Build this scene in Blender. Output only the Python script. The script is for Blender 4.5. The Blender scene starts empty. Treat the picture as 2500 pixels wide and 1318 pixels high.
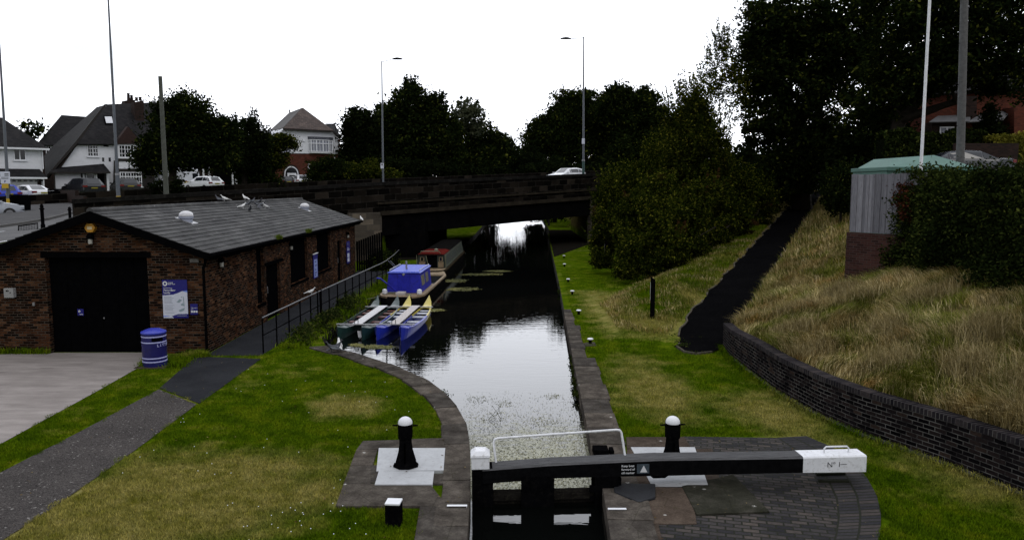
import bpy, bmesh, math, random
import numpy as np
from mathutils import Vector, Matrix
from mathutils.geometry import delaunay_2d_cdt
R = math.radians
sc = bpy.context.scene
COL = sc.collection
# ------------------------------------------------------------------ camera, sky, sun, exposure
CH, PITCH, FPX = 4.9, R(6.2), 1850.0
cam_d = bpy.data.cameras.new('camera'); cam = bpy.data.objects.new('camera', cam_d); COL.objects.link(cam)
cam.location = (0, 0, CH); cam.rotation_euler = (R(90) - PITCH, 0, 0)
cam_d.sensor_width = 36; cam_d.lens = FPX / 2500 * 36; cam_d.clip_start = .1; cam_d.clip_end = 5000
sc.camera = cam
SUN_EL, SUN_AZ = R(48), R(25)        # azimuth: to the right of and behind the camera's back, see below
w = bpy.data.worlds.new('World'); sc.world = w; w.use_nodes = True
nt = w.node_tree; nt.nodes.clear(); N = nt.nodes.new; L = nt.links.new
out = N('ShaderNodeOutputWorld'); bg = N('ShaderNodeBackground')
sky = N('ShaderNodeTexSky'); sky.sky_type = 'NISHITA'; sky.sun_disc = False
sky.sun_elevation = SUN_EL; sky.sun_rotation = R(160); sky.air_density = 1; sky.dust_density = 3
tc = N('ShaderNodeTexCoord'); sep = N('ShaderNodeSeparateXYZ'); L(tc.outputs['Generated'], sep.inputs[0])
mp = N('ShaderNodeMapping'); mp.inputs['Scale'].default_value = (2.2, 2.2, 7); L(tc.outputs['Generated'], mp.inputs[0])
nz = N('ShaderNodeTexNoise'); nz.inputs['Scale'].default_value = 1.6; nz.inputs['Detail'].default_value = 6; L(mp.outputs[0], nz.inputs[0])
cr = N('ShaderNodeValToRGB'); cr.color_ramp.elements[0].position = .30; cr.color_ramp.elements[1].position = .42
cr.color_ramp.elements[0].color = (5.3, 5.55, 5.85, 1); cr.color_ramp.elements[1].color = (10.0, 10.25, 10.9, 1)
L(nz.outputs[0], cr.inputs[0])
mix = N('ShaderNodeMix'); mix.data_type = 'RGBA'; mix.inputs[0].default_value = .93
L(sky.outputs[0], mix.inputs[6]); L(cr.outputs[0], mix.inputs[7])
# cloud deck is brightest ahead of the camera (+y) low down, duller behind
mr = N('ShaderNodeMapRange'); mr.inputs[1].default_value = -.3; mr.inputs[2].default_value = 1; mr.inputs[3].default_value = .78; mr.inputs[4].default_value = 1.75
L(sep.outputs[1], mr.inputs[0])
vm = N('ShaderNodeVectorMath'); vm.operation = 'SCALE'; L(mix.outputs[2], vm.inputs[0]); L(mr.outputs[0], vm.inputs['Scale'])
L(vm.outputs[0], bg.inputs[0]); bg.inputs[1].default_value = .118
L(bg.outputs[0], out.inputs[0])
sd = bpy.data.lights.new('sun', 'SUN'); sun = bpy.data.objects.new('sun', sd); COL.objects.link(sun)
sd.energy = .6; sd.angle = R(25); sd.color = (1, .96, .9)
sun.rotation_euler = (R(90) - SUN_EL, 0, SUN_AZ)      # light comes from behind-right of the camera
sun.location = (10, -20, 40)
sc.view_settings.view_transform = 'Standard'; sc.view_settings.look = 'None'
sc.view_settings.exposure = 0; sc.view_settings.gamma = 1
sc.cycles.use_denoising = True
sc.cycles.max_bounces = 5; sc.cycles.diffuse_bounces = 2; sc.cycles.glossy_bounces = 3; sc.cycles.transparent_max_bounces = 6
# ------------------------------------------------------------------ pixel -> place helpers (2500 x 1318 survey of the photo)
SP, CP = math.sin(PITCH), math.cos(PITCH)
def ray(px, py):
    a = (px - 1250) / FPX; b = -(py - 659) / FPX
    return Vector((a, CP + b * SP, -SP + b * CP))
def AT(px, py, Y):
    r = ray(px, py); k = Y / r.y
    return Vector((r.x * k, Y, CH + r.z * k))
def GP(px, py, z=0.0):
    r = ray(px, py); k = (z - CH) / r.z
    return Vector((r.x * k, r.y * k, z))
def G2(*pts, z=0.0): return [GP(x, y, z).xy for x, y in pts]
# ------------------------------------------------------------------ materials
def sock(n, *names):
    for k in names:
        if k in n.inputs: return n.inputs[k]
class NT:
    def __init__(s, name):
        s.m = bpy.data.materials.new(name); s.m.use_nodes = True; s.t = s.m.node_tree
        s.t.nodes.clear(); s.o = s.n('ShaderNodeOutputMaterial'); s.p = s.n('ShaderNodeBsdfPrincipled')
        s.l(s.p.outputs[0], s.o.inputs[0])
    def n(s, k, **kw):
        x = s.t.nodes.new(k)
        for a, b in kw.items(): setattr(x, a, b)
        return x
    def l(s, a, b): s.t.links.new(a, b)
    def pos(s, obj=False):
        if obj: return s.n('ShaderNodeTexCoord').outputs['Object']
        return s.n('ShaderNodeNewGeometry').outputs['Position']
    def noise(s, vec, scale, detail=4, rough=.55, sv=None, dist=0):
        if sv:
            m = s.n('ShaderNodeMapping'); m.inputs['Scale'].default_value = sv; s.l(vec, m.inputs[0]); vec = m.outputs[0]
        x = s.n('ShaderNodeTexNoise'); x.inputs['Scale'].default_value = scale; x.inputs['Detail'].default_value = detail
        x.inputs['Roughness'].default_value = rough; x.inputs['Distortion'].default_value = dist; s.l(vec, x.inputs[0]); return x.outputs[0]
    def ramp(s, fac, stops):
        x = s.n('ShaderNodeValToRGB'); r = x.color_ramp
        while len(r.elements) < len(stops): r.elements.new(.5)
        for e, (p, c) in zip(r.elements, stops): e.position = p; e.color = (*c, 1) if len(c) == 3 else c
        s.l(fac, x.inputs[0]); return x.outputs[0]
    def mix(s, fac, a, b, mode='MIX'):
        x = s.n('ShaderNodeMix', data_type='RGBA', blend_type=mode)
        for v, i in ((fac, 0), (a, 6), (b, 7)):
            if isinstance(v, (int, float)): x.inputs[i].default_value = v
            elif isinstance(v, tuple): x.inputs[i].default_value = (*v, 1)
            else: s.l(v, x.inputs[i])
        return x.outputs[2]
    def math(s, op, a, b=0.0, clamp=False):
        x = s.n('ShaderNodeMath', operation=op, use_clamp=clamp)
        for v, i in ((a, 0), (b, 1)):
            if isinstance(v, (int, float)): x.inputs[i].default_value = v
            else: s.l(v, x.inputs[i])
        return x.outputs[0]
    def bump(s, h, strength=.3, dist=.02, prev=None):
        b = s.n('ShaderNodeBump'); b.inputs['Strength'].default_value = strength; b.inputs['Distance'].default_value = dist
        s.l(h, b.inputs['Height'])
        if prev: s.l(prev, b.inputs['Normal'])
        s.l(b.outputs[0], s.p.inputs['Normal']); return b.outputs[0]
    def fin(s, col=None, rough=.8, spec=.3, metal=0):
        if col is not None:
            if isinstance(col, tuple): s.p.inputs['Base Color'].default_value = (*col, 1)
            else: s.l(col, s.p.inputs['Base Color'])
        if isinstance(rough, (int, float)): s.p.inputs['Roughness'].default_value = rough
        else: s.l(rough, s.p.inputs['Roughness'])
        if spec <= .08: spec = 0
        s.p.inputs['Specular IOR Level'].default_value = spec; s.p.inputs['Metallic'].default_value = metal
        return s.m
MC = {}
def pm(name, col, rough=.6, var=.25, scale=6, spec=.3, metal=0, bump=0, dirt=None):
    """painted / plain surface with soft uneven wear"""
    if name in MC: return MC[name]
    t = NT(name); P = t.pos(True)
    n1 = t.noise(P, scale, 6, .65)
    lo = tuple(c * (1 - var) for c in col); hi = tuple(min(1, c * (1 + var * .6)) for c in col)
    c = t.ramp(n1, [(.3, lo), (.7, hi)])
    if dirt:
        n2 = t.noise(P, scale * 2.7, 8, .75)
        c = t.mix(t.ramp(n2, [(.52, (0, 0, 0)), (.68, (1, 1, 1))]), c, dirt)
    if bump: t.bump(t.noise(P, scale * 8, 5, .6), bump, .01)
    MC[name] = t.fin(c, rough, spec, metal); return MC[name]
def wall_vec(t):
    """box-mapped wall coordinates (u along the wall, v up) in object space"""
    tcn = t.n('ShaderNodeTexCoord'); a = t.n('ShaderNodeSeparateXYZ'); b = t.n('ShaderNodeSeparateXYZ')
    t.l(tcn.outputs['Object'], a.inputs[0]); t.l(tcn.outputs['Normal'], b.inputs[0])
    ny = t.math('ABSOLUTE', b.outputs[1]); nx = t.math('ABSOLUTE', b.outputs[0])
    g = t.math('GREATER_THAN', ny, nx)
    m = t.n('ShaderNodeMix', data_type='FLOAT'); t.l(g, m.inputs[0]); t.l(a.outputs[1], m.inputs[2]); t.l(a.outputs[0], m.inputs[3])
    c = t.n('ShaderNodeCombineXYZ'); t.l(m.outputs[0], c.inputs[0]); t.l(a.outputs[2], c.inputs[1]); return c.outputs[0]
def uv_vec(t): return t.n('ShaderNodeTexCoord').outputs['UV']
def brick(name, stops, mortar, bw=.225, bh=.075, ms=.012, vec='wall', bump=.5, stain=.5, rough=.9, spec=.15, mfade=.0, off=.5, rot=0):
    if name in MC: return MC[name]
    t = NT(name)
    v = wall_vec(t) if vec == 'wall' else (uv_vec(t) if vec == 'uv' else t.pos())
    if rot:
        m = t.n('ShaderNodeMapping'); m.inputs['Rotation'].default_value = (0, 0, rot); t.l(v, m.inputs[0]); v = m.outputs[0]
    # uneven courses
    nn = t.n('ShaderNodeTexNoise'); nn.inputs['Scale'].default_value = 1.3; t.l(v, nn.inputs[0])
    vs = t.n('ShaderNodeVectorMath', operation='SCALE'); t.l(nn.outputs[1], vs.inputs[0]); vs.inputs['Scale'].default_value = .02
    va = t.n('ShaderNodeVectorMath', operation='ADD'); t.l(v, va.inputs[0]); t.l(vs.outputs[0], va.inputs[1]); v2 = va.outputs[0]
    b = t.n('ShaderNodeTexBrick'); b.offset = off
    b.inputs['Color1'].default_value = (0, 0, 0, 1); b.inputs['Color2'].default_value = (1, 1, 1, 1); b.inputs['Mortar'].default_value = (.5, .5, .5, 1)
    b.inputs['Scale'].default_value = 1; b.inputs['Mortar Size'].default_value = ms; b.inputs['Mortar Smooth'].default_value = .25
    b.inputs['Brick Width'].default_value = bw; b.inputs['Row Height'].default_value = bh; b.inputs['Bias'].default_value = 0
    t.l(v2, b.inputs[0])
    c = t.ramp(b.outputs[0], stops)
    fine = t.noise(v, 18, 6, .7)
    c = t.mix(.8, c, t.ramp(fine, [(.3, (.55, .55, .55)), (.7, (1.25, 1.22, 1.2))]), 'MULTIPLY')
    big = t.noise(v, .7, 5, .6)
    c = t.mix(stain, c, t.ramp(big, [(.35, (.42, .42, .44)), (.62, (1.15, 1.1, 1.05))]), 'MULTIPLY')
    mf = t.math('MULTIPLY', b.outputs[1], t.math('SUBTRACT', 1.0, t.math('MULTIPLY', t.ramp(t.noise(v, 2.2, 5, .7), [(.4, (0, 0, 0)), (.6, (1, 1, 1))]), mfade)))
    c = t.mix(mf, c, mortar)
    hgt = t.math('ADD', t.math('MULTIPLY', b.outputs[1], -1.0), t.math('MULTIPLY', fine, .5))
    t.bump(hgt, bump, .012)
    MC[name] = t.fin(c, rough, spec); return MC[name]
def leafmat(name, stops, rough=.5, spec=.35, trans=.25, patch=None):
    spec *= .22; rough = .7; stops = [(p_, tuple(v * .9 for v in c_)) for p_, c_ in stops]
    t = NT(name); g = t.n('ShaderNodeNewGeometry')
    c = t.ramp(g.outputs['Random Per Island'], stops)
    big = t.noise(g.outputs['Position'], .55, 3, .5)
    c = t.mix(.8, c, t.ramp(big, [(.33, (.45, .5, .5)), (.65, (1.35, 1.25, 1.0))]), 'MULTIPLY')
    if patch:
        c = t.mix(t.ramp(t.noise(g.outputs['Position'], patch[0], 2), [(patch[1], (0, 0, 0)), (patch[1] + .08, (1, 1, 1))]), c, patch[2])
    t.fin(c, rough, spec)
    tr = t.n('ShaderNodeBsdfTranslucent'); t.l(c, tr.inputs[0]); ms = t.n('ShaderNodeMixShader'); ms.inputs[0].default_value = trans
    t.l(t.p.outputs[0], ms.inputs[1]); t.l(tr.outputs[0], ms.inputs[2]); t.l(ms.outputs[0], t.o.inputs[0]); return t.m
# ------------------------------------------------------------------ object helpers
def tag(o, label=None, cat=None, group=None, kind=None):
    if label: o['label'] = label
    if cat: o['category'] = cat
    if group: o['group'] = group
    if kind: o['kind'] = kind
    return o
def thing(name, label, cat, loc=(0, 0, 0), rz=0, group=None):
    o = bpy.data.objects.new(name, None); COL.objects.link(o); o.empty_display_size = .2
    o.location = loc; o.rotation_euler = (0, 0, rz); return tag(o, label, cat, group)
def copy_tree(o, parent=None):
    c = o.copy(); COL.objects.link(c)
    if parent: c.parent = parent
    for ch in [x for x in bpy.data.objects if x.parent == o]: copy_tree(ch, c)
    return c
class MB:
    def __init__(s): s.v, s.f, s.mi, s.uv = [], [], [], None
    def add(s, vs, fs, mi=0):
        n = len(s.v); s.v += [tuple(p) for p in vs]; s.f += [tuple(i + n for i in f) for f in fs]; s.mi += [mi] * len(fs); return s
    def box(s, x0, x1, y0, y1, z0, z1, mi=0):
        return s.add([(x0, y0, z0), (x1, y0, z0), (x1, y1, z0), (x0, y1, z0), (x0, y0, z1), (x1, y0, z1), (x1, y1, z1), (x0, y1, z1)],
                     [(0, 3, 2, 1), (4, 5, 6, 7), (0, 1, 5, 4), (1, 2, 6, 5), (2, 3, 7, 6), (3, 0, 4, 7)], mi)
    def hexa(s, bot, top, mi=0):
        n = len(bot); vs = list(bot) + list(top)
        fs = [tuple(range(n - 1, -1, -1)), tuple(range(n, 2 * n))] + [(i, (i + 1) % n, n + (i + 1) % n, n + i) for i in range(n)]
        return s.add(vs, fs, mi)
    def prism(s, poly, z0, z1, mi=0):
        return s.hexa([(p[0], p[1], z0) for p in poly], [(p[0], p[1], z1) for p in poly], mi)
    def tube(s, pts, r, n=8, mi=0, cap=True):
        pts = [Vector(p) for p in pts]; rr = r if isinstance(r, (list, tuple)) else [r] * len(pts)
        d0 = (pts[1] - pts[0]).normalized(); a = d0.orthogonal().normalized(); vs = []
        for i, p in enumerate(pts):
            d = ((pts[min(i + 1, len(pts) - 1)] - pts[max(i - 1, 0)])).normalized()
            a = (a - d * a.dot(d)).normalized(); b = d.cross(a)
            for k in range(n):
                an = 2 * math.pi * k / n; vs.append(p + (a * math.cos(an) + b * math.sin(an)) * rr[i])
        fs = [(i * n + k, i * n + (k + 1) % n, (i + 1) * n + (k + 1) % n, (i + 1) * n + k) for i in range(len(pts) - 1) for k in range(n)]
        if cap: fs += [tuple(range(n - 1, -1, -1)), tuple((len(pts) - 1) * n + k for k in range(n))]
        return s.add(vs, fs, mi)
    def lathe(s, prof, n=20, c=(0, 0), mi=0):
        vs = [(c[0] + r * math.cos(2 * math.pi * k / n), c[1] + r * math.sin(2 * math.pi * k / n), z) for r, z in prof for k in range(n)]
        m = len(prof)
        fs = [(i * n + k, i * n + (k + 1) % n, (i + 1) * n + (k + 1) % n, (i + 1) * n + k) for i in range(m - 1) for k in range(n)]
        fs += [tuple(range(n - 1, -1, -1)), tuple((m - 1) * n + k for k in range(n))]
        return s.add(vs, fs, mi)
    def build(s, name, mats, parent=None, world=False, origin=None, smooth=False, bevel=0, ang=40):
        me = bpy.data.meshes.new(name); off = Vector((0, 0, 0))
        if world and parent is not None: off = parent.location
        if origin is not None: off = Vector(origin)
        inv = None
        if world and parent is not None and abs(parent.rotation_euler.z) > 1e-6:
            inv = Matrix.Rotation(-parent.rotation_euler.z, 3, 'Z')
        vs = [Vector(v) - off for v in s.v]
        if inv: vs = [inv @ v for v in vs]
        me.from_pydata([tuple(v) for v in vs], [], s.f)
        mats = mats if isinstance(mats, (list, tuple)) else [mats]
        for m in mats: me.materials.append(m)
        if len(mats) > 1: me.polygons.foreach_set('material_index', s.mi)
        if s.uv is not None:
            ul = me.uv_layers.new(name='UVMap')
            for lp in me.loops: ul.data[lp.index].uv = s.uv[lp.vertex_index]
        bm = bmesh.new(); bm.from_mesh(me); bmesh.ops.recalc_face_normals(bm, faces=bm.faces)
        if bevel:
            es = [e for e in bm.edges if len(e.link_faces) == 2 and e.calc_face_angle(0) > R(30)]
            bmesh.ops.bevel(bm, geom=es, offset=bevel, segments=2, affect='EDGES', profile=.6)
        if smooth:
            for f in bm.faces: f.smooth = True
            for e in bm.edges:
                if len(e.link_faces) == 2 and e.calc_face_angle(0) > R(ang): e.smooth = False
        bm.to_mesh(me); bm.free(); me.update()
        o = bpy.data.objects.new(name, me); COL.objects.link(o)
        if parent is not None: o.parent = parent
        elif origin is not None: o.location = origin
        return o
def rawmesh(name, V, nper, mats, origin=(0, 0, 0), parent=None):
    """V: (K*nper,3) float array of K separate n-gons"""
    V = np.asarray(V, dtype=np.float32) - np.asarray(origin, dtype=np.float32); K = len(V) // nper
    me = bpy.data.meshes.new(name); me.vertices.add(len(V)); me.vertices.foreach_set('co', V.ravel())
    if nper == 5:      # bent blade: a quad with a triangle tip
        li = (np.arange(K)[:, None] * 5 + np.array([0, 1, 2, 4, 2, 3, 4])).ravel(); me.loops.add(K * 7); me.loops.foreach_set('vertex_index', li.astype(np.int32))
        me.polygons.add(K * 2); me.polygons.foreach_set('loop_start', (np.arange(K)[:, None] * 7 + np.array([0, 4])).ravel().astype(np.int32))
    else:
        me.loops.add(K * nper); me.loops.foreach_set('vertex_index', np.arange(K * nper, dtype=np.int32))
        me.polygons.add(K); me.polygons.foreach_set('loop_start', np.arange(0, K * nper, nper, dtype=np.int32))
    me.materials.append(mats); me.update(calc_edges=True); me.validate()
    o = bpy.data.objects.new(name, me); COL.objects.link(o)
    if parent is not None: o.parent = parent
    else: o.location = origin
    return o
def text(s, size, m, parent, mat4, name='lettering', bold=.0, depth=.002, align='LEFT'):
    """flat raised lettering; mat4 puts the text's xy plane in the parent's local space"""
    cu = bpy.data.curves.new('t', 'FONT'); cu.body = s; cu.size = size; cu.align_x = align; cu.extrude = depth; cu.offset = bold
    cu.resolution_u = 3
    to = bpy.data.objects.new('t', cu); COL.objects.link(to)
    dg = bpy.context.evaluated_depsgraph_get(); me = bpy.data.meshes.new_from_object(to.evaluated_get(dg))
    bpy.data.objects.remove(to); bpy.data.curves.remove(cu)
    me.transform(mat4); me.materials.clear(); me.materials.append(m)
    o = bpy.data.objects.new(name, me); COL.objects.link(o); o.parent = parent; return o
def inpoly(x, y, poly):
    x = np.asarray(x, float); y = np.asarray(y, float); c = np.zeros(x.shape, bool); n = len(poly)
    for i in range(n):
        x0, y0 = poly[i][0], poly[i][1]; x1, y1 = poly[i - 1][0], poly[i - 1][1]
        if y0 == y1: continue
        c ^= ((y0 > y) != (y1 > y)) & (x < (x1 - x0) * (y - y0) / (y1 - y0) + x0)
    return c
def smooth(a): a = np.clip(a, 0, 1); return a * a * (3 - 2 * a)
def poly_dist(x, y, line):
    d = np.full(np.shape(x), 1e9)
    for (ax, ay), (bx, by) in zip(line[:-1], line[1:]):
        dx, dy = bx - ax, by - ay; k = np.clip(((x - ax) * dx + (y - ay) * dy) / (dx * dx + dy * dy), 0, 1)
        d = np.minimum(d, np.hypot(x - ax - k * dx, y - ay - k * dy))
    return d
# ------------------------------------------------------------------ survey of the place
A0 = (-22.58, 39.2); U = Vector((.727, .6866)); U.normalize(); NV = Vector((-U.y, U.x))
def W(s, t, z=0): return Vector((A0[0] + U.x * s + NV.x * t, A0[1] + U.y * s + NV.y * t, z))
def ST(x, y): return (x - A0[0]) * U.x + (y - A0[1]) * U.y, (x - A0[0]) * NV.x + (y - A0[1]) * NV.y
CANL = [(-.63, -3), (-.65, 10), (-.7, 11.8), (-.81, 13.7), (-.95, 15.2), (-1.3, 16.7), (-1.7, 17.8), (-2.2, 18.9), (-3.3, 20.5), (-4.8, 22.2), (-5.7, 22.9), (-6.25, 24.5), (-6.45, 27), (-6.4, 31), (-6.3, 37),
        (-6, 44), (-5.3, 47), (-4.5, 50), (-3.9, 80), (-3.8, 99), (-3.5, 130), (-2, 160)]
CANR = [(1.38, -3), (1.4, 10.1), (1.5, 11.8), (1.52, 13.8), (1.61, 16.4), (1.73, 20.2), (1.95, 26.3), (2.44, 39), (2.95, 54.4), (3.6, 75), (4.35, 89), (5, 130), (6, 160)]
CANAL = CANL + CANR[::-1]
WALLB = [(6.48, 22.9), (6.34, 21.6), (6.33, 20.4), (6.34, 19.2), (6.36, 17.7), (6.6, 15.85), (6.94, 14.65), (7.67, 13.06), (8.17, 11.63), (8.9, 9.5), (9.8, 6), (10.6, -4)]
PX0, PY0, PDX, PDY = 5.45, 22.9, .42, .9075
def path_c(x, y):
    pc = (x - PX0) * PDX + (y - PY0) * PDY; pd = (x - PX0) * PDY - (y - PY0) * PDX
    return pc, pd
def hgt(x, y):
    x = np.asarray(x, float); y = np.asarray(y, float)
    s, t = ST(x, y)
    pl = 3.25 + .045 * np.clip(s, -12, 62) + .015 * np.clip(t, -3, 60)
    pc, pd = path_c(x, y); zp = .078 * np.clip(pc, 0, 60)
    z = np.where(x > 3.6, zp * smooth((pd + 6.5) / 5.5), 0.0)
    z = z + np.where(x > 3.6, .25 * smooth(1 - np.abs(pd + 3.2) / 2.2) * smooth((pc - 4) / 6), 0)
    wy = np.array([p[1] for p in WALLB][::-1]); wx = np.array([p[0] for p in WALLB][::-1])
    xw = np.interp(y, wy, wx)
    near = y < WALLB[0][1]
    inside = np.where(near, (x > xw + .085) & (pd > .95), pd > 1.0)
    dist = np.where(near, (x - xw) * .85, (pd - 1.0))
    base = np.where(near, .80 - .12 * smooth((y - 19) / 3.9), zp + .08 + .55 * np.exp(-np.clip(pc, 0, 99) / 2.2))
    rise = .39 * np.clip(dist, 0, 60)
    cap = 2.62 + np.maximum(zp - .6, 0)
    m = base + rise; m = np.where(m > cap, cap + .25 * (1 - np.exp(-(m - cap))), m)
    m = m + (5.15 - m) * smooth((pd - 5.2) / 4) * smooth((y - 25.5) / 7) * (m < 5.15)
    z = np.where(inside, m, z)
    # road level land behind the long stone wall and round the junction
    corr = (x > -9) & (x < 6.9)
    fade = np.where(x <= -9, smooth((-9.0 - x) / 7), smooth((x - 6.9) / 7))
    far = np.where(t > 15, pl * fade, pl)
    back = (t > .2) & ~corr
    z = np.where(back, far, z)
    jl = (x < -17.2) & (t <= .2)
    z = np.where(jl, pl * smooth((y - 13) / 7), z)
    return z
def H(x, y): return float(hgt(np.array([x]), np.array([y]))[0])
def cdt(poly, pts=(), holes=()):
    vs = [Vector(p[:2]) for p in poly]; es = [(i, (i + 1) % len(poly)) for i in range(len(poly))]
    for h in holes:
        b = len(vs); vs += [Vector(p[:2]) for p in h]; es += [(b + i, b + (i + 1) % len(h)) for i in range(len(h))]
    vs += [Vector(p) for p in pts]
    V, E, Fc, _, _, _ = delaunay_2d_cdt(vs, es, [], 0, 1e-5)
    P = np.array([[v.x, v.y] for v in V]); C = np.array([P[list(f)].mean(0) for f in Fc])
    keep = inpoly(C[:, 0], C[:, 1], poly)
    for h in holes: keep &= ~inpoly(C[:, 0], C[:, 1], h)
    return P, [tuple(f) for f, k in zip(Fc, keep) if k]
def sheet(name, poly, off, m, res=None, kind='structure', flat=None, skirt=0, uvf=None):
    pts = []
    if res:
        xs = [p[0] for p in poly]; ys = [p[1] for p in poly]
        gx, gy = np.meshgrid(np.arange(min(xs), max(xs), res), np.arange(min(ys), max(ys), res)); gx = gx.ravel(); gy = gy.ravel()
        k = inpoly(gx, gy, poly) & (poly_dist(gx, gy, [*poly, poly[0]]) > res * .35); pts = list(zip(gx[k], gy[k]))
    P, F = cdt(poly, pts)
    z = np.full(len(P), float(flat)) if flat is not None else hgt(P[:, 0], P[:, 1]) + off
    b = MB(); b.add([(p[0], p[1], q) for p, q in zip(P, z)], F)
    if skirt:
        n = len(poly)
        for i in range(n):
            p, q = poly[i], poly[(i + 1) % n]
            z0 = (flat if flat is not None else H(*p[:2]) + off); z1 = (flat if flat is not None else H(*q[:2]) + off)
            b.add([(p[0], p[1], z0), (q[0], q[1], z1), (q[0], q[1], z1 - skirt), (p[0], p[1], z0 - skirt)], [(0, 1, 2, 3)])
    if uvf: b.uv = [uvf(v[0], v[1]) for v in b.v]
    o = b.build(name, m)
    if kind: o['kind'] = kind
    return o
rng = np.random.default_rng(7); rnd = random.Random(11)
# ------------------------------------------------------------------ ground materials
def lawn_color(t, P):
    big = t.noise(P, .33, 4, .6); mid = t.noise(P, 1.5, 5, .65); fine = t.noise(P, 13, 8, .85)
    g = t.ramp(mid, [(.3, (.020, .044, .0016)), (.5, (.050, .088, .0026)), (.72, (.105, .130, .006))])
    dry = t.ramp(t.noise(P, 2.3, 5, .7), [(.3, (.10, .105, .014)), (.7, (.25, .225, .085))])
    # worn dry patches the lawn really has (left of the path edge, right bank walk line)
    def blob(cx, cy, rx, ry):
        m = t.n('ShaderNodeMapping'); m.inputs['Location'].default_value = (-cx / rx, -cy / ry, 0); m.inputs['Scale'].default_value = (1 / rx, 1 / ry, 0)
        t.l(P, m.inputs[0]); ln = t.n('ShaderNodeVectorMath', operation='LENGTH'); t.l(m.outputs[0], ln.inputs[0])
        return t.math('SUBTRACT', 1.0, ln.outputs[1], True)
    f = t.math('MULTIPLY', blob(-4.9, 12.1, 3.6, 2.6), 1.0)
    for a in ((-6.2, 10.6, 2.6, 2.0), (3.6, 18.6, 1.5, 4.5), (3.9, 30, 1.5, 8), (5.6, 16.0, 1.3, 3.2), (8.2, 12.0, 2.2, 2.6), (5.2, 25.5, 1.4, 3.0), (-7.9, 15.5, .9, 2.5), (7.1, 29, .8, 6), (-3.8, 16.6, 1.2, 1.3)):
        f = t.math('ADD', f, t.math('MULTIPLY', blob(*a), .85))
    f = t.math('ADD', f, t.math('MULTIPLY', t.math('SUBTRACT', big, .5), 1.5))
    f = t.math('ADD', f, t.math('MULTIPLY', t.math('SUBTRACT', mid, .5), 1.2))
    fr = t.ramp(f, [(.08, (0, 0, 0)), (.62, (1, 1, 1))])
    c = t.mix(fr, g, dry)
    return t.mix(.9, c, t.ramp(fine, [(.32, (.25, .28, .25)), (.68, (1.6, 1.5, 1.4))]), 'MULTIPLY')
def mk_lawn(name, blades):
    t = NT(name); P = t.pos(); c = lawn_color(t, P)
    if blades:
        g = t.n('ShaderNodeNewGeometry')
        c = t.mix(.9, c, t.ramp(g.outputs['Random Per Island'], [(0, (.8, .85, .75)), (.6, (1.5, 1.5, 1.3)), (1, (2.1, 1.95, 1.6))]), 'MULTIPLY')
        return t.fin(c, .7, .04)
    sp = t.n('ShaderNodeSeparateXYZ'); t.l(P, sp.inputs[0])
    up = t.n('ShaderNodeMapRange'); up.inputs[1].default_value = .35; up.inputs[2].default_value = .8; t.l(sp.outputs[2], up.inputs[0])
    rx = t.math('GREATER_THAN', sp.outputs[0], 5.9)
    soil = t.ramp(t.noise(P, 3, 6, .7), [(.3, (.040, .034, .012)), (.5, (.080, .066, .022)), (.7, (.13, .10, .042))])
    c = t.mix(t.math('MULTIPLY', up.outputs[0], rx), c, soil)
    t.bump(t.noise(P, 14, 6, .75), .9, .05)
    return t.fin(c, .95, .03)
M_LAWN = mk_lawn('lawn_soil', False); M_BLADE = mk_lawn('lawn_blade', True)
def mk_asphalt(name, lo, hi, sc_=60, patch=.5, bump=.6, light=None):
    t = NT(name); P = t.pos()
    c = t.ramp(t.noise(P, sc_, 3, .9), [(.32, lo), (.68, hi)])
    c = t.mix(patch, c, t.ramp(t.noise(P, .9, 6, .65), [(.32, (.55, .55, .56)), (.68, (1.3, 1.28, 1.25))]), 'MULTIPLY')
    if light: c = t.mix(t.ramp(t.noise(P, sc_ * .45, 2, .5), [(.66, (0, 0, 0)), (.72, (1, 1, 1))]), c, light)
    t.bump(t.noise(P, sc_, 3, .9), bump, .012); return t.fin(c, .95, .05)
M_GRAVEL = mk_asphalt('gravel', (.008, .0075, .008), (.105, .096, .092), 42, .5, .9, (.22, .21, .2))
M_TARMAC = mk_asphalt('new_tarmac', (.013, .0135, .016), (.034, .036, .040), 90, .5, .4)
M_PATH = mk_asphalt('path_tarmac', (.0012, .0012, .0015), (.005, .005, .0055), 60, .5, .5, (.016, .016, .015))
M_ROAD = mk_asphalt('road_tarmac', (.09, .09, .092), (.15, .15, .153), 30, .4, .3)
M_PAVE = mk_asphalt('pavement_tarmac', (.06, .06, .062), (.10, .10, .102), 30, .4, .3)
t = NT('apron_concrete'); P = t.pos()
c = t.ramp(t.noise(P, 1.4, 7, .7, (.5, 1.8, 1)), [(.28, (.155, .138, .130)), (.5, (.225, .203, .192)), (.72, (.30, .273, .26))])
c = t.mix(.7, c, t.ramp(t.noise(P, 5, 8, .75, (.15, 6, 1)), [(.3, (.84, .82, .81)), (.7, (1.10, 1.09, 1.08))]), 'MULTIPLY')
c = t.mix(.8, c, t.ramp(t.noise(P, 70, 3, .8), [(.3, (.8, .8, .8)), (.7, (1.12, 1.12, 1.12))]), 'MULTIPLY')
c = t.mix(t.ramp(t.noise(P, 3.2, 4, .6, (.3, 1, 1), 1.0), [(.66, (0, 0, 0)), (.73, (.6, .6, .6))]), c, (.075, .062, .055))
t.bump(t.noise(P, 40, 4, .8, (.2, 3, 1)), .3, .01); M_APRON = t.fin(c, .9, .2)
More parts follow.
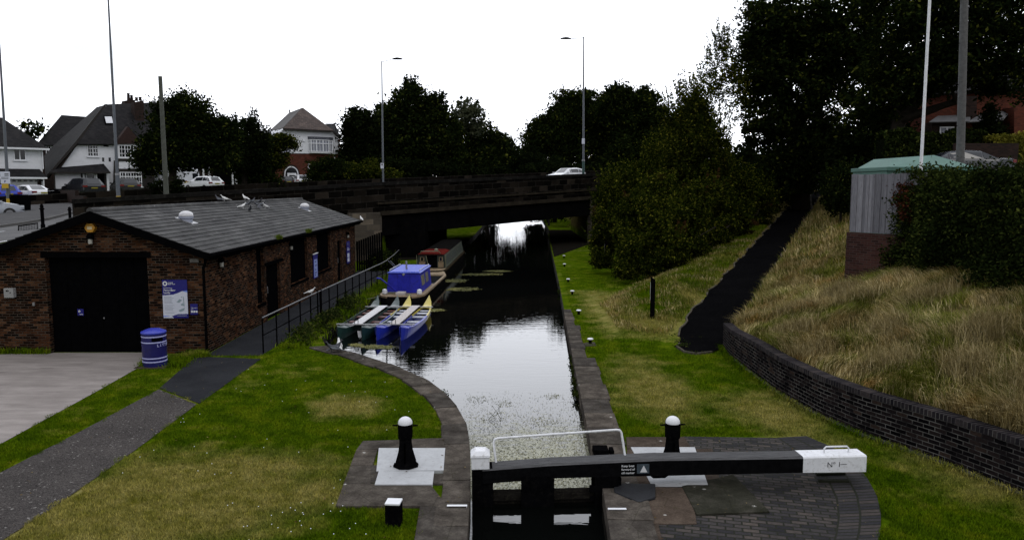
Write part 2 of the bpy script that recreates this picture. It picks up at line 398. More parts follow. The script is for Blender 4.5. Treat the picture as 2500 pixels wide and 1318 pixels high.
def mk_stone(name, lo, mid, hi, spot=(.42, .41, .38)):
    t = NT(name); g = t.n('ShaderNodeNewGeometry'); P = g.outputs['Position']
    c = t.ramp(t.noise(P, 2.6, 8, .72), [(.28, lo), (.5, mid), (.74, hi)])
    c = t.mix(.7, c, t.ramp(g.outputs['Random Per Island'], [(0, (.62, .62, .64)), (.5, (1, .97, .93)), (1, (1.35, 1.27, 1.2))]), 'MULTIPLY')
    c = t.mix(.9, c, t.ramp(t.noise(P, 38, 5, .8), [(.3, (.6, .6, .6)), (.7, (1.3, 1.3, 1.28))]), 'MULTIPLY')
    v = t.n('ShaderNodeTexVoronoi'); v.inputs['Scale'].default_value = 2.1; v.inputs['Randomness'].default_value = 1; t.l(P, v.inputs[0])
    m = t.math('MULTIPLY', t.ramp(v.outputs[0], [(.045, (1, 1, 1)), (.085, (0, 0, 0))]), t.ramp(t.noise(P, 30, 3, .6), [(.42, (0, 0, 0)), (.5, (1, 1, 1))]))
    c = t.mix(m, c, spot)
    c = t.mix(t.ramp(t.noise(P, 6.5, 7, .8), [(.60, (0, 0, 0)), (.68, (.75, .75, .75))]), c, (.032, .034, .014))
    cr_ = t.n('ShaderNodeTexVoronoi', feature='DISTANCE_TO_EDGE'); cr_.inputs['Scale'].default_value = 1.1; t.l(P, cr_.inputs[0])
    c = t.mix(t.ramp(cr_.outputs[0], [(.003, (.35, .35, .35)), (.010, (0, 0, 0))]), c, (.016, .017, .009))
    t.bump(t.math('ADD', t.noise(P, 5, 8, .7), t.math('MULTIPLY', t.noise(P, 45, 5, .8), .35)), .9, .035); return t.fin(c, .9, .06)
M_STONE = mk_stone('coping_stone', (.028, .025, .023), (.066, .059, .053), (.13, .118, .105))
M_STONE_B = mk_stone('brown_slab', (.036, .029, .024), (.066, .052, .043), (.105, .086, .072))
M_SLABD = mk_stone('mossy_slab', (.018, .018, .014), (.036, .036, .028), (.075, .07, .06))
# ------------------------------------------------------------------ ground sheet with the canal cut out
gx, gy = np.meshgrid(np.arange(-24, 27, .8), np.arange(-3.6, 62, .8)); g1 = np.c_[gx.ravel(), gy.ravel()]
gx, gy = np.meshgrid(np.arange(-90, 91, 3.2), np.arange(-9, 190, 3.2)); g2 = np.c_[gx.ravel(), gy.ravel()]
g2 = g2[~((g2[:, 0] > -24.5) & (g2[:, 0] < 27.5) & (g2[:, 1] < 62.5) & (g2[:, 1] > -4))]
extra = []
for k in np.arange(-11, 62, .35): extra += [tuple(W(k, .12)[:2]), tuple(W(k, .28)[:2])]
for k in np.arange(48, 120, 1.5): extra += [(-9.02, k), (-8.9, k), (6.85, k), (6.97, k)]
for (ax, ay), (bx, by) in zip(WALLB[:-1], WALLB[1:]):
    for f in np.arange(0, 1, .12 / math.dist((ax, ay), (bx, by))):
        x, y = ax + (bx - ax) * f, ay + (by - ay) * f; extra += [(x + .05, y), (x + .125, y)]
for k in np.arange(0, 62, .3):
    for d in (-1.02, .98, 1.05): extra.append((PX0 + PDX * k + PDY * d, PY0 + PDY * k - PDX * d))
gg = np.vstack([g1, g2]); gs, gt = ST(gg[:, 0], gg[:, 1]); gpc, gpd = path_c(gg[:, 0], gg[:, 1])
gg = gg[(poly_dist(gg[:, 0], gg[:, 1], WALLB) > .35) & ~((np.abs(gpd - 1.02) < .3) & (gpc > -.3) & (gpc < 61)) & ~((np.abs(gt - .2) < .4) & (gs > -11) & (gs < 62))]
allp = np.vstack([gg, np.array(extra)])
inside = inpoly(allp[:, 0], allp[:, 1], CANAL); allp = allp[~inside & (poly_dist(allp[:, 0], allp[:, 1], [*CANAL, CANAL[0]]) > .12)]
BIG = [(-1500, -40), (1500, -40), (1500, 2500), (-1500, 2500)]
far_pts = [(x, y) for x in (-600, -250, -120, 0, 120, 250, 600) for y in (-20, 230, 500, 1200)]
P, F = cdt(BIG, list(map(tuple, allp)) + far_pts, [CANAL])
zz = hgt(P[:, 0], P[:, 1])
b = MB(); b.add([(p[0], p[1], q) for p, q in zip(P, zz)], F); o = b.build('ground', M_LAWN, smooth=True, ang=50); o['kind'] = 'structure'
# ------------------------------------------------------------------ canal: water, walls
def mk_water(name, scum, bumpk):
    t = NT(name); P = t.pos()
    n = t.noise(P, 5.0, 2, .5, (.45, 1.5, 1), .4); n2 = t.noise(P, 1.1, 3, .5, (.6, 1.3, 1))
    hh = t.math('ADD', t.math('MULTIPLY', n, .55), n2)
    bp = t.bump(hh, bumpk, .05)
    t.p.inputs['IOR'].default_value = 1.62
    t.fin((.0018, .0022, .0020), .012, .5)
    if scum:
        sp = t.n('ShaderNodeSeparateXYZ'); t.l(P, sp.inputs[0])
        m = t.n('ShaderNodeMapRange'); m.inputs[1].default_value = 19.2; m.inputs[2].default_value = 12.9; m.inputs[3].default_value = 0; m.inputs[4].default_value = 1; t.l(sp.outputs[1], m.inputs[0])
        a = t.math('ADD', t.math('MULTIPLY', t.noise(P, 4.2, 8, .75, (.8, 1.8, 1)), 1.0), t.math('MULTIPLY', t.math('SUBTRACT', m.outputs[0], .50), .55))
        fac = t.ramp(a, [(.47, (0, 0, 0)), (.60, (1, 1, 1))])
        fine = t.noise(P, 26, 4, .7, (.7, 1.5, 1))
        fac = t.math('MULTIPLY', fac, t.ramp(fine, [(.30, (.25, .25, .25)), (.44, (1, 1, 1))]))
        fac = t.math('MULTIPLY', fac, t.math('GREATER_THAN', m.outputs[0], .001))
        q = t.n('ShaderNodeBsdfPrincipled'); q.inputs['Roughness'].default_value = .6
        cc = t.ramp(fine, [(.33, (.06, .06, .03)), (.5, (.20, .20, .125)), (.62, (.38, .38, .30))])
        t.l(cc, q.inputs['Base Color'])
        ms = t.n('ShaderNodeMixShader'); t.l(t.math('MULTIPLY', fac, .85), ms.inputs[0]); t.l(t.p.outputs[0], ms.inputs[1]); t.l(q.outputs[0], ms.inputs[2]); t.l(ms.outputs[0], t.o.inputs[0])
    return t.m
WUP, WCH = -.28, -.22
up = [(-1.3, 11.99), (-8, 15), (-8, 160), (9, 160), (9, 15), (2.2, 12.14)]
sheet('canal_water', up, 0, mk_water('canal_water', True, .06), flat=WUP)
sheet('lock_water', [(-1.3, -3), (2.2, -3), (2.2, 12.1), (-1.3, 11.95)], 0, mk_water('lock_water', False, .09), flat=WCH)
M_CWALL = brick('canal_wall_brick', [(0, (.010, .009, .009)), (.5, (.024, .020, .017)), (1, (.045, .036, .030))], (.035, .035, .03), .45, .22, .015, stain=.6)
b = MB()
for line in (CANL, CANR):
    for p, q in zip(line[:-1], line[1:]):
        b.add([(p[0], p[1], .0), (q[0], q[1], .0), (q[0], q[1], -3), (p[0], p[1], -3)], [(0, 1, 2, 3)])
b.add([(-9, -3, -2.6), (9, -3, -2.6), (9, 161, -2.6), (-9, 161, -2.6)], [(0, 1, 2, 3)])
tag(b.build('canal_wall', M_CWALL, origin=(0, 10, 0)), 'dark wet masonry walls lining the canal and lock chamber', 'canal wall')
# coping blocks
def lerp_line(line, d):
    for p, q in zip(line[:-1], line[1:]):
        l = math.dist(p, q)
        if d <= l: k = d / l; return (p[0] + (q[0] - p[0]) * k, p[1] + (q[1] - p[1]) * k), ((q[0] - p[0]) / l, (q[1] - p[1]) / l)
        d -= l
    return line[-1], ((line[-1][0] - line[-2][0]) / l, (line[-1][1] - line[-2][1]) / l)
def coping(b, line, d0, d1, width, side, lo=.7, hi=1.3, top=.05, over=.03):
    d = d0
    while d < d1:
        l = rnd.uniform(lo, hi); e = min(d + l - .015, d1); tz = top + rnd.uniform(-.012, .012); wv = width(d) + rnd.uniform(-.04, .04); bot, tp = [], []
        ds = [d, (d + e) / 2, e]; inn, outr = [], []
        for dd in ds:
            (x, y), (dx, dy) = lerp_line(line, dd); nx, ny = (-dy * side, dx * side)
            inn.append((x - nx * over, y - ny * over)); outr.append((x + nx * wv, y + ny * wv))
        pl = inn + outr[::-1]; b.hexa([(p[0], p[1], -.28) for p in pl], [(p[0], p[1], tz) for p in pl]); d += l
RY = lambda y: next(i for i in range(9999) if lerp_line(CANR, i * .05)[0][1] >= y) * .05
b = MB(); coping(b, CANR, 9.0, RY(30), lambda d: .62 if d < RY(20.5) else (.42 if d < RY(26) else .3), -1)
tag(b.build('stone_coping', M_STONE, origin=(1.6, 12, 0), bevel=.02), 'worn grey stone coping along the towpath edge of the canal', 'stone coping')
b = MB(); coping(b, CANL, 8.5, 27.6, lambda d: .50 if d > 16 else .46, 1)
tag(b.build('stone_coping', M_STONE, origin=(-.9, 12, 0), bevel=.02), 'weathered stone coping curving round the lawn into the wide basin', 'stone coping')
# stone slabs and pads round the paddle posts
def slabs(name, quads, m, z=.045, kind='structure', grow=-.008, bev=.012, jit=.008):
    b = MB()
    for q in quads:
        pl = G2(*q); c = sum(pl, Vector((0, 0))) / len(pl); pl = [c + (p - c) * (1 + grow) for p in pl]; zz = z + rnd.uniform(-jit, jit)
        b.hexa([(p[0], p[1], -.15) for p in pl], [(p[0], p[1], zz) for p in pl])
    o = b.build(name, m, bevel=bev); o['kind'] = kind; return o
slabs('stone_pavement', [((886, 1080), (985, 1077), (985, 1101), (870, 1101)), ((985, 1077), (1082, 1074), (1087, 1101), (985, 1101)), ((870, 1101), (922, 1101), (910, 1140), (855, 1140)),
    ((855, 1140), (910, 1140), (905, 1185), (838, 1185)), ((838, 1185), (1050, 1185), (1094, 1240), (818, 1240)), ((905, 1140), (925, 1140), (920, 1185), (905, 1185)),
    ((1050, 1160), (1094, 1160), (1094, 1184), (1050, 1184)), ((1025, 1240), (1092, 1240), (1092, 1340), (1008, 1340))], M_STONE)
slabs('stone_pavement', [((1528, 1070), (1672, 1070), (1690, 1101), (1530, 1099)), ((1500, 1185), (1590, 1191), (1600, 1222), (1505, 1215)), ((1484, 1190), (1690, 1194), (1702, 1283), (1494, 1283)),
    ((1494, 1284), (1608, 1284), (1622, 1345), (1496, 1345)), ((1530, 1101), (1588, 1101), (1590, 1190), (1522, 1190)), ((1696, 1100), (1740, 1100), (1760, 1190), (1726, 1190))], M_STONE_B, z=.04)
slabs('stone_pavement', [((1664, 1192), (1790, 1163), (1880, 1255), (1700, 1262))], M_SLABD, z=.047)
M_PAD = pm('pad_paint', (.36, .37, .385), .7, .12, 5, dirt=(.27, .275, .28))
b = MB()
for q in (((925, 1100), (1087, 1100), (1083, 1155), (919, 1157)), ((925, 1157), (1060, 1157), (1056, 1190), (915, 1190))):
    pl = G2(*q); b.hexa([(p[0], p[1], .0) for p in pl], [(p[0], p[1], .058) for p in pl])
tag(b.build('concrete_pad', M_PAD, origin=GP(990, 1150)), 'pale grey painted pad under the paddle post on the lawn side', 'pad')
b = MB(); pl = G2((1540, 1098), (1696, 1098), (1728, 1190), (1590, 1190)); b.hexa([(p[0], p[1], .0) for p in pl], [(p[0], p[1], .058) for p in pl])
tag(b.build('concrete_pad', M_PAD, origin=GP(1640, 1150)), 'pale grey painted pad under the paddle post behind the beam', 'pad')
# brick paved quadrant
M_PAVB = brick('paving_brick', [(0, (.013, .013, .016)), (.45, (.032, .030, .032)), (.8, (.048, .042, .041)), (1, (.064, .054, .049))], (.011, .012, .007), .235, .112, .014, vec='pos', bump=.8, stain=.5, rot=R(14))
M_PAVE2 = brick('edging_brick', [(0, (.018, .018, .022)), (.6, (.034, .032, .035)), (1, (.055, .046, .042))], (.011, .012, .007), .11, .235, .014, vec='uv', bump=.8, stain=.4, off=0)
arc = G2((1968, 1066), (2030, 1092), (2078, 1125), (2115, 1165), (2140, 1210), (2151, 1255), (2150, 1300), (2138, 1345))
inner = G2((1895, 1070), (1950, 1105), (1992, 1140), (2022, 1178), (2040, 1218), (2046, 1260), (2040, 1305), (2025, 1350))
sheet('brick_pavement', G2((1665, 1067), (1895, 1070)) + inner[1:] + G2((1560, 1350), (1560, 1150)), .018, M_PAVB)
b = MB(); b.uv = []; acc = 0; NS = 8
al = [lerp_line([tuple(p) for p in arc], i * sum(math.dist(arc[k], arc[k + 1]) for k in range(7)) / 40)[0] for i in range(41)]
il = [lerp_line([tuple(p) for p in inner], i * sum(math.dist(inner[k], inner[k + 1]) for k in range(7)) / 40)[0] for i in range(41)]
for i in range(41):
    if i: acc += math.dist(al[i], al[i - 1]) * .93
    b.v += [(*al[i], .02), (*il[i], .02)]; b.uv += [(acc, 0), (acc, .47)]
b.f = [(2 * i, 2 * i + 2, 2 * i + 3, 2 * i + 1) for i in range(40)]; b.mi = [0] * 40
o = b.build('brick_pavement', M_PAVE2); o['kind'] = 'structure'
# raised brick treads on the quadrant (footholds for pushing the beam)
b = MB()
for q in (((1990, 1160), (2060, 1158), (2064, 1162), (1994, 1164)), ((1996, 1176), (2070, 1176), (2073, 1181), (1998, 1180))):
    pl = G2(*q); b.hexa([(p[0], p[1], .0) for p in pl], [(p[0], p[1], .06) for p in pl])
o = b.build('foothold_strip', M_PAVE2); tag(o, 'dark raised brick footholds under the white end of the beam', 'foothold')
# apron, tarmac, gravel
sheet('concrete_apron', G2((-120, 862), (352, 861), (347, 893), (240, 954), (0, 1085), (-120, 1150)), .012, M_APRON, flat=.012)
sheet('tarmac_path', G2((478, 871), (637, 877), (487, 986), (390, 948)), .016, M_TARMAC)
sheet('building_path', [(-9.0, 21.8), (-7.35, 21.8), (-7.15, 30), (-6.7, 40), (-6.9, 44.5), (-9.1, 44.5)], .012, M_TARMAC)
sheet('gravel_path', G2((388, 951), (480, 988), (330, 1100), (130, 1240), (-10, 1330), (-200, 1400), (-300, 1330), (0, 1155), (200, 1052)), .014, M_GRAVEL)
# rising towpath ramp
pp = [(k, 1.0) for k in np.arange(0, 60, 1.5)]
L_ = [(PX0 + PDX * k - PDY * (.86 - .42 * math.exp(-abs(k - 1.0) / 1.6) + .07 * math.sin(k * 1.7) + .05 * math.sin(k * 3.9)), PY0 + PDY * k + PDX * .98) for k in np.arange(1.0, 58, .5)]
R_ = [(PX0 + PDX * k + PDY * (.93 + .08 * math.sin(k * 2.3)), PY0 + PDY * k - PDX * .93) for k in np.arange(0.2, 58, .5)]
nose = G2((1765, 850), (1740, 862), (1700, 867), (1668, 861), (1650, 848), (1662, 836))
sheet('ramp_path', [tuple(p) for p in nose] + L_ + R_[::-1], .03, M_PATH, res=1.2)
b = MB()
for Ln, sgn in ((L_, -1), (R_, 1)):
    for i in range(len(Ln) - 1):
        p, q = Vector(Ln[i]), Vector(Ln[i + 1]); nn = Vector((PDY, -PDX)) * sgn * .06
        if rnd.random() < .45: continue
        vs = [p, q, q + nn, p + nn]; b.hexa([(v.x, v.y, H(p.x, p.y) - .05) for v in vs], [(v.x, v.y, H(v.x - nn.x, v.y - nn.y) + .06 + rnd.uniform(-.01, .01)) for v in vs])
nz_ = [Vector(p) for p in nose]
for p, q in zip(nz_[1:-1], nz_[2:]):
    n2 = Vector((-(q - p).y, (q - p).x)).normalized() * -.06
    vs = [p, q, q + n2, p + n2]; b.hexa([(v.x, v.y, -.05) for v in vs], [(v.x, v.y, .065) for v in vs])
o = b.build('path_edging', pm('edging', (.07, .063, .050), .95, .5, 8, .05)); o['kind'] = 'structure'
# ------------------------------------------------------------------ curved retaining wall
M_BLUE = brick('blue_brick', [(0, (.004, .0036, .0044)), (.5, (.010, .0085, .0095)), (.85, (.019, .0145, .0145)), (1, (.034, .024, .020))], (.095, .090, .085), .225, .08, .009, vec='uv', bump=.5, stain=.5, mfade=.9, rough=.7, spec=.08)
M_BLUEC = brick('blue_brick_cap', [(0, (.014, .013, .016)), (.6, (.026, .023, .026)), (1, (.045, .038, .038))], (.09, .085, .08), .078, .5, .008, vec='uv', bump=.5, stain=.4, mfade=.8, rough=.7, spec=.08, off=0)
wl = [lerp_line(WALLB, d) for d in np.arange(0, 27.5, .3)]
def wtop(y): return .80 - .12 * float(smooth((y - 19) / 3.9))
rw = thing('retaining_wall', 'curved dark blue-brick wall holding up the grassy mound', 'retaining wall', (6.5, 18, 0))
b = MB(); b.uv = []; d = 0
for i, ((x, y), (dx, dy)) in enumerate(wl):
    nx, ny = -dy, dx     # towards the mound
    if nx < 0: nx, ny = -nx, -ny
    zt = wtop(y)
    b.v += [(x, y, -.1), (x, y, zt), (x + nx * .24, y + ny * .24, zt), (x + nx * .24, y + ny * .24, -.1)]
    b.uv += [(i * .3, -.1), (i * .3, zt), (i * .3, zt + .2), (i * .3, -.1)]
n = len(wl)
b.f = [(4 * i + k, 4 * i + 4 + k, 4 * i + 4 + (k + 1) % 4, 4 * i + (k + 1) % 4) for i in range(n - 1) for k in range(4)] + [(0, 1, 2, 3), (4 * n - 4, 4 * n - 1, 4 * n - 2, 4 * n - 3)]
b.mi = [0] * len(b.f); b.build('brickwork', M_BLUE, rw, world=True)
b = MB(); b.uv = []
for i, ((x, y), (dx, dy)) in enumerate(wl):
    nx, ny = -dy, dx
    if nx < 0: nx, ny = -nx, -ny
    zt = wtop(y)
    for o_, z_ in ((-.012, zt - .001), (-.012, zt + .105), (.265, zt + .11), (.265, zt - .001)):
        b.v.append((x + nx * o_, y + ny * o_, z_)); b.uv.append((i * .3, .1 + z_ - zt + (o_ + .012)))
b.f = [(4 * i + k, 4 * i + 4 + k, 4 * i + 4 + (k + 1) % 4, 4 * i + (k + 1) % 4) for i in range(n - 1) for k in range(4)] + [(0, 1, 2, 3), (4 * n - 4, 4 * n - 1, 4 * n - 2, 4 * n - 3)]
b.mi = [0] * len(b.f); b.build('cap', M_BLUEC, rw, world=True)
b = MB()
for i in range(6, n - 1):
    (x, y), _ = wl[i]; (x2, y2), _ = wl[i + 1]
    b.hexa([(x - .10, y, -.1), (x2 - .10, y2, -.1), (x2 + .02, y2, -.1), (x + .02, y, -.1)], [(x - .06, y, .055), (x2 - .06, y2, .055), (x2 + .02, y2, .06), (x + .02, y, .06)])
b.build('footing', pm('footing', (.05, .05, .046), .9, .4, 5), rw, world=True)
# ------------------------------------------------------------------ shared paints
M_BLACK = pm('black_paint', (.0025, .0025, .003), .6, .35, 6, .03, dirt=(.007, .0065, .006), bump=.15)
M_WEATH = pm('weathered_black_timber', (.075, .075, .078), .75, .35, 9, .3, dirt=(.038, .038, .038), bump=.5)
M_WHITE = pm('white_paint', (.64, .65, .68), .55, .10, 5, .2, dirt=(.40, .40, .40))
M_WHITEC = pm('clean_white', (.62, .63, .66), .5, .06, 5)
M_GALV = pm('grey_metal', (.24, .24, .25), .4, .2, 12, .5, .4)
M_TXTW = pm('white_lettering', (.55, .56, .58), .6, .05, 5)
M_TXTK = pm('black_lettering', (.015, .015, .016), .6, .05, 5)
M_DARKG = pm('dark_glass', (.006, .007, .009), .12, .2, 3, .6)
M_NAVY = pm('navy_sign', (.0075, .006, .135), .45, .08, 4, .4)
M_SKYB = pm('pale_blue_print', (.12, .19, .55), .5, .05, 4)
M_PRINT = pm('grey_print', (.25, .27, .31), .6, .1, 30)
M_SIGNW = pm('sign_white', (.48, .50, .58), .5, .05, 4)
# ------------------------------------------------------------------ lock gate with balance beam
bl = AT(1152, 1150, 11.72); br = AT(2114, 1130, 12.10)
ang = math.atan2(br.y - bl.y, br.x - bl.x)
gate = thing('lock_gate', 'black timber lock gate whose long balance beam ends in white paint', 'lock gate', (bl.x, bl.y, 0), ang)
BX = (br.xy - bl.xy).length
def gx_(px): # distance along the beam for a pixel column on its front
    r = ray(px, 1150); c, s_ = math.cos(ang), math.sin(ang)
    k = (-s_ * bl.x + c * bl.y) / (-s_ * r.x + c * r.y); return (r.x * k - bl.x) * c + (r.y * k - bl.y) * s_
XS = [gx_(1178), gx_(1350), gx_(1500), gx_(1612), gx_(1960), gx_(2114)]
def zrow(px, row, back=0.0):
    x = gx_(px); return AT(px, row, bl.y + x * math.sin(ang) + back).z
zb_ = [(zrow(p, r0), zrow(p, r1)) for p, r0, r1 in ((1178, 1181, 1145), (1350, 1167, 1132), (1500, 1163, 1125), (1612, 1161, 1120), (1960, 1153, 1115), (2114, 1151, 1111))]
b = MB()
def beamseg(i, j, y0=0, y1=.34, bev=.03):
    vs = []
    for k in (i, j):
        x = XS[k]; z0, z1 = zb_[k]
        vs.append([(x, y0, z0), (x, y0, z1 - bev), (x, y0 + bev, z1), (x, y1 - bev, z1), (x, y1, z1 - bev), (x, y1, z0)])
    b.add(vs[0] + vs[1], [(0, 1, 2, 3, 4, 5), (11, 10, 9, 8, 7, 6)] + [(m, (m + 1) % 6, 6 + (m + 1) % 6, 6 + m) for m in range(6)])
t = NT('beam_timber'); g = t.n('ShaderNodeNewGeometry'); sp = t.n('ShaderNodeSeparateXYZ'); t.l(t.n('ShaderNodeTexCoord').outputs['Normal'], sp.inputs[0])
P = t.n('ShaderNodeTexCoord').outputs['Object']
grain = t.noise(P, 4, 8, .75, (.8, 14, 14))
wood = t.ramp(grain, [(.3, (.035, .035, .037)), (.55, (.085, .085, .088)), (.75, (.14, .14, .14))])
paint = t.ramp(t.noise(P, 9, 6, .7), [(.35, (.0025, .0025, .003)), (.7, (.006, .006, .0065))])
wear = t.math('GREATER_THAN', t.math('ADD', sp.outputs[2], t.math('MULTIPLY', t.math('SUBTRACT', t.noise(P, 14, 6, .8, (1, 4, 4)), .5), .5)), .62)
t.bump(grain, .4, .01); M_BEAM = t.fin(t.mix(wear, paint, wood), .8, .02)
beamseg(0, 1); beamseg(1, 2); beamseg(2, 3); beamseg(3, 4, 0, .33); b.build('balance_beam', M_BEAM, gate)
b = MB(); beamseg(4, 5, -.004, .345, .022); be = b.build('beam_end', M_WHITE, gate)
b = MB(); hx0, hx1 = gx_(2022), gx_(2082); hz = zb_[5][1]
b.tube([(hx0, .17, hz - .03), (hx0, .17, hz + .07), (hx0 + .03, .17, hz + .1), (hx1 - .03, .17, hz + .1), (hx1, .17, hz + .07), (hx1, .17, hz - .03)], .014, 8)
b.build('handle', M_WHITEC, gate, smooth=True)
# lettering on the front face (local xz plane, facing -y)
def face_m(x, y, z, s=1): return Matrix.Translation((x, y, z)) @ Matrix.Rotation(R(90), 4, 'X')
text('Nº 1', .125, M_TXTK, gate, face_m(gx_(2018), -.006, zrow(2040, 1139)), bold=-.001)
b = MB(); b.box(gx_(2050), gx_(2066), -.008, -.005, zrow(2050, 1133), zrow(2050, 1132)); b.build('scratch', M_TXTK, gate)
for i, s_ in enumerate(('Keep boat', 'forward of', 'cill marker')):
    text(s_, .05, M_TXTW, gate, face_m(gx_(1517), -.003, zrow(1530, 1139 + i * 8.5)), bold=.0004)
T0, T1 = zrow(1570, 1152), zrow(1570, 1135)
x0 = gx_(1555); b = MB(); b.box(x0, x0 + .2, -.004, -.001, zrow(1560, 1155), zrow(1560, 1132)); b.build('marker_sign', pm('marker_print', (.045, .06, .075), .5, .4, 20), gate)
b = MB(); b.hexa([(x0 + .05, -.006, T0), (x0 + .17, -.006, T0), (x0 + .11, -.006, T1)], [(x0 + .05, -.0045, T0), (x0 + .17, -.0045, T0), (x0 + .11, -.0045, T1)]); b.build('triangle', M_TXTW, gate)
# posts and rails below
mp0, mp1 = gx_(1152), gx_(1195)
b = MB(); b.box(mp0, mp1 + .06, .02, .32, -1.6, zb_[0][1] + .01); b.build('mitre_post', M_BLACK, gate, bevel=.015)
b = MB(); ZC = zrow(1170, 1146); ZT = ZC + .22; b.box(mp0 - .005, mp1 + .0, -.005, .31, ZC, ZT); b.build('post_cap', M_WHITE, gate, bevel=.012)
b = MB(); w_ = mp1 - mp0; b.box(mp0 - .02, mp1 + .015, -.02, .325, ZT - .03, ZT)
b.hexa([(mp0 - .02, -.02, ZT + .002), (mp1 + .015, -.02, ZT + .002), (mp1 + .015, .325, ZT + .002), (mp0 - .02, .325, ZT + .002)], [(mp0 + .06, .05, ZT + .07), (mp1 - .06, .05, ZT + .07), (mp1 - .06, .26, ZT + .07), (mp0 + .06, .26, ZT + .07)]); b.build('cap_top', M_WHITE, gate, bevel=.015)
b = MB(); h0, h1 = gx_(1452), gx_(1512); b.box(h0, h1, .0, .36, -1.6, zb_[2][0] + .02); b.build('heel_post', M_BLACK, gate, bevel=.03)
b = MB(); c0, c1 = gx_(1272), gx_(1353); b.box(c0, c1, -.03, .0, -.9, zb_[1][0] + .05); b.build('paddle_board', M_BLACK, gate, bevel=.008)
M_RAIL = pm('wet_timber', (.010, .009, .008), .8, .5, 8, .03, dirt=(.03, .028, .02), bump=.5)
b = MB(); b.box(mp1 + .06, h0, .06, .30, zrow(1400, 1222), zrow(1400, 1207)); b.box(mp1 + .06, h0, .12, .30, -1.5, zrow(1400, 1222) - .01); b.build('planking', M_RAIL, gate, bevel=.012)
b = MB(); b.box(h0 - .08, h0 + .02, .0, .05, -.02, .1); b.box(h0 - .07, h0, .0, .05, -.16, -.08); b.box(h1, h1 + .05, .05, .3, -.02, .2); b.build('hinge_strap', M_BLACK, gate, bevel=.01)
ZB = zb_[3][0]
b = MB(); b.hexa([(gx_(1596), .02, ZB - .05), (gx_(1625), .02, ZB - .05), (gx_(1625), .3, ZB - .05), (gx_(1596), .3, ZB - .05)], [(gx_(1585), .0, ZB + .02), (gx_(1636), .0, ZB + .02), (gx_(1636), .32, ZB + .02), (gx_(1585), .32, ZB + .02)]); b.build('bracket', M_BLACK, gate, bevel=.01)
# white safety rail
b = MB(); a_, c_ = gx_(1207), gx_(1529)
zl_, zr__ = zrow(1205, 1070, .35), zrow(1525, 1048, .35)
pts = [(a_ + .04, .26, zb_[0][1] - .03), (a_ + .0, .35, zl_ - .07), (a_ + .02, .36, zl_ - .02), (a_ + .07, .36, zl_), (c_ - .1, .34, zr__), (c_ - .045, .34, zr__ - .01), (c_ - .02, .34, zr__ - .05), (c_ + .03, .26, zb_[3][1] - .02)]
b.tube(pts, .019, 10); b.build('hand_rail', M_WHITE, gate, smooth=True)
# iron block on the coping behind the gate
b = MB(); q = GP(1448, 1112); b.box(q.x, q.x + .28, q.y - .1, q.y + .2, -.1, .14); b.box(q.x + .3, q.x + .38, q.y - .08, q.y + .14, -.1, .13)
tag(b.build('anchor_casting', M_BLACK, origin=(q.x, q.y, 0), bevel=.02), 'black iron anchor block set in the coping behind the gate', 'gate anchor')
b = MB(); pl = G2((1497, 1189), (1600, 1190), (1600, 1223), (1560, 1236), (1500, 1210)); b.prism([tuple(p) for p in pl], .02, .075)
tag(b.build('anchor_plate', pm('tar', (.012, .013, .016), .8, .5, 9, bump=.5), origin=GP(1545, 1212), bevel=.02), 'black tarred plate on the slab beside the gate heel', 'anchor plate')
# paddle posts
def paddle_post():
    r = thing('paddle_post', 'x', 'paddle post')
    b = MB()
    def ring(z, w_, d_, ch=.35):
        a, c = w_ / 2, d_ / 2; e = min(a, c) * ch
        return [(-a + e, -c, z), (a - e, -c, z), (a, -c + e, z), (a, c - e, z), (a - e, c, z), (-a + e, c, z), (-a, c - e, z), (-a, -c + e, z)]
    rings = [ring(.04, .47, .40, .7), ring(.075, .46, .39, .7), ring(.09, .38, .30), ring(.14, .37, .27), ring(.22, .33, .25), ring(.36, .26, .22), ring(.50, .225, .20), ring(.60, .215, .20), ring(.63, .255, .235), ring(.92, .265, .245), ring(.925, .22, .2)]
    for i in range(len(rings) - 1): b.add(rings[i] + rings[i + 1], [(k, (k + 1) % 8, 8 + (k + 1) % 8, 8 + k) for k in range(8)])
    b.add(rings[0], [tuple(range(7, -1, -1))]); b.add(rings[-1], [tuple(range(8))])
    for a in range(4):
        an = a * math.pi / 2 + .6; b.tube([(math.cos(an) * .19, math.sin(an) * .16, .07), (math.cos(an) * .19, math.sin(an) * .16, .11)], .03, 8)
    for s_ in (-1, 1): b.hexa([(-.018 + s_ * .0, -.14, .09), (.018, -.14, .09), (.018, -.10, .09), (-.018, -.10, .09)], [(-.012, -.115, .55), (.012, -.115, .55), (.012, -.09, .55), (-.012, -.09, .55)])
    b.box(-.05, .05, -.135, -.12, .66, .78)
    b.build('pedestal', M_BLACK, r, bevel=.006)
    b = MB(); b.lathe([(.135, .922)] + [(.135 * math.cos(R(a)), .94 + .125 * math.sin(R(a))) for a in range(0, 90, 12)] + [(.01, 1.066)], 24); b.build('domed_cap', M_WHITEC, r, smooth=True)
    b = MB(); b.tube([(-.24, 0, .885), (-.15, 0, .885)], [.014, .022], 8); b.tube([(.15, 0, .885), (.24, 0, .885)], [.022, .014], 8); b.build('spindle', M_BLACK, r); return r
p1 = paddle_post(); p1.location = GP(991, 1141, .03); p1.scale = (.92, .92, .86); tag(p1, 'black iron paddle post with white dome on the pad beside the lawn', None, 'paddle posts by the lock gate')
p2 = copy_tree(p1); p2.location = GP(1640, 1139, .03); tag(p2, 'black iron paddle post with white dome rising behind the balance beam', None, 'paddle posts by the lock gate')
p2.rotation_euler.z = R(4)
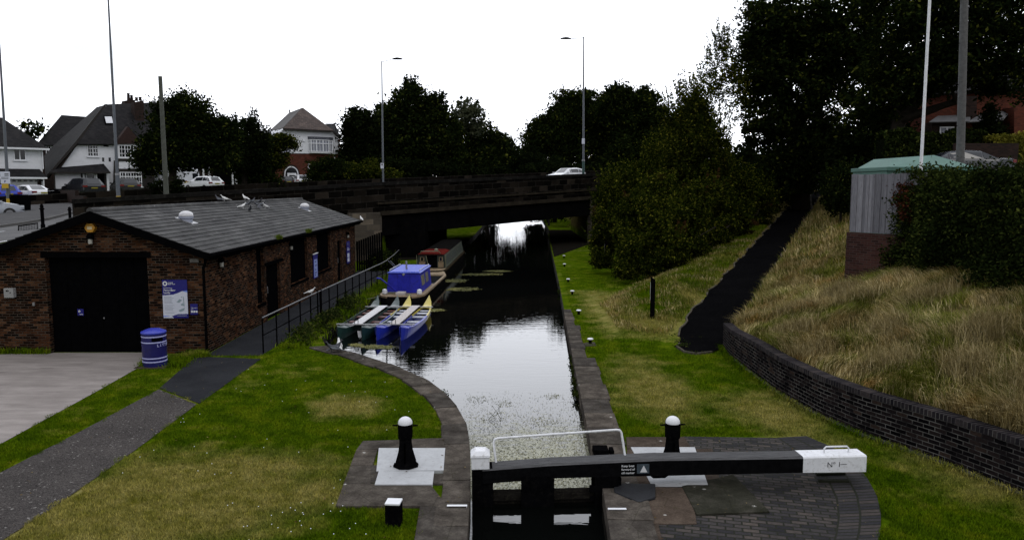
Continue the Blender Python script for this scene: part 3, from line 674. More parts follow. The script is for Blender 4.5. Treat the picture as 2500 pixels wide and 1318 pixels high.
# square bollard
q = GP(962, 1278); bo = thing('mooring_post', 'square black post with a white top on the near lawn', 'bollard', q, R(-4))
b = MB(); b.box(-.11, .11, -.105, .105, -.05, .32); b.build('post', M_BLACK, bo, bevel=.012)
b = MB(); b.box(-.112, .112, -.107, .107, .322, .352); b.build('painted_top', M_WHITEC, bo, bevel=.012)
# small mooring bollards along the towpath
br0 = thing('mooring_bollard', 'x', 'bollard'); b = MB(); b.lathe([(.05, -.05), (.05, .10), (.075, .14), (.08, .15)], 14); b.build('stem', M_BLACK, br0, smooth=True)
b = MB(); b.lathe([(.095, .151), (.10, .175), (.07, .195), (.02, .2)], 14); b.build('cap', M_WHITEC, br0, smooth=True)
MBL = ['nearest towpath bollard, white-topped on a small stone pad', 'second towpath bollard, white-topped in the grass', 'third white-topped bollard along the grassy towpath', 'fourth white-topped bollard, past the black marker post', 'fifth white-topped bollard towards the bridge', 'farthest white-topped bollard, near the bridge shade']
for i, (px, py) in enumerate(((1441, 840), (1413, 768), (1397, 719), (1387, 689), (1378, 651), (1377, 630))):
    o = br0 if i == 0 else copy_tree(br0); o.location = GP(px, py); tag(o, MBL[i], None, 'white-topped mooring bollards along the towpath')
slabs('stone_pavement', [((1426, 838), (1452, 836), (1456, 845), (1428, 846))], M_STONE, z=.03)
# cill markers: white painted L over the edge
def cill(px0, px1, py, edge, lab, sgn):
    a, c = GP(px0, py), GP(px1, py + 6); b = MB(); ye = (a.y + c.y) / 2
    xs = sorted((a.x, c.x)); b.box(xs[0], xs[1], ye - .028, ye + .028, .068, .074)
    xe = xs[1] if sgn > 0 else xs[0]
    b.box(min(xe, xe + sgn * .006), max(xe, xe + sgn * .006), ye - .028, ye + .028, -.19, .074)
    tag(b.build('cill_marker', M_WHITEC, origin=(a.x, ye, 0)), lab, 'painted marker', 'cill markers painted on the lock edges')
cill(1092, 1139, 1241, 0, 'white painted line over the lock edge beside the lawn', 1)
cill(1484, 1530, 1249, 0, 'white painted line over the lock edge beside the brown slab', -1)
# black marker posts
def marker(px, py, h, w_, lab, Yz=None):
    q = GP(px, py, 0) if Yz is None else AT(px, py, Yz); q.z = H(q.x, q.y); r = thing('marker_post', lab, 'post', q, R(-8))
    b = MB(); b.hexa([(-w_ / 2, -w_ / 2, -.1), (w_ / 2, -w_ / 2, -.1), (w_ / 2, w_ / 2, -.1), (-w_ / 2, w_ / 2, -.1)], [(-w_ / 2, -w_ / 2, h), (w_ / 2, -w_ / 2, h * .94), (w_ / 2, w_ / 2, h * .94), (-w_ / 2, w_ / 2, h)]); b.build('post', M_BLACK, r, bevel=.01)
    b = MB(); b.box(-w_ / 2 - .006, -w_ / 2 - .001, -w_ * .3, w_ * .3, h * .45, h * .88); b.build('number_strip', M_WHITEC, r)
marker(1592, 794, 1.50, .16, 'tall black timber marker post standing in the towpath grass')
marker(1479, 655, 1.7, .16, 'dark slim post half hidden by the shrubs near the bridge')
# ------------------------------------------------------------------ litter bin
q = GP(379, 893); bn = thing('litter_bin', 'round blue litter bin with white bands beside the garage door', 'litter bin', q)
M_BIN = pm('bin_blue', (.010, .009, .10), .35, .25, 3, .5, dirt=(.006, .006, .05)); M_BINT = pm('bin_lid_blue', (.028, .040, .36), .4, .1, 3, .5); M_BAND = pm('bin_band', (.36, .37, .62), .5, .12, 12)
b = MB(); b.lathe([(.30, -.02), (.305, .02), (.312, .10), (.315, .70), (.315, .93), (.30, .94)], 36); b.build('drum', M_BIN, bn, smooth=True)
b = MB(); b.lathe([(.325, .93), (.33, .965), (.31, .985), (.18, 1.04), (.05, 1.06)], 36); b.build('lid', M_BINT, bn, smooth=True)
for z in (.165, .265, .70, .855):
    b = MB(); n = 36
    b.lathe([(.316, z - .016), (.3195, z - .012), (.3195, z + .012), (.316, z + .016)], n); b.build('band', M_BAND, bn, smooth=True)
b = MB()
for k in range(10):
    a0 = R(-75 + k * 5.5); a1 = R(-75 + (k + 1) * 5.5)
    b.add([(.318 * math.cos(a), .318 * math.sin(a), z) for z in (.735, .83) for a in (a0, a1)], [(0, 1, 3, 2)])
b.build('aperture', M_BLACK, bn)
for start, word in ((-47, 'LITTER'), (-160 - 75, 'LITTER')):
    for i, ch in enumerate(word):
        a = R(start + i * 13); M4 = Matrix.Translation((.319 * math.cos(a), .319 * math.sin(a), .585)) @ Matrix.Rotation(a + R(90), 4, 'Z') @ Matrix.Rotation(R(90), 4, 'X')
        text(ch, .105, M_BAND, bn, M4, bold=.002, align='CENTER')
b = MB(); b.box(-.42, .42, -.36, .36, -.05, .03); o_ = b.build('base_slab', M_STONE_B, bn, bevel=.01)
# ------------------------------------------------------------------ brick workshop
XR, XL, Y0, Y1 = -9.05, -15.3, 22.15, 43.6; XM = -12.15; ZE, ZR = 3.10, 4.22
M_BR = brick('workshop_brick', [(0, (.005, .004, .0034)), (.3, (.014, .0075, .005)), (.55, (.033, .0145, .008)), (.8, (.064, .027, .013)), (1, (.11, .058, .032))], (.058, .047, .038), .225, .075, .012, mfade=.75, stain=.8, bump=.6, spec=.05)
ws = thing('brick_workshop', 'long low brown-brick workshop with a grey tiled roof beside the canal', 'building', (XM, Y0, 0))
def wallholes(b, poly, holes, mapf, depth, jamb=True):
    P_, F_ = cdt(poly, (), holes); b.add([mapf(p[0], p[1], 0) for p in P_], F_)
    for h in holes:
        n = len(h); b.add([mapf(p[0], p[1], 0) for p in h] + [mapf(p[0], p[1], depth) for p in h], [(i, (i + 1) % n, n + (i + 1) % n, n + i) for i in range(n)])
def rc(x0, x1, z0, z1): return [(x0, z0), (x1, z0), (x1, z1), (x0, z1)]
# gable openings (x, z) and side openings (y, z) read from the survey
gz = lambda px, py: (AT(px, py, Y0).x, AT(px, py, Y0).z)
dx0, dz1 = gz(108, 603); dx1, _ = gz(357, 603)
side = lambda px, py: (XR * ray(px, py).y / ray(px, py).x, CH + ray(px, py).z * XR / ray(px, py).x)
b = MB()
wallholes(b, [(XL, -.1), (XR, -.1), (XR, ZE), (XM, ZR - .06), (XL, ZE)], [rc(dx0, dx1, -.05, 2.98)], lambda u, v, d: (u, Y0 + d, v), .22)
sh = []
def sidebox(pa, pb, z0, z1): sh.append(rc(side(pa, 700)[0], side(pb, 700)[0], z0, z1)); return sh[-1]
door1 = sidebox(651, 684, -.05, 2.02)
slot = sidebox(628, 645, .75, 2.75)
win1 = sidebox(711, 752, .95, 2.78); win2 = sidebox(776, 808, .95, 2.78)
door2 = sidebox(826, 836, -.05, 2.15)
wallholes(b, [(Y0, -.1), (Y1, -.1), (Y1, ZE), (Y0, ZE)], sh, lambda u, v, d: (XR - d, u, v), .14)
b.add([(XL, Y0, -.1), (XL, Y1, -.1), (XL, Y1, ZE), (XL, Y0, ZE)], [(0, 1, 2, 3)])
b.add([(XL, Y1, -.1), (XR, Y1, -.1), (XR, Y1, ZE), (XM, Y1, ZR - .06), (XL, Y1, ZE)], [(0, 1, 2, 3, 4)])
b.build('wall', M_BR, ws, world=True)
M_STEEL = pm('black_steel', (.0022, .0022, .0026), .6, .3, 5, .05)
b = MB(); b.box(dx0, dx1, Y0 + .18, Y0 + .2, -.02, 2.98)
for k in range(1, 6): xx = dx0 + (dx1 - dx0) * k / 6; b.box(xx - .012, xx + .012, Y0 + .165, Y0 + .18, 0, 2.8)
gd = b.build('garage_door', M_STEEL, ws, world=True)
b = MB(); xm_ = gz(243, 700)[0]; b.box(xm_ - .015, xm_ + .015, Y0 + .13, Y0 + .165, 1.02, 1.06); o = b.build('handle', M_GALV, gd); o.location = -Vector((XM, Y0, 0))
b = MB(); b.box(dx0 - .12, dx1 + .12, Y0 - .02, Y0 + .1, 2.86, 3.03); b.build('lintel', M_STEEL, ws, world=True)
for (ds, nm, zz_) in ((door1, 'door', 2.02), (door2, 'door', 2.15)):
    y0, y1 = ds[0][0], ds[1][0]; b = MB(); b.box(XR - .12, XR - .10, y0, y1, -.02, zz_); o = b.build(nm, M_STEEL, ws, world=True)
    b = MB(); b.tube([(XR - .09, y0 + .2, 1.0), (XR - .03, y0 + .2, 1.0), (XR - .03, y0 + .2, 1.25), (XR - .09, y0 + .2, 1.25)], .012, 6); hh = b.build('handle', M_GALV, o, world=False); hh.location = -Vector((XM, Y0, 0))
b = MB(); b.box(XR - .01, XR + .06, door1[0][0] - .15, door1[1][0] + .3, 2.04, 2.16); b.build('door_hood', M_STEEL, ws, world=True, bevel=.01)
for ds in (slot, win1, win2):
    y0, y1, z0, z1 = ds[0][0], ds[1][0], ds[0][1], ds[2][1]; b = MB(); b.box(XR - .12, XR - .10, y0, y1, z0, z1); o = b.build('window_shutter', M_STEEL, ws, world=True)
    b = MB(); b.box(XR - .02, XR + .05, y0 - .06, y1 + .06, z0 - .10, z0 - .005); b.build('sill', M_STEEL, ws, world=True, bevel=.01)
# roof: overlapping courses of concrete tiles
t = NT('roof_tile'); g = t.n('ShaderNodeNewGeometry'); P = t.n('ShaderNodeTexCoord').outputs['Object']
c = t.ramp(t.noise(P, 1.6, 7, .7, (1.4, .6, 1)), [(.3, (.028, .028, .029)), (.5, (.054, .054, .054)), (.72, (.092, .092, .092))])
c = t.mix(.55, c, t.ramp(g.outputs['Random Per Island'], [(0, (.68, .68, .70)), (1, (1.28, 1.27, 1.25))]), 'MULTIPLY')
c = t.mix(.8, c, t.ramp(t.noise(P, 24, 5, .8), [(.3, (.65, .65, .65)), (.7, (1.25, 1.25, 1.25))]), 'MULTIPLY')
v = t.n('ShaderNodeTexVoronoi'); v.inputs['Scale'].default_value = 3.2; t.l(P, v.inputs[0])
drop = t.math('MULTIPLY', t.ramp(v.outputs[0], [(.07, (1, 1, 1)), (.12, (0, 0, 0))]), t.ramp(t.noise(P, .45, 2), [(.48, (0, 0, 0)), (.58, (1, 1, 1))]))
c = t.mix(drop, c, (.26, .26, .25)); t.bump(t.noise(P, 30, 5, .8), .4, .01); M_TILE = t.fin(c, .9, .1)
OV = .28; ex = XR + OV; slope = (ZR - ZE) / (XR - XM); nC = 14
for sgn in (1, -1):
    b = MB(); run = (XR - XM) + OV
    for i in range(nC):
        a0 = run * i / nC; a1 = run * (i + 1) / nC + .03; y = Y0 - .3; k = 0; off = (i % 2) * .17
        while y < Y1 + .3:
            w_ = (.34 if k or not off else .17) * 3; e = min(y + w_ - .004, Y1 + .3); dz = rnd.uniform(-.004, .004)
            za, zb2 = ZR - a0 * slope, ZR - a1 * slope; xa, xb = XM + sgn * a0, XM + sgn * a1
            b.hexa([(xa, y, za - .015), (xb, y, zb2 + .014), (xb, e, zb2 + .014), (xa, e, za - .015)], [(xa, y, za + .006), (xb, y, zb2 + .034 + dz), (xb, e, zb2 + .034 + dz), (xa, e, za + .006)]); y += w_; k += 1
    b.build('roof_slope', M_TILE, ws, world=True)
b = MB(); y = Y0 - .3
while y < Y1 + .3:
    e = min(y + .44, Y1 + .3); b.tube([(XM, y, ZR + .0), (XM, e, ZR + .0)], [.10, .108], 12); y += .45
b.build('ridge_tiles', M_TILE, ws, world=True)
b = MB()
for sgn in (1, -1):
    xe = XM + sgn * (run + .0); ze = ZR - run * slope
    for yy in (Y0 - .315, Y1 + .29):
        b.hexa([(XM, yy, ZR - .26), (xe, yy, ze - .2), (xe, yy + .03, ze - .2), (XM, yy + .03, ZR - .26)], [(XM, yy, ZR + .0), (xe, yy, ze + .0), (xe, yy + .03, ze + .0), (XM, yy + .03, ZR + .0)])
    b.box(min(xe - sgn * .02, xe), max(xe - sgn * .02, xe), Y0 - .28, Y1 + .28, ze - .19, ze + .01)
b.build('bargeboard', M_STEEL, ws, world=True)
b = MB(); xe = XM + run; ze = ZR - run * slope; b.tube([(xe + .05, Y0 - .3, ze - .06), (xe + .05, Y1 + .5, ze - .06)], .055, 8); b.build('gutter', M_STEEL, ws, world=True)
b = MB(); b.tube([(XR + .06, Y0 + .02, ze - .06), (XR + .045, Y0 - .05, ze - .35), (XR - .0, Y0 - .06, ze - .45), (XR - .0, Y0 - .06, 0)], .042, 8); b.build('drainpipe', M_STEEL, ws, world=True, smooth=True)
b = MB(); q = gz(478, 648); b.box(q[0] - .16, q[0] + .1, Y0 - .03, Y0 + .02, 2.72, 2.82); b.build('corbel', pm('mortar_patch', (.14, .13, .12), .9, .3, 9), ws, world=True)
# roof sun domes
def dome(px, py, lab):
    # intersect with the canal-side roof plane
    r = ray(px, py); k = (ZR + slope * XM - CH) / (r.z + slope * r.x); p = Vector((r.x * k, r.y * k, CH + r.z * k))
    d = thing('roof_vent', lab, 'roof vent', p, 0, 'domed vents on the workshop roof')
    b = MB(); b.hexa([(-.28, -.25, .30 * slope - .02), (.3, -.25, -.3 * slope - .02), (.3, .25, -.3 * slope - .02), (-.28, .25, .28 * slope - .02)], [(-.28, -.25, .3 * slope + .045), (.3, -.25, -.3 * slope + .045), (.3, .25, -.3 * slope + .045), (-.28, .25, .28 * slope + .045)]); b.build('flashing', M_GALV, d)
    b = MB(); b.lathe([(.2, -.02), (.2, .10), (.235, .11), (.235, .17), (.2, .18)], 24); b.build('collar', pm('vent_grey', (.27, .29, .36), .5, .15, 12), d, smooth=True)
    b = MB(); b.lathe([(.23, .181), (.235, .20), (.215, .27), (.16, .32), (.08, .35), (.01, .358)], 24); b.build('dome', pm('vent_white', (.52, .52, .54), .4, .12, 9), d, smooth=True)
dome(455, 541, 'white domed roof vent nearer the gable end'); dome(744, 513, 'white domed roof vent near the far end of the roof')
# gable alarm box and lights
q = AT(224, 556, Y0 - .02); al_ = thing('alarm_box', 'yellow hexagonal alarm box high on the brick gable', 'alarm box', q)
b = MB(); hx = [(.16 * math.cos(R(a)), .15 * math.sin(R(a))) for a in range(0, 360, 60)]; b.hexa([(x, -.12, z) for x, z in hx], [(x, .02, z) for x, z in hx]); b.build('housing', pm('alarm_yellow', (.42, .20, .02), .4, .2, 9), al_, bevel=.015)
b = MB(); b.box(-.07, .07, -.125, -.121, -.045, .04); b.build('label', pm('alarm_label', (.55, .45, .28), .5, .1, 30), al_)
def lamp(p, facing, lab, grp='bulkhead lamps on the workshop'):
    l = thing('wall_lamp', lab, 'wall lamp', p, 0 if facing == 'y' else R(90), grp)
    b = MB(); b.box(-.08, .08, -.14, .02, -.06, .05); b.hexa([(-.07, -.13, .05), (.07, -.13, .05), (.07, 0, .05), (-.07, 0, .05)], [(-.05, -.08, .10), (.05, -.08, .10), (.05, 0, .10), (-.05, 0, .10)]); b.build('bracket', M_STEEL, l, bevel=.008)
    b = MB(); b.lathe([(.045, -.21), (.058, -.2), (.062, -.07), (.05, -.062)], 14, (0, -.07)); b.build('lens', pm('lamp_lens', (.33, .32, .29), .3, .1, 9), l, smooth=True)
lamp(AT(223, 578, Y0 - .01), 'y', 'lamp with a pale lens below the alarm box on the gable')
def S(px, py, off=.01): y, z = side(px, py); return Vector((XR + off, y, z))
lamp(S(534, 635), 'x', 'wall lamp on the side wall nearest the drainpipe'); lamp(S(706, 597), 'x', 'wall lamp beside the first shuttered window'); lamp(S(846, 571), 'x', 'wall lamp above the tall blue sign at the far end')
q = AT(29, 714, Y0 - .01); cb = thing('meter_box', 'small grey metal box on the brick gable left of the door', 'meter box', q)
b = MB(); b.box(-.15, .13, -.14, .0, -.14, .14); b.build('case', pm('box_grey', (.25, .25, .25), .4, .12, 9), cb, bevel=.01)
b = MB(); b.tube([(-.05, -.155, .07), (-.05, -.139, .07)], .022, 8); b.tube([(-.01, -.15, .07), (-.01, -.139, .07)], .015, 8); b.box(.03, .06, -.145, -.1395, -.0, .03); b.build('lock', M_STEEL, cb)
q = AT(83, 742, Y0 - .005); ks = tag(MB().box(-.03, .03, -.03, 0, -.05, .05).box(-.02, .02, -.036, -.031, .0, .03).build('key_safe', M_GALV, origin=(0, 0, 0)), 'tiny key safe on the brickwork left of the garage door', 'key safe'); ks.location = q
# ------------------------------------------------------------------ signs
def ringlogo(b, cx, cz, r, y, n=28, mi=0):
    for k in range(n):
        a0, a1 = 2 * math.pi * k / n, 2 * math.pi * (k + 1) / n; ri = r * .48
        b.hexa([(cx + r * math.cos(a0), y, cz + r * math.sin(a0)), (cx + r * math.cos(a1), y, cz + r * math.sin(a1)), (cx + ri * math.cos(a1), y, cz + r * .0 + ri * math.sin(a1)), (cx + ri * math.cos(a0), y, cz + ri * math.sin(a0))],
               [(cx + r * math.cos(a0), y - .002, cz + r * math.sin(a0)), (cx + r * math.cos(a1), y - .002, cz + r * math.sin(a1)), (cx + ri * math.cos(a1), y - .002, cz + ri * math.sin(a1)), (cx + ri * math.cos(a0), y - .002, cz + ri * math.sin(a0))])
pa, pb_ = AT(395, 683, Y0 - .03), AT(460, 776, Y0 - .03); sw, shh = pb_.x - pa.x, pa.z - pb_.z
sg = thing('information_board', 'tall blue and white welcome board on the brick gable', 'sign', (pa.x, Y0 - .03, pb_.z))
b = MB(); b.box(0, sw, 0, .02, 0, shh); b.build('panel', M_NAVY, sg)
def shape(pl, y0, y1, nm, m, par):
    b = MB(); b.hexa([(x * sw, y0, z * shh) for x, z in pl], [(x * sw, y1, z * shh) for x, z in pl]); return b.build(nm, m, par)
top = [(0, .595), (.2, .60), (.42, .612), (.6, .65), (.78, .70), (1, .715)]
shape([(0, .0), (.42, .0), (.33, .045), (.5, .085), (.6, .105), (1, .108)] + top[::-1], -.001, -.004, 'white_field', M_SIGNW, sg)
shape([(.8, .705), (1, .672), (1, .725)], -.006, -.0045, 'wave', M_SKYB, sg); shape([(0, .03), (.3, .045), (.1, .06), (0, .058)], -.006, -.0045, 'wave', M_SKYB, sg)
b = MB(); ringlogo(b, .12 * sw, .90 * shh, .062 * shh, -.002); b.build('emblem', M_TXTW, sg)
text('Canal &', .045, M_TXTW, sg, face_m(.24 * sw, -.003, .915 * shh), bold=.001); text('River Trust', .045, M_TXTW, sg, face_m(.24 * sw, -.003, .875 * shh), bold=.001)
text('Welcome to', .05, M_TXTW, sg, face_m(.05 * sw, -.003, .775 * shh)); text('Perry Barr', .082, M_TXTW, sg, face_m(.05 * sw, -.003, .705 * shh), bold=.0015); text('Locks', .082, M_TXTW, sg, face_m(.05 * sw, -.003, .64 * shh), bold=.0015)
b = MB()
for k in range(14):
    if k in (6, 12): continue
    z = .55 - k * .032; b.box(.06 * sw, (.06 + .40 * rnd.uniform(.75, 1)) * sw, -.006, -.0045, z * shh, (z + .010) * shh)
b.box(.55 * sw, .94 * sw, -.006, -.0045, .055 * shh, .068 * shh); b.build('text_lines', M_PRINT, sg)
b = MB()
for pl in ([(.72, .55), (.8, .57), (.78, .53)], [(.55, .42), (.68, .50), (.78, .47), (.66, .40)], [(.72, .36), (.82, .40), (.84, .32), (.74, .33)], [(.62, .2), (.78, .25), (.88, .27), (.84, .2), (.68, .16)], [(.82, .56), (.85, .56), (.87, .3), (.84, .3)]):
    b.hexa([(x * sw, -.006, z * shh) for x, z in pl], [(x * sw, -.0045, z * shh) for x, z in pl])
b.build('map_drawing', pm('map_grey', (.22, .28, .31), .6, .2, 30), sg)
q0, q1 = AT(464, 742, Y0 - .03), AT(483, 768, Y0 - .03); s2 = thing('notice_sign', 'small blue notice plate between the welcome board and drainpipe', 'sign', (q0.x, Y0 - .03, q1.z)); w2, h2 = q1.x - q0.x, q0.z - q1.z
MB().box(0, w2, 0, .02, 0, h2).build('panel', M_NAVY, s2)
text('Take extra', .042, M_TXTW, s2, face_m(.02, -.002, .60 * h2)); text('care', .042, M_TXTW, s2, face_m(.02, -.002, .46 * h2))
b = MB(); [b.box(.02 + k * .068, .02 + k * .068 + .055, -.004, -.001, .2 * h2, .38 * h2) for k in range(3)]; b.build('pictograms', M_TXTW, s2)
q0, q1 = AT(189, 754, Y0 + .15), AT(205, 770, Y0 + .15); s3 = thing('door_notice', 'tiny blue square notice on the black garage door', 'sign', (q0.x, Y0 + .14, q1.z)); w3, h3 = q1.x - q0.x, q0.z - q1.z
MB().box(0, w3, 0, .015, 0, h3).build('panel', M_NAVY, s3); b = MB(); ringlogo(b, .06, h3 * .65, .032, -.002, 16); b.box(.06, w3 * .9, -.003, -.001, .03, .045); b.build('emblem', M_TXTW, s3)
def side_sign(name, pxa, pya, pxb, pyb, lab, rounded=False, txt=()):
    y0, zt = side(pxa, pya); y1, zb3 = side(pxb, pyb); o = thing(name, lab, 'sign', (XR + .03, y0, zb3), R(90)); wd, ht = y1 - y0, zt - zb3
    b = MB()
    if rounded: pl = [(0, .03), (.2, 0), (.8, 0), (1, .06), (1, .45), (.9, .55), (1, .65), (1, .95), (.8, 1), (.2, 1), (0, .95)]
    else: pl = [(0, 0), (1, 0), (1, 1), (0, 1)]
    b.hexa([(x * wd, -.02, z * ht) for x, z in pl], [(x * wd, .0, z * ht) for x, z in pl]); b.build('panel', M_NAVY, o); return o, wd, ht
o, wd, ht = side_sign('notice_board', 762, 622, 774, 676, 'blue framed notice board between the two shuttered windows')
b = MB(); b.box(.12 * wd, .88 * wd, -.024, -.021, .04 * ht, .78 * ht); b.build('paper', pm('paper_blue', (.22, .27, .50), .6, .2, 8), o)
b = MB(); [b.box(rnd.uniform(.2, .35) * wd, rnd.uniform(.5, .8) * wd, -.028, -.0245, z * ht, (z + .05) * ht) for z in (.1, .2, .33, .5, .66)]; b.build('print', M_NAVY, o)
b = MB(); b.box(-.03, wd + .03, -.05, .0, ht + .002, ht + .04); b.build('hood', M_WHITE, o)
o, wd, ht = side_sign('notice_board', 844, 590, 853, 641, 'tall blue shaped sign beyond the last workshop door', True)
b = MB(); b.box(.15 * wd, .75 * wd, -.024, -.021, .08 * ht, .25 * ht); b.box(.15 * wd, .75 * wd, -.024, -.021, .28 * ht, .46 * ht); b.box(.15 * wd, .8 * wd, -.024, -.021, .60 * ht, .64 * ht); b.box(.15 * wd, .6 * wd, -.024, -.021, .68 * ht, .71 * ht); b.build('print', M_SIGNW, o)
b = MB(); ringlogo(b, .3 * wd, .88 * ht, .035 * ht, -.021, 16); b.build('emblem', M_TXTW, o)
# ------------------------------------------------------------------ path railing
rl = thing('path_railing', 'black metal railing with a mid rail along the waterside path', 'railing', (-7.35, 22.1, 0))
ln = [(-7.38, 22.1), (-7.15, 28), (-6.85, 34), (-6.6, 39), (-6.75, 43), (-7.0, 47)]
M_RAILM = pm('railing_paint', (.030, .030, .034), .4, .3, 12, .5)
tot = sum(math.dist(a, c) for a, c in zip(ln[:-1], ln[1:])); d = 0; b2 = MB(); ks_ = 0
pts = []
while d < tot:
    (x, y), _ = lerp_line(ln, d); pts.append((x, y)); d += 1.17
for i, (x, y) in enumerate(pts):
    MB().tube([(x, y, -.1), (x, y, 1.06)], .024, 8).build('post', M_BLACK, rl, world=True, smooth=True)
for dd in (5.55, 6.0):
    (x, y), _ = lerp_line(ln, dd); MB().tube([(x, y, -.1), (x, y, 1.14)], .028, 8).build('post', M_BLACK, rl, world=True, smooth=True)
MB().tube([(x, y, 1.075) for x, y in pts], .024, 8).build('top_rail', M_RAILM, rl, world=True, smooth=True)
MB().tube([(x, y, .55) for x, y in pts], .017, 8).build('mid_rail', M_BLACK, rl, world=True, smooth=True)
# ------------------------------------------------------------------ boats
M_GRNH = pm('canoe_green', (.012, .035, .032), .35, .3, 6, .5); M_BLUH = pm('canoe_blue', (.016, .028, .33), .3, .12, 6, .5); M_YELH = pm('canoe_yellow', (.42, .34, .035), .35, .15, 6, .5)
M_PLANK = pm('deck_plank', (.50, .50, .52), .6, .12, 5, dirt=(.36, .35, .33)); M_PLANK2 = pm('deck_plank_warm', (.40, .37, .36), .6, .12, 5, dirt=(.30, .28, .26)); M_SEATW = pm('seat_grey', (.42, .44, .50), .5, .15, 7); M_SEATR = pm('seat_red', (.10, .035, .030), .5, .3, 7)
M_INS = pm('hull_inside', (.016, .018, .022), .6, .4, 6)
def canoe_stations(Ln=6.0, n=22):
    st = []
    for i in range(n + 1):
        t = i / n; y = t * Ln; w_ = .33 * min(1, (math.sin(math.pi * min(max(t, .0), 1)) ** .55) * 1.02)
        w_ = max(w_, .012); z = .0 + .10 * (2 * t - 1) ** 2 + (.10 * max(0, (.10 - t) / .10) ** 1.5) + (.30 * max(0, (t - .88) / .12) ** 1.6)
        st.append((y, w_, z))
    return st
def canoe(root, cx, mats, seatm, inside):
    st = canoe_stations(); b = MB(); b.uv = None; n = len(st)
    def sec(y, w_, z):
        kz = -.30 - .12 * (1 if .06 < y / 6 < .94 else 0)
        return [(cx - w_, y, z), (cx - w_ * .92, y, z - .16), (cx - w_ * .45, y, kz + .02), (cx, y, kz), (cx + w_ * .45, y, kz + .02), (cx + w_ * .92, y, z - .16), (cx + w_, y, z)]
    for i in range(n - 1):
        a, c = sec(*st[i]), sec(*st[i + 1]); mi = 0 if i < n * .56 else 1
        b.add(a + c, [(k, k + 1, 7 + k + 1, 7 + k) for k in range(6)], mi)
        # rim / inside / end decks
        (y0, w0, z0), (y1, w1, z1) = st[i], st[i + 1]; t = (i + .5) / (n - 1)
        if t < .17 or t > .84:
            b.add([(cx - w0, y0, z0), (cx, y0, z0 + .05), (cx + w0, y0, z0), (cx - w1, y1, z1), (cx, y1, z1 + .05), (cx + w1, y1, z1)], [(0, 1, 4, 3), (1, 2, 5, 4)], mi)
        else:
            for s_ in (-1, 1):
                b.add([(cx + s_ * w0, y0, z0), (cx + s_ * (w0 - .055), y0, z0 + .012), (cx + s_ * (w0 - .065), y0, z0 - .05), (cx + s_ * w1, y1, z1), (cx + s_ * (w1 - .055), y1, z1 + .012), (cx + s_ * (w1 - .065), y1, z1 - .05)], [(0, 1, 4, 3), (1, 2, 5, 4)], mi)
    b.build('hull', mats, root, smooth=True)
    b = MB()
    for i in range(n - 1):
        t = (i + .5) / (n - 1)
        if t < .17 or t > .84: continue
        (y0, w0, z0), (y1, w1, z1) = st[i], st[i + 1]
        b.add([(cx - w0 + .066, y0, z0 - .04), (cx - w0 + .11, y0, -.22), (cx + w0 - .11, y0, -.22), (cx + w0 - .066, y0, z0 - .04), (cx - w1 + .066, y1, z1 - .04), (cx - w1 + .11, y1, -.22), (cx + w1 - .11, y1, -.22), (cx + w1 - .066, y1, z1 - .04)], [(0, 1, 5, 4), (1, 2, 6, 5), (2, 3, 7, 6)])
    b.build('inside', inside, root)
    for y in (1.12, 1.8, 2.5, 3.6, 4.3, 4.8):
        i = min(range(n), key=lambda k: abs(st[k][0] - y)); w_ = st[i][1]; z = st[i][2]
        MB().box(cx - w_ + .07, cx + w_ - .07, y - .11, y + .11, z - .09, z - .055).build('thwart', seatm, root)
def raft(x, y, rz, m, seatm, plank, lab, inside):
    r = thing('twin_canoe', lab, 'canoe', (x, y, 0), rz, 'twin canoes moored side by side')
    for cx in (-.42, .42): canoe(r, cx, m, seatm, inside)
    b = MB(); b.box(-.17, .17, .95, 5.15, .115, .14); b.build('deck_plank', plank, r, bevel=.006)
    b = MB(); b.box(-.72, .72, .93, 1.02, .10, .135); b.box(-.72, .72, 5.0, 5.09, .085, .112); b.build('cross_beam', M_GALV, r)
    b = MB(); b.tube([(-.09, 1.0, .13), (-.09, 1.0, .27), (-.05, 1.0, .31), (.0, 1.0, .31), (.04, 1.0, .27), (.04, 1.0, .13)], .014, 6); b.build('mooring_hoop', M_STEEL, r); return r
r1 = raft(-5.52, 25.35, R(-3.2), [M_GRNH, M_GRNH], M_SEATR, M_PLANK, 'dark green twin canoe with a white plank between its hulls', M_INS)
b = MB(); b.add([(.20, .28, .02), (.40, .22, .02), (.42, .2, -.2), (.24, .24, -.2)], [(0, 1, 2, 3)]); b.build('registration_plate', M_PLANK, r1)
raft(-4.20, 25.35, R(-3.2), [M_BLUH, M_YELH], M_SEATW, M_PLANK2, 'twin canoe with blue fronts, yellow tails and a pale plank', pm('inside_blue', (.02, .03, .12), .5, .3, 6))
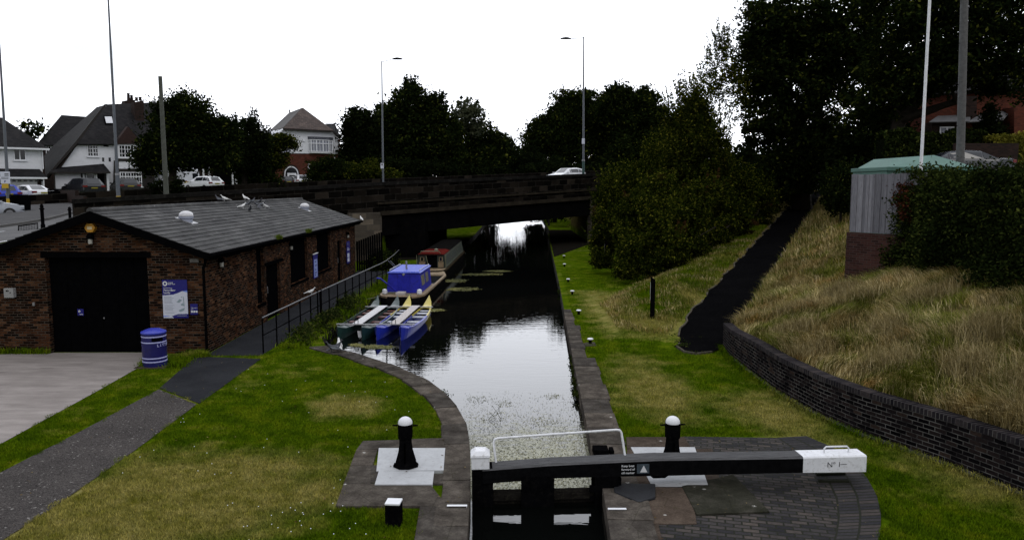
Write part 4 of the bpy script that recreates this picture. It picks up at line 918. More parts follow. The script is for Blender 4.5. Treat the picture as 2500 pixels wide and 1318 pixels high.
def hull(root, L_, w_, zt, m, rim, bowk=.75):
    st = [(0, w_ * .55, zt), (.25, w_ * .82, zt), (.7, w_ * .98, zt), (1.4, w_, zt), (L_ - 2.2, w_, zt), (L_ - 1.0, w_ * .75, zt + .05), (L_, .04, zt + .15)]
    b = MB()
    for (y0, a, z0), (y1, c, z1) in zip(st[:-1], st[1:]):
        b.add([(-a, y0, z0), (-a * .97, y0, -.6), (a * .97, y0, -.6), (a, y0, z0), (-c, y1, z1), (-c * .97, y1, -.6), (c * .97, y1, -.6), (c, y1, z1)], [(0, 1, 5, 4), (1, 2, 6, 5), (2, 3, 7, 6)])
    b.add([(-st[0][1], 0, zt), (-st[0][1], 0, -.6), (st[0][1], 0, -.6), (st[0][1], 0, zt)], [(0, 1, 2, 3)]); b.build('hull', m, root)
    b = MB()
    for (y0, a, z0), (y1, c, z1) in zip(st[:-1], st[1:]):
        for s_ in (-1, 1): b.hexa([(s_ * a, y0, z0 - .06), (s_ * (a + .03), y0, z0 - .06), (s_ * (c + .03), y1, z1 - .06), (s_ * c, y1, z1 - .06)], [(s_ * (a - .1), y0, z0 + .02), (s_ * (a + .03), y0, z0 + .02), (s_ * (c + .03), y1, z1 + .02), (s_ * max(c - .1, .0), y1, z1 + .02)])
    b.build('gunwale', rim, root)
M_CREAM = pm('coach_line', (.13, .13, .08), .5, .2, 6)
M_HULLK = pm('hull_black', (.005, .005, .005), .6, .4, 5, .08, dirt=(.018, .014, .011)); M_TAN = pm('tan_deck', (.20, .145, .085), .7, .25, 5, dirt=(.09, .07, .05)); M_CAB = pm('cab_blue', (.014, .017, .30), .5, .3, 3, .2, dirt=(.010, .012, .16)); M_CABR = pm('cab_roof_blue', (.05, .085, .50), .45, .15, 4, .4)
wb = thing('work_boat', 'blue-cabined work boat with tan deck moored beside the railing', 'work boat', (-4.95, 32.9, 0), R(-2.3))
hull(wb, 10.4, 1.0, .14, M_HULLK, M_TAN)
b = MB(); b.add([(-.55, .0, .145), (.55, .0, .145), (.82, .25, .145), (.97, .7, .145), (.99, 1.4, .145), (.99, 4.6, .145), (-.99, 4.6, .145), (-.99, 1.4, .145), (-.97, .7, .145), (-.82, .25, .145)], [tuple(range(10))])
b.box(-.95, .95, 8.3, 8.6, .1, .16); b.add([(-.9, 8.6, .17), (.9, 8.6, .17), (.7, 9.4, .2), (0, 10.3, .28), (-.7, 9.4, .2)], [(0, 1, 2, 3, 4)]); b.build('deck', M_TAN, wb)
b = MB(); b.add([(-.95, 4.6, -.25), (.95, 4.6, -.25), (.95, 8.3, -.25), (-.95, 8.3, -.25)], [(0, 1, 2, 3)])
b.box(-.97, -.93, 4.6, 8.3, -.25, .12); b.box(.93, .97, 4.6, 8.3, -.25, .12); b.box(-.93, .93, 8.26, 8.3, -.25, .1); b.build('hold', M_INS, wb)
b = MB()
y0c, y1c = 1.15, 4.3
b.hexa([(-.80, y0c, .15), (.80, y0c, .15), (.80, y1c, .15), (-.80, y1c, .15)], [(-.70, y0c + .08, 1.05), (.70, y0c + .08, 1.05), (.72, y1c, 1.05), (-.72, y1c, 1.05)])
cb_ = b.build('cabin', M_CAB, wb, bevel=.02)
b = MB(); b.hexa([(-.76, y0c + .02, 1.055), (.76, y0c + .02, 1.055), (.78, y1c + .1, 1.055), (-.78, y1c + .1, 1.055)], [(-.66, y0c + .06, 1.12), (.66, y0c + .06, 1.12), (.68, y1c + .06, 1.12), (-.68, y1c + .06, 1.12)]); b.build('roof', M_CABR, wb, bevel=.015)
b = MB(); b.box(-.27, .27, y0c + .0, y0c + .05, .2, 1.0); b.box(-.005, .005, y0c - .01, y0c + .0, .2, .98); b.build('door', M_CAB, wb, bevel=.006)
b = MB(); b.tube([(.0, y0c + .06, 1.0), (.0, y0c - .05, 1.0)], .055, 12); b.build('headlamp', M_GALV, wb)
b = MB(); b.tube([(-.68, y0c + .25, 1.17), (-.70, y1c - .2, 1.17)], .018, 6); b.tube([(.68, y0c + .25, 1.17), (.70, y1c - .2, 1.17)], .018, 6)
for s_ in (-1, 1):
    for yy in (y0c + .3, y1c - .3): b.tube([(s_ * .68, yy, 1.1), (s_ * .68, yy, 1.17)], .012, 6)
b.build('grab_rail', M_SEATW, wb)
b = MB(); b.tube([(-.05, 2.2, 1.1), (-.06, 2.2, 1.5)], .045, 10); b.build('chimney', M_GALV, wb, smooth=True)
b = MB()
for yy in (1.55, 2.7):
    b.hexa([(.795 + .0, yy, .45), (.795, yy + .75, .45), (.76, yy + .75, .45), (.76, yy, .45)], [(.745, yy, .9), (.745, yy + .75, .9), (.7, yy + .75, .9), (.7, yy, .9)])
b.build('window', pm('boat_window', (.20, .19, .14), .3, .6, 4, dirt=(.02, .02, .02)), wb)
b = MB(); b.box(-.45, .45, 4.4, 4.95, -.2, .55); b.box(.0, .5, 4.5, 5.3, -.2, .75); b.build('locker', M_CAB, wb, bevel=.02)
b = MB(); b.tube([(-1.0, .1, .95), (-.85, .15, .93), (-.55, .4, .62), (-.2, .8, .2)], .035, 8); b.build('tiller', M_CAB, wb, smooth=True)
b = MB(); b.box(-.25, .15, .45, .9, .15, .26); b.box(-.18, .08, .5, .85, .262, .27); b.build('hatch', M_PLANK2, wb, bevel=.008)
for s_ in (-1, 1):
    b = MB(); b.lathe([(.06, .15), (.11, .18), (.12, .26), (.10, .36), (.03, .39)], 14, (s_ * .78, .72)); b.build('fender', M_WHITEC, wb, smooth=True)
b = MB(); b.tube([(-.85, 3.3, 1.1), (-1.05, 2.9, 1.45)], .012, 6); b.tube([(-.75, 3.3, 1.1), (-.95, 2.95, 1.43)], .012, 6); b.build('boat_hook', M_GALV, wb)
b = MB(); b.tube([(-.8, .6, .16), (-1.2, .2, .05), (-1.9, -.3, .0), (-2.3, -.5, .05)], .014, 6); b.tube([(-.9, 8.8, .18), (-1.5, 9.0, .06), (-2.1, 9.3, .05)], .014, 6); b.build('mooring_rope', M_CREAM, wb)
b = MB(); b.box(-.7, -.3, .9, 1.12, .15, .2); b.lathe([(.10, .15), (.13, .17), (.10, .2)], 10, (.35, .45)); b.build('coiled_rope', M_CREAM, wb)
nb = thing('narrowboat', 'dark narrowboat with a faded red roof disappearing under the bridge', 'narrowboat', (-4.72, 42.2, 0), R(-1.2))
hull(nb, 15, .98, .25, M_HULLK, pm('rim_dark', (.03, .024, .016), .7, .4, 6, .05))
M_NBG = pm('cabin_green', (.012, .020, .014), .5, .3, 5, .4); M_NBR = pm('cabin_red', (.085, .012, .010), .7, .4, 3, .05, dirt=(.04, .012, .010)); M_CREAM = pm('coach_line', (.13, .13, .08), .5, .2, 6)
b = MB(); b.hexa([(-.88, 1.6, .25), (.88, 1.6, .25), (.88, 13.2, .25), (-.88, 13.2, .25)], [(-.74, 1.6, 1.05), (.74, 1.6, 1.05), (.74, 13.2, 1.05), (-.74, 13.2, 1.05)]); b.build('cabin', M_NBG, nb)
for ya, yb, m_ in ((1.4, 4.6, M_NBR), (4.6, 13.3, M_HULLK)):  # rear roof turns black to stand in for the bridge's shade
    b = MB(); b.hexa([(-.78, ya, 1.055), (.78, ya, 1.055), (.78, yb, 1.055), (-.78, yb, 1.055)], [(-.5, ya, 1.13), (.5, ya, 1.13), (.5, yb, 1.13), (-.5, yb, 1.13)]); b.build('roof', m_, nb)
b = MB(); b.box(-.28, .34, 1.56, 1.595, .28, 1.0); b.build('doorway', M_STEEL, nb)
for x0_, x1_ in ((-.7, -.35), (.4, .72)):
    b = MB(); b.box(x0_, x1_, 1.555, 1.595, .3, .62); b.box(x0_ + .05, x1_ - .05, 1.545, 1.553, .66, .9); b.build('door', M_TAN, nb)
    b = MB(); b.box(x0_ + .1, x1_ - .1, 1.54, 1.544, .69, .87); b.build('door_window', M_DARKG, nb)
b = MB()
for y_ in (1.75, 5.4, 9.2):
    for (za, zb3, ya, yb) in ((.34, .37, y_, y_ + 3.3), (.93, .96, y_, y_ + 3.3), (.34, .96, y_, y_ + .03), (.34, .96, y_ + 3.27, y_ + 3.3)):
        xa = .885 - (za - .25) * .175; xb = .885 - (zb3 - .25) * .175
        b.hexa([(xa - .01, ya, za), (xa + .004, ya, za), (xa + .004, yb, za), (xa - .01, yb, za)], [(xb - .01, ya, zb3), (xb + .004, ya, zb3), (xb + .004, yb, zb3), (xb - .01, yb, zb3)])
b.box(-.86, -.83, 1.55, 1.597, .26, 1.0); b.box(.83, .86, 1.55, 1.597, .26, 1.0); b.build('coach_line', M_CREAM, nb)
b = MB(); b.tube([(-.6, 1.4, 1.12), (-.55, 1.3, 1.25), (.5, 1.3, 1.25), (.55, 1.4, 1.12)], .02, 6); b.tube([(-.1, 1.2, .3), (-.25, 1.2, 1.0)], .02, 6); b.build('rail', M_CREAM, nb)
b = MB(); b.add([(-.75, .2, .255), (.75, .2, .255), (.95, 1.55, .255), (-.95, 1.55, .255)], [(0, 1, 2, 3)]); b.build('deck', M_TAN, nb)
b = MB(); b.lathe([(.10, 1.1), (.10, 1.2), (.13, 1.21), (.03, 1.26)], 12, (.1, 3.2)); b.build('roof_vent', M_CREAM, nb)
# ------------------------------------------------------------------ bridge and the long wall
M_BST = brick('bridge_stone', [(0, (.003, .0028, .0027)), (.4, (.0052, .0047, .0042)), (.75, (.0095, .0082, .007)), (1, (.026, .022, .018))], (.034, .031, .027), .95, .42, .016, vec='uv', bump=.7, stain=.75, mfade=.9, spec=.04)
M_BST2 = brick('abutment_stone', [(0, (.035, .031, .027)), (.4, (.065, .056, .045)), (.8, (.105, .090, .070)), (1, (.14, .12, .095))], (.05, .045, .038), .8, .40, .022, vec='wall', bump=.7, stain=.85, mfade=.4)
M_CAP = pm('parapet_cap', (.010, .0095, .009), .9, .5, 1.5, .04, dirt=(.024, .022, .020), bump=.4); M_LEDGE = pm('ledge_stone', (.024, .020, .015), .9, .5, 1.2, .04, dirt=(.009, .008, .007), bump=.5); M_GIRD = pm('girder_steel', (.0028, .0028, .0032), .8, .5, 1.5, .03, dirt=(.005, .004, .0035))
S0, SL, SR, S1 = 0, ST(-9, 52)[0], ST(6.9, 67)[0], ST(6.9, 67)[0] + 26
def ztop(s): return 4.29 + (5.26 - 4.29) * s / SL if s < SL else 5.26 + (6.12 - 5.26) * (s - SL) / (SR - SL)
bg_ = thing('road_bridge', 'dark stone and steel road bridge with a long sloping parapet wall', 'bridge', (*A0, 0))
def strip(s0, s1, t0, t1, za, zb2, name, m, step=2.0, uv=False):
    b = MB(); b.uv = [] if uv else None; n = max(1, int((s1 - s0) / step)); ss = [s0 + (s1 - s0) * i / n for i in range(n + 1)]
    for i, s in enumerate(ss):
        for (tt, zf, vv) in ((t0, za, 0), (t0, zb2, 1), (t1, zb2, 2), (t1, za, 3)):
            z = zf(s); b.v.append(tuple(W(s, tt, z)))
            if uv: b.uv.append((s, z - ztop(s)) if vv < 2 else (s, z - ztop(s) + (.3 if vv == 2 else 0)))
    for i in range(n):
        for k in range(4): b.f.append((4 * i + k, 4 * i + 4 + k, 4 * i + 4 + (k + 1) % 4, 4 * i + (k + 1) % 4)); b.mi.append(0)
    b.f += [(0, 1, 2, 3), (4 * n, 4 * n + 3, 4 * n + 2, 4 * n + 1)]; b.mi += [0, 0]
    return b.build(name, m, bg_, world=True)
tp = lambda d: (lambda s: ztop(s) - d)
gb = lambda s: 0.0
strip(S0, S1, -.06, .42, tp(.22), tp(0), 'parapet_coping', M_CAP)
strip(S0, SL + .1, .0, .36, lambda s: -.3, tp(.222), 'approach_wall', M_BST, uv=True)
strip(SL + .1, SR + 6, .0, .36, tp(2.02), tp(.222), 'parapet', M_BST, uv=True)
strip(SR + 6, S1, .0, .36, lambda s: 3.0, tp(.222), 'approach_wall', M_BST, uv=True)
strip(SL - .3, SR + 6, -.16, .0, tp(1.50), tp(1.36), 'string_course', M_LEDGE)
strip(SL - .1, SR + 6, -.28, .0, tp(2.25), tp(1.98), 'ledge', M_LEDGE)
strip(SL - 6, SR + 6, .0, .34, tp(3.65), tp(2.26), 'girder', M_GIRD)
strip(SL - 6, SR + 6, .36, 17.6, tp(2.3), tp(1.1), 'deck', M_GIRD)
for k in range(1, 8): strip(SL - 4, SR + 4, 2.3 * k, 2.3 * k + .3, tp(3.5), tp(2.31), 'girder', M_GIRD)
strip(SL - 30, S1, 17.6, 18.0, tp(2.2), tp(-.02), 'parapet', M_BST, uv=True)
MB().box(-9.6, -6.1, 53.2, 71, -.3, 2.6).build('abutment', M_GIRD, bg_, world=True); MB().box(6.95, 7.5, 66.9, 86, -.3, 3.9).build('abutment', M_BST2, bg_, world=True)  # left block added near-black, standing in for shade below the deck
b = MB(); q0 = W(SL - 3.4, -.12), 0; c_ = [W(SL - 2.6, -.16), W(SL - .0, -.16), W(SL - .0, .3), W(SL - 2.6, .3)]
b.hexa([(p.x, p.y, -.2) for p in c_], [(p.x, p.y, 3.22) for p in c_]); b.build('pier', M_BST2, bg_, world=True, bevel=.02); b = MB(); c_ = [W(SR, -.16), W(SR + 1.6, -.16), W(SR + 1.6, .3), W(SR, .3)]; b.hexa([(p.x, p.y, -.2) for p in c_], [(p.x, p.y, 3.95) for p in c_])
b.build('pier', M_BST2, bg_, world=True, bevel=.02)
roadpoly = lambda s0, s1, t0, t1: [tuple(W(s, t0)[:2]) for s in np.linspace(s0, s1, 14)] + [tuple(W(s, t1)[:2]) for s in np.linspace(s1, s0, 14)]
def deck_sheet(name, s0, s1, t0, t1, off, m):
    b = MB(); n = 20
    for s in np.linspace(s0, s1, n + 1):
        for t_ in (t0, t1): p = W(s, t_); b.v.append((p.x, p.y, 3.25 + .045 * min(max(s, -12), 62) + .015 * t_ + off))
    b.f = [(2 * i, 2 * i + 2, 2 * i + 3, 2 * i + 1) for i in range(n)]; b.mi = [0] * n; o = b.build(name, m); o['kind'] = 'structure'
deck_sheet('road', 1.5, 62, 2.6, 11.4, .02, M_ROAD); deck_sheet('pavement', 1.5, 62, .4, 2.6, .12, M_PAVE); deck_sheet('pavement', 20, 62, 11.4, 13.6, .12, M_PAVE)
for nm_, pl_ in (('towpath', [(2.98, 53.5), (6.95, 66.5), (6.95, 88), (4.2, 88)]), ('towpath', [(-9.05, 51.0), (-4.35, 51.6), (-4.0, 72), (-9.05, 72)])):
    sheet(nm_, pl_, .02, pm('shaded_earth', (.010, .009, .007), .95, .4, 3, .03), flat=.02)  # bare earth, its colour darkened for the shade under the bridge
# junction at the left: road in front of the kerb, pavement behind
zr = 3.22
kl = [GP(-700, 610, zr), GP(-300, 572, zr), GP(0, 549, zr), GP(60, 543, zr + .03), GP(120, 536, zr + .06), GP(172, 527, zr + .1), GP(240, 515, zr + .25)]
b = MB()
for p in kl: b.v += [(p.x, p.y, H(p.x, p.y) + .02), (p.x + 3, p.y - 26 if p.y > 36 else p.y - 12, H(p.x + 3, max(p.y - 12, 24)) + .02)]
def quadstrip(name, near, farl, off, m, kind='structure', n=6):
    b = MB()
    for p, q in zip(near, farl):
        for i in range(n + 1): r_ = Vector(p[:2]).lerp(Vector(q[:2]), i / n); b.v.append((r_.x, r_.y, H(r_.x, r_.y) + off))
    for j in range(len(near) - 1):
        for i in range(n): a = j * (n + 1) + i; b.f.append((a, a + n + 1, a + n + 2, a + 1)); b.mi.append(0)
    o = b.build(name, m); o['kind'] = kind; return o
nearl = [Vector((p.x + 6.5, max(p.y - 13, 21), 0)) for p in kl]
quadstrip('road', nearl, kl, .05, M_ROAD)
farl = [Vector((p.x - 9, p.y + 11, 0)) for p in kl]
quadstrip('pavement', kl, farl, .13, M_PAVE)
b = MB()
for p, q in zip(kl[:-1], kl[1:]):
    d = (q - p).normalized(); nn = Vector((-d.y, d.x, 0)) * .14; z0, z1 = H(p.x, p.y), H(q.x, q.y)
    b.hexa([(p.x, p.y, z0 - .1), (q.x, q.y, z1 - .1), (q.x + nn.x, q.y + nn.y, z1 - .1), (p.x + nn.x, p.y + nn.y, z0 - .1)], [(p.x, p.y, z0 + .17), (q.x, q.y, z1 + .17), (q.x + nn.x, q.y + nn.y, z1 + .17), (p.x + nn.x, p.y + nn.y, z0 + .17)])
o = b.build('kerb', pm('kerb', (.07, .068, .065), .9, .2, 5)); o['kind'] = 'structure'
b = MB()
for a_, c_ in (((-60, 583), (60, 571)), ((-60, 561), (14, 556))):
    p, q = GP(*a_, zr + .0), GP(*c_, zr + .0); d = (q - p).normalized(); nn = Vector((-d.y, d.x, 0)) * .12
    b.add([(v.x, v.y, H(v.x, v.y) + .06) for v in (p, q, q + nn, p + nn)], [(0, 1, 2, 3)])
o = b.build('road_marking', M_WHITEC); o['kind'] = 'structure'
# ------------------------------------------------------------------ houses
M_REND = pm('white_render', (.56, .57, .60), .85, .07, 2.5, .2, dirt=(.46, .47, .50), bump=.2); M_UPVC = pm('window_white', (.58, .59, .62), .4, .05, 3); M_TIM = pm('dark_timber', (.012, .009, .008), .7, .3, 6)
M_ROOF1 = brick('slate_roof', [(0, (.006, .006, .0075)), (.5, (.011, .0105, .012)), (1, (.019, .018, .019))], (.008, .008, .009), .25, .13, .012, stain=.5, bump=.6)
M_ROOF2 = brick('brown_roof', [(0, (.055, .043, .040)), (.5, (.080, .062, .057)), (1, (.11, .085, .075))], (.03, .025, .022), .25, .13, .012, stain=.5, bump=.5)
M_BRRED = brick('red_brick', [(0, (.055, .013, .008)), (.5, (.085, .020, .011)), (1, (.12, .032, .018))], (.06, .035, .026), .225, .075, .010, mfade=.3, stain=.4)
M_BRDK = brick('dark_brick', [(0, (.012, .008, .007)), (.5, (.020, .011, .009)), (1, (.034, .018, .014))], (.02, .016, .014), .225, .075, .010, mfade=.3, stain=.4)
M_GAR = pm('garage_white', (.50, .50, .53), .5, .05, 3)
M_CURT = pm('curtain', (.20, .21, .25), .8, .3, 9)
ANG = math.atan2(U.y, U.x)
class House:
    def __init__(s, name, lab, px, Y, cat='house'):
        g = AT(px, 460, Y); z = H(g.x, g.y); s.B = Vector((g.x, g.y, z)); s.r = thing(name, lab, cat, s.B, ANG)
    def p(s, px, py, d=0):
        r = ray(px, py); k = (s.B.x * NV.x + s.B.y * NV.y + d) / (r.x * NV.x + r.y * NV.y)
        q = Vector((r.x * k, r.y * k, CH + r.z * k)) - s.B; return Vector((q.x * U.x + q.y * U.y, q.x * NV.x + q.y * NV.y, q.z))
    def slab(s, name, pts, d0, th, m, par=None, **kw):
        """flat panel: pixel outline on the plane d0 behind the front, thickness th backwards"""
        ps = [s.p(*q, d0) for q in pts]; b = MB(); b.hexa([(p.x, p.y, p.z) for p in ps], [(p.x, p.y + th, p.z) for p in ps]); return b.build(name, m, par or s.r, **kw)
    def poly(s, name, pts, m, th=.12):
        ps = [s.p(*q) if len(q) == 3 else Vector(q[:3]) for q in pts]; b = MB()
        n = (ps[1] - ps[0]).cross(ps[2] - ps[0]).normalized() * th
        b.hexa([tuple(p) for p in ps], [tuple(p + n) for p in ps]); return b.build(name, m, s.r)
    def box(s, name, pa, pb, d0, d1, m, zlo=None, **kw):
        a, c = s.p(*pa, d0), s.p(*pb, d0); b = MB(); b.box(a.x, c.x, d0, d1, zlo if zlo is not None else c.z, a.z); return b.build(name, m, s.r, **kw)
    def window(s, x0, y0, x1, y1, d=0, cols=2, rows=1, glass=None, sill=True, bars=0):
        a, c = s.p(x0, y0, d), s.p(x1, y1, d); fw = .07; b = MB(); W_, Hh = c.x - a.x, a.z - c.z
        yo = d - .05
        b.box(a.x, c.x, yo, d - .01, a.z - fw, a.z); b.box(a.x, c.x, yo, d - .01, c.z, c.z + fw)
        for i in range(cols + 1):
            xx = a.x + (W_ - fw) * i / cols; b.box(xx, xx + fw, yo + .002, d - .012, c.z + fw, a.z - fw)
        for j in range(1, rows): zz_ = c.z + Hh * (.68 if rows == 2 else j / rows); b.box(a.x + fw, c.x - fw, yo + .004, d - .014, zz_, zz_ + fw * .8)
        if bars:
            for i in range(cols):
                xm = a.x + W_ * (i + .5) / cols; b.box(xm - .02, xm + .02, yo + .01, d - .016, c.z + fw, a.z - fw)
            for j in range(1, bars): zz_ = c.z + Hh * j / bars; b.box(a.x + fw, c.x - fw, yo + .012, d - .018, zz_ - .02, zz_ + .02)
        if sill: b.box(a.x - .08, c.x + .08, yo - .06, d - .01, c.z - .08, c.z - .002)
        f = b.build('window', M_UPVC, s.r); b = MB(); b.add([(a.x, d - .006, c.z), (c.x, d - .006, c.z), (c.x, d - .006, a.z), (a.x, d - .006, a.z)], [(0, 1, 2, 3)]); b.build('pane', glass or M_DARKG, f); return f
# --- far-left white house
h = House('white_house', 'white rendered house with a wide white garage door at the frame edge', 50, 64)
a0, a1 = h.p(-140, 300).x, h.p(97, 300).x; zev = h.p(60, 362).z
MB().box(a0, a1, 0, 8, -.6, zev).build('wall', M_REND, h.r)
MB().box(a1 - .02, a1 + .16, -.02, 7.9, -.5, zev - .02).build('side_wall', M_BRDK, h.r)
zr1 = h.p(4, 287, 4).z; xr = h.p(4, 287, 4).x
b = MB(); e = .45; v = [(a0 - e, -e, zev), (a1 + e, -e, zev), (a1 + e, 8 + e, zev), (a0 - e, 8 + e, zev), (xr - 5, 4, zr1 + .1), (xr, 4, zr1)]; b.add(v, [(0, 1, 5, 4), (1, 2, 5), (2, 3, 4, 5), (3, 0, 4), (0, 3, 2, 1)]); b.build('roof', M_ROOF1, h.r)
b = MB(); b.box(a0, a1 + .5, -.52, -.42, zev - .13, zev + .02); b.tube([(a1 + .02, -.1, zev - .05), (a1 + .02, -.06, 2.6)], .05, 6); b.build('gutter', M_UPVC, h.r)
h.window(32, 363, 64, 392, glass=M_DARKG); 
p0, p1 = h.p(0, 412), h.p(106, 434); b = MB(); b.hexa([(a0, -1.3, p1.z), (p1.x, -1.3, p1.z), (p1.x, -.02, p1.z), (a0, -.02, p1.z)], [(a0, -.3, p0.z), (p1.x - .3, -.3, p0.z), (p1.x - .3, -.02, p0.z), (a0, -.02, p0.z)]); b.build('porch_roof', M_ROOF1, h.r)
b = MB(); b.box(a0, p1.x, -1.36, -1.3, p1.z - .12, p1.z + .02); b.tube([(p1.x - .25, -1.2, p1.z), (p1.x - .25, -1.2, 0)], .045, 6); b.build('fascia', M_UPVC, h.r)
MB().box(a0, h.p(101, 440, -.6).x, -.6, -.01, -.5, p1.z - .01).build('garage_wall', M_BRDK, h.r)
gd_ = h.box('garage_door', (22, 437), (94, 490), -.66, -.605, M_GAR, zlo=-.3)
b = MB()
for k in range(7): a_ = h.p(29 + 14 * k - 14, 439, -.67); b.box(a_.x, a_.x + .26, -.675, -.665, a_.z - .17, a_.z)
b.build('garage_light', M_DARKG, h.r)
b = MB()
for k in range(5): z = .35 + k * .42; b.box(h.p(22, 440, -.67).x, h.p(94, 440, -.67).x, -.672, -.664, z, z + .02)
b.build('groove', M_GALV, h.r)
b = MB(); [b.box(a1 - .30, a1 + .0, -.03, -.002, zz_, zz_ + .28) for zz_ in np.arange(3.3, zev - .3, .56)]; b.build('quoin', M_UPVC, h.r)
# --- big gabled white house
h = House('gabled_house', 'large white house with a sweeping dark roof, skylight and brick chimney', 230, 70)
D = 4.5
h.slab('wall', [(148, 412), (190, 352), (332, 352), (332, 478), (135, 480), (135, 430)], 0, .3, M_REND)
h.poly('roof', [(262, 255, D), (402, 249, D), (404, 352, -.4), (187, 352, -.4)], M_ROOF1)
p0_, p1_, p2_ = h.p(262, 255, D), h.p(187, 350, -.4), h.p(117, 432, -.4); yy_ = Vector((0, 9, 0)); b = MB(); b.add([p0_, p1_, p1_ + yy_, p0_ + yy_ * .4, p2_, p2_ + yy_], [(0, 1, 2, 3), (1, 4, 5, 2)]); b.add([v - Vector((-.05, 0, .15)) for v in (p0_, p1_, p1_ + yy_, p0_ + yy_ * .4, p2_, p2_ + yy_)], [(0, 1, 2, 3), (1, 4, 5, 2)]); b.build('side_roof', M_ROOF1, h.r)
h.slab('bargeboard', [(262, 254), (190, 350), (120, 430), (112, 430), (185, 345), (255, 255)], -.42, .08, M_TIM)
h.poly('porch_roof', [(133, 410, -.02), (253, 400, -.02), (270, 421, -1.1), (122, 421, -1.1)], M_ROOF1, .08)
h.slab('fascia', [(120, 420), (270, 420), (270, 424), (120, 424)], -1.1, .06, M_TIM)
MB().box(h.p(136, 440, -.5).x, h.p(267, 440, -.5).x, -.5, -.01, -.3, h.p(200, 422, -.5).z).build('garage_wall', M_REND, h.r)
h.box('garage_door', (134, 423), (193, 476), -.57, -.505, M_GAR, zlo=-.2)
h.box('porch_wall', (197, 422), (262, 476), -.53, -.505, M_TIM, zlo=-.2)
h.window(209, 424, 233, 442, d=-.56, cols=1, sill=False)
b = MB(); a_, c_ = h.p(236, 423, -.58), h.p(257, 473, -.58); b.box(a_.x, c_.x, -.575, -.54, -.2, a_.z); b.build('door', M_STEEL, h.r)
b = MB(); [b.box(h.p(x, 440, -.6).x, h.p(x, 440, -.6).x + .14, -.60, -.56, -.2, h.p(x, 422, -.6).z) for x in (203, 234, 261)]; b.build('porch_post', M_UPVC, h.r)
h.window(212, 353, 241, 383, cols=2, bars=3)
for x in (249, 265): h.box('slit_window', (x, 385), (x + 6, 395), -.02, -.005, M_DARKG)
b = MB(); q = h.p(258, 357); b.tube([(q.x - .2, -.1, q.z), (q.x, -.1, q.z + .02), (q.x + .2, -.1, q.z)], .06, 6); b.build('security_light', M_STEEL, h.r)
# gabled bay with timber
h.poly('bay_roof', [(312, 306, .6), (283, 345, -.9), (283, 345, .2), (312, 306, 3.4)], M_ROOF1, .08); h.poly('bay_roof', [(312, 306, .6), (312, 306, 3.4), (345, 345, .2), (345, 345, -.9)], M_ROOF1, .08)
h.slab('gable', [(312, 309), (286, 345), (286, 352), (342, 352), (342, 345)], -.8, .7, pm('tile_hung', (.022, .010, .008), .9, .4, 8))
h.slab('bay_wall', [(288, 352), (342, 352), (342, 476), (280, 476), (280, 400)], -.6, .58, M_REND)
h.slab('timber_band', [(282, 388), (342, 388), (342, 394), (280, 394)], -.66, .05, M_TIM); h.slab('timber_band', [(281, 412), (342, 412), (342, 420), (280, 420)], -.66, .05, M_TIM); h.slab('timber_band', [(278, 392), (290, 392), (290, 476), (276, 476)], -.66, .05, M_TIM)
h.window(289, 354, 334, 386, d=-.62, cols=3, bars=3); h.window(292, 420, 347, 456, d=-.62, cols=4, rows=2, bars=3)
h.slab('chimney_stack', [(327, 250), (351, 245), (352, 300), (332, 306)], 2.2, 1.1, M_BRDK); h.slab('chimney_stack', [(305, 246), (330, 244), (330, 262), (305, 262)], 5.2, 1.1, M_BRDK)
for x, y_, hgt_ in ((313, 228, 20), (321, 233, 15), (333, 238, 10), (342, 237, 10)):
    q = h.p(x, y_, 5.7 if x < 330 else 2.7); MB().lathe([(.16, q.z - hgt_ * .036), (.13, q.z - .1), (.17, q.z - .06), (.14, q.z)], 10, (q.x, q.y)).build('chimney_pot', M_BRDK, h.r)
b = MB(); a_ = [h.p(250, 285, 2.9), h.p(272, 285, 2.9), h.p(276, 305, 2.0), h.p(255, 305, 2.0)]; b.hexa([(p.x, p.y - .22, p.z) for p in a_], [(p.x, p.y - .34, p.z + .05) for p in a_]); sk = b.build('skylight', M_STEEL, h.r)
b = MB(); cx_ = sum(a_, Vector()) / 4; b.hexa([tuple(cx_ + (p - cx_) * .78 + Vector((0, -.345, .055))) for p in a_], [tuple(cx_ + (p - cx_) * .78 + Vector((0, -.36, .06))) for p in a_]); b.build('pane', M_REND, sk)
b = MB(); q = h.p(321, 232, 5.5); b.tube([(q.x, q.y, q.z - .6), (q.x, q.y, q.z + .7)], .02, 5); b.tube([(q.x - .3, q.y, q.z + .6), (q.x + .3, q.y, q.z + .66)], .015, 5); b.build('aerial', M_STEEL, h.r)
# --- dark brick wing behind
h = House('brick_wing', 'dark brick side wing with a small white window between two white houses', 125, 78)
h.slab('wall', [(80, 352), (175, 352), (175, 478), (80, 478)], 0, 7, M_BRDK)
h.poly('roof', [(150, 281, 3.5), (222, 286, 3.5), (230, 356, -.3), (88, 354, -.3)], M_ROOF1); h.poly('hip_roof', [(150, 281, 3.5), (88, 354, -.3), (88, 354, 7)], M_ROOF1)
h.window(111, 356, 138, 379, cols=2, bars=2)
